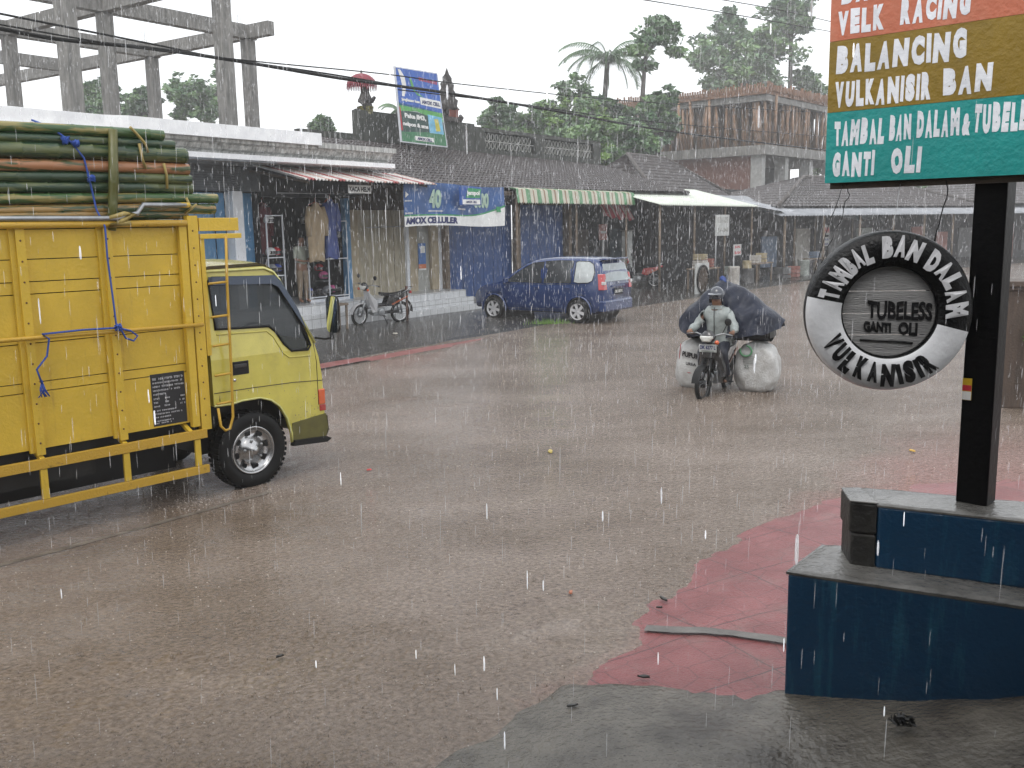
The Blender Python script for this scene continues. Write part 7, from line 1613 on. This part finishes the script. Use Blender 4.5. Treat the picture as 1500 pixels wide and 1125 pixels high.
# ================================================================== rain, splashes, litter
rnd = random.Random(99)
def rain():
    mb = MB(); V = mb.v; Fc = mb.f
    def big(x, y, z, L_, r):
        k = 10; prof = [(0, .25), (.08, .6), (.2, .9), (.45, 1), (.7, .92), (.9, .6), (1, .2)]; o = len(V)
        for zz, rr in prof:
            for q in range(k): a = 2*math.pi*q/k; V.append((x+r*rr*math.cos(a), y+r*rr*math.sin(a), z+L_*zz))
        for j in range(len(prof)-1):
            for q in range(k): Fc.append([o+j*k+q, o+j*k+(q+1) % k, o+j*k+k+(q+1) % k, o+j*k+k+q])
    def drop(x, y, z, L_, r):
        o = len(V); tx = .02*L_; a0 = rnd.random()*2
        for zz, rr, k in ((0, .35, 0), (.35, 1, 1), (.8, .8, 2)):
            for q in range(3): a = a0+q*2.094; V.append((x+tx*zz+r*rr*math.cos(a), y+r*rr*math.sin(a), z+L_*zz))
        V.append((x+tx, y, z+L_))
        for l in (0, 3):
            for q in range(3): Fc.append([o+l+q, o+l+(q+1) % 3, o+l+3+(q+1) % 3, o+l+3+q])
        for q in range(3): Fc.append([o+6+q, o+6+(q+1) % 3, o+9])
        Fc.append([o+2, o+1, o])
    N = 42000
    for i in range(N):
        r = 1.6+(30.5-1.6)*rnd.random()**.50; a = R(rnd.uniform(-40, 40)); x, y = r*math.sin(a), r*math.cos(a)
        z = rnd.uniform(.03, min(HC+r*.42, 9)); 
        # keep drops out from under the roofs
        sx = (x-FO[0])*FU[0]+(y-FO[1])*FU[1]; dd = -((x-FO[0])*FN[0]+(y-FO[1])*FN[1])
        if dd > -.9 and z < 4.6: continue
        drop(x, y, z, rnd.uniform(.04, .12)*(1 if r < 9 else .62), (.0018+.00013*r)*rnd.uniform(.4, 1.3))
    for i in range(45000):
        r = 11+34*rnd.random()**.8; a = R(rnd.uniform(-38, 38)); x, y = r*math.sin(a), r*math.cos(a); z = rnd.uniform(.05, min(2.5+r*.26, 11))
        dd = -((x-FO[0])*FN[0]+(y-FO[1])*FN[1])
        if dd > -.9 and z < 6.2: continue
        drop(x, y, z, rnd.uniform(.05, .13), rnd.uniform(.0017, .0031))
    nsmall = (len(V), len(Fc))
    for i in range(0):
        r = rnd.uniform(1.5, 3.2); a = R(rnd.uniform(-36, 36)); big(r*math.sin(a), r*math.cos(a), rnd.uniform(.5, HC+.25*r), rnd.uniform(.05, .10), rnd.uniform(.003, .006))
    for i in range(30000):
        r = 42+34*rnd.random(); a = R(rnd.uniform(-36, 36)); drop(r*math.sin(a), r*math.cos(a), rnd.uniform(6.5, 2.5+r*.27), rnd.uniform(.07, .14), rnd.uniform(.004, .007))
    mb.mi = [0]*len(Fc); mb.sm = [True]*len(Fc)
    m = bpy.data.materials.new('rain_water'); m.use_nodes = True; nt = m.node_tree; N_ = nt.nodes; L = nt.links; nt.nodes.remove(N_['Principled BSDF'])
    t = N_.new('ShaderNodeBsdfTransparent'); d = N_.new('ShaderNodeBsdfTranslucent'); d.inputs[0].default_value = (.95, .96, .98, 1); df = N_.new('ShaderNodeBsdfDiffuse'); df.inputs[0].default_value = (.95, .96, .98, 1)
    a1 = N_.new('ShaderNodeAddShader'); L.new(d.outputs[0], a1.inputs[0]); L.new(df.outputs[0], a1.inputs[1])
    mx = N_.new('ShaderNodeMixShader'); lw = N_.new('ShaderNodeLayerWeight'); lw.inputs[0].default_value = .5; mm = N_.new('ShaderNodeMapRange'); mm.inputs[1].default_value = .1; mm.inputs[2].default_value = 1; mm.inputs[3].default_value = .16; mm.inputs[4].default_value = 0; L.new(lw.outputs['Facing'], mm.inputs[0]); L.new(mm.outputs[0], mx.inputs[0]); L.new(t.outputs[0], mx.inputs[1]); L.new(a1.outputs[0], mx.inputs[2]); L.new(mx.outputs[0], N_['Material Output'].inputs['Surface'])
    o = mb.build('rain', m, fix=False); tag(o, kind='stuff')
    m2 = m.copy(); [setattr(n.inputs[3], 'default_value', .62) for n in m2.node_tree.nodes if n.type == 'MAP_RANGE']
    mb2 = MB()
    for i in range(60):
        r = rnd.uniform(1.5, 4.5); a = R(rnd.uniform(-36, 36)); x, y, z = r*math.sin(a), r*math.cos(a), rnd.uniform(.3, HC+.2*r); L_ = rnd.uniform(.035, .07); q = rnd.uniform(.0018, .0038)
        mb2.lathe([(q*k, L_*t) for t, k in ((0, .3), (.06, .65), (.2, .92), (.5, 1), (.8, .92), (.94, .65), (1, .3))], 12, 'Z', (x, y, z))
    o = mb2.build('near_raindrops', m2, fix=False); tag(o, kind='stuff')
rain()
def splashes():
    mb = MB()
    for i in range(14000):
        r = 3.6+(30-3.6)*rnd.random()**1.1; a = R(rnd.uniform(-36, 36)); x, y = r*math.sin(a), r*math.cos(a)
        if i % 16 == 0: c_ = [(-2.35, 8.95), (2.85, 13.2), (-2.9, 8.6), (3.3, 13.9)][i//16 % 4]; x, y = c_[0]+rnd.gauss(0, .22), c_[1]+rnd.gauss(0, .18)
        dd = -((x-FO[0])*FN[0]+(y-FO[1])*FN[1])
        if dd > -1.2: continue
        z = wz(x, y) if dd < -4.6 else .07; h = rnd.uniform(.006, .022); q = rnd.uniform(.002, .0048); k = rnd.randrange(3)
        if k == 0: mb.tube([(x, y, z-.002), (x, y, z+h*.6), (x+rnd.uniform(-.004, .004), y, z+h)], [q, q*.5, q*.2], 4)
        elif k == 1:
            for _ in range(3):
                b_ = rnd.uniform(0, 6.28); rr = rnd.uniform(.01, .03); mb.tube([(x+rr*math.cos(b_), y+rr*math.sin(b_), z-.001), (x+rr*1.3*math.cos(b_), y+rr*1.3*math.sin(b_), z+h*.6)], [q*.5, q*.2], 3)
        else: mb.lathe([(q*1.6, 0), (q*1.2, q*1.1), (0, q*1.5)], 5, 'Z', (x, y, z))
    m = bpy.data.materials.new('splash_water'); m.use_nodes = True; b = m.node_tree.nodes['Principled BSDF']; b.inputs['Base Color'].default_value = (.40, .35, .31, 1); b.inputs['Roughness'].default_value = .08; b.inputs['Subsurface Weight'].default_value = 0
    o = mb.build('rain_splashes', m, fix=False); tag(o, kind='stuff')
splashes()
def litter(name, px, py, size, col, label, cat='leaf', seed=0, z=.012, long_=1.0):
    rn = random.Random(seed); p = G(px, py); mb = MB(); size *= .62 if py > 860 else .8; n = 9; t = size*.06
    pts = [(size*long_*math.cos(2*math.pi*k/n)*rn.uniform(.7, 1.1), size*.5*math.sin(2*math.pi*k/n)*rn.uniform(.7, 1.1)) for k in range(n)]
    mb.hexa([(a, b_, 0) for a, b_ in pts], [(a*.9, b_*.9, t+.004+.006*rn.random()) for a, b_ in pts])
    o = mb.build(name, mat('litter_%s' % '_'.join(str(int(c*100)) for c in col), col, .4, .4, 20)); o.location = (p.x, p.y, max(z, wz(p.x, p.y)+z)); o.rotation_euler = (0, 0, rn.uniform(0, 3)); tag(o, label, cat); return o
litter('paper_scrap', 541, 690, .045, (.6, .03, .03), 'small bright red scrap floating in the water right of the lorry wheel', 'scrap', 1)
litter('leaf', 806, 663, .07, (.4, .3, .05), 'yellow leaf floating in the middle of the flooded road', 'leaf', 2, long_=1.4)
litter('leaf', 836, 871, .05, (.4, .13, .06), 'orange brown leaf floating left of the pink pavement', 'leaf', 3)
litter('fruit_peel', 1336, 662, .06, (.6, .35, .03), 'yellow and green bit of peel in the water behind the hanging tyre', 'litter', 4)
litter('paper_cup', 579, 492, .09, (.75, .65, .55), 'crumpled pale cup on the dark pavement near the parked motorcycle', 'cup', 5, z=.06)
for i, (px, py, s, lb) in enumerate([(838, 1046, .035, 'dark twig like leaf furthest left on the wet concrete'), (893, 1061, .03, 'small dark leaf at the left of the cluster on the wet concrete'), (922, 1055, .03, 'small brown leaf at the top of the cluster on the wet concrete'), (921, 1071, .035, 'reddish leaf in the cluster on the wet concrete'), (905, 1075, .04, 'long dark seed pod in the cluster on the wet concrete'), (1008, 1092, .05, 'dark curled leaf left of the plinth puddle'), (943, 1003, .04, 'black leaf at the lower edge of the pink pavement'), (972, 882, .05, 'black soggy leaf at the upper edge of the pink pavement'), (966, 895, .03, 'small black leaf below the soggy one at the pink pavement edge'), (410, 968, .035, 'dark leaf in the rushing water at lower left'), (1110, 1105, .05, 'brown leaf near the bottom edge before the plinth')]):
    litter('leaf', px, py, s, (.16, .05, .04) if i in (3, 10) else (.02, .018, .015), lb, 'leaf', 20+i, z=.045 if py > 1000 else .022, long_=1.5)
ck = G(1350, 1108); b = MB(); leaf_cloud(b, (0, 0, .02), (.06, .05, .02), 60, .02, rnd); o = b.build('leaf_clump', mat('litter_black', (.012, .012, .012), .4, .3)); o.location = (ck.x-.15, ck.y-.1, .22); tag(o, 'soggy black clump of leaves on the concrete before the plinth', 'leaf clump')
mo = MB(); leaf_cloud(mo, (0, 0, .01), (.06, .03, .015), 160, .012, rnd); o = mo.build('moss_tuft', mat('moss_green', (.05, .10, .015), .7, .4, 20)); p = G(1258, 1028); o.location = (p.x-.03, p.y-.1, .13); tag(o, 'small green moss tuft at the foot of the blue plinth', 'moss')
gr = MB(); p = G(805, 476)
for _ in range(140):
    x, y = rnd.gauss(0, .25), rnd.gauss(0, .08); h = rnd.uniform(.06, .16); gr.add([(x-.008, y, 0), (x+.008, y, 0), (x+rnd.uniform(-.05, .05), y+.01, h)], [(0, 1, 2)])
o = gr.build('grass_tuft', mat('grass_bright', (.09, .19, .02), .5, .3, 9)); o.location = (p.x, p.y, .03); tag(o, 'tuft of bright grass at the water edge beside the van', 'grass')
# ================================================================== haze, light, camera
hz = MB(); hz.box((0, 62, 12.2), (170, 134, 27.0)); o = hz.build('haze', []); tag(o, kind='stuff')
m = bpy.data.materials.new('rain_haze'); m.use_nodes = True; nt = m.node_tree; nt.nodes.remove(nt.nodes['Principled BSDF'])
v = nt.nodes.new('ShaderNodeVolumePrincipled'); v.inputs['Color'].default_value = (.93, .94, .95, 1); v.inputs['Density'].default_value = HAZE if 'HAZE' in globals() else .0021; v.inputs['Anisotropy'].default_value = 0.0
nt.links.new(v.outputs[0], nt.nodes['Material Output'].inputs['Volume']); o.data.materials.clear(); o.data.materials.append(m)
w = bpy.data.worlds.new('World'); scene.world = w; w.use_nodes = True; nt = w.node_tree; bg = nt.nodes['Background']
sky = nt.nodes.new('ShaderNodeTexSky'); sky.sky_type = 'NISHITA'; sky.sun_disc = False; sky.sun_elevation = R(62); sky.sun_rotation = R(200); sky.dust_density = 4; sky.air_density = 1.2
hs = nt.nodes.new('ShaderNodeMix'); hs.data_type = 'RGBA'; hs.inputs['Factor'].default_value = .8; hs.inputs['B'].default_value = (10.8, 11.0, 11.2, 1)
nt.links.new(sky.outputs[0], hs.inputs['A']); nt.links.new(hs.outputs['Result'], bg.inputs['Color']); bg.inputs['Strength'].default_value = .1
sl = bpy.data.lights.new('Sun', 'SUN'); sl.energy = .6; sl.angle = R(25); sl.color = (1, .98, .95); so = bpy.data.objects.new('Sun', sl); COL.objects.link(so)
el, az = R(62), R(200)
d = Vector((math.sin(az)*math.cos(el), math.cos(az)*math.cos(el), math.sin(el))); so.rotation_euler = d.to_track_quat('Z', 'Y').to_euler(); so.location = (0, 0, 30)
cam = bpy.data.cameras.new('Camera'); co = bpy.data.objects.new('Camera', cam); COL.objects.link(co); scene.camera = co
cam.sensor_width = 36; cam.lens = 36*F_PX/1500; cam.clip_end = 2000; cam.clip_start = .05
co.matrix_world = Matrix.Translation((0, 0, HC)) @ Matrix.Rotation(R(90)-PITCH, 4, 'X') @ Matrix.Rotation(-ROLL, 4, 'Z')
scene.view_settings.view_transform = 'Standard'; scene.view_settings.look = 'None'; scene.view_settings.gamma = 1; scene.view_settings.exposure = .66
scene.cycles.transparent_max_bounces = 24; scene.cycles.volume_bounces = 1; scene.cycles.max_bounces = 6
scene.cycles.use_denoising = True
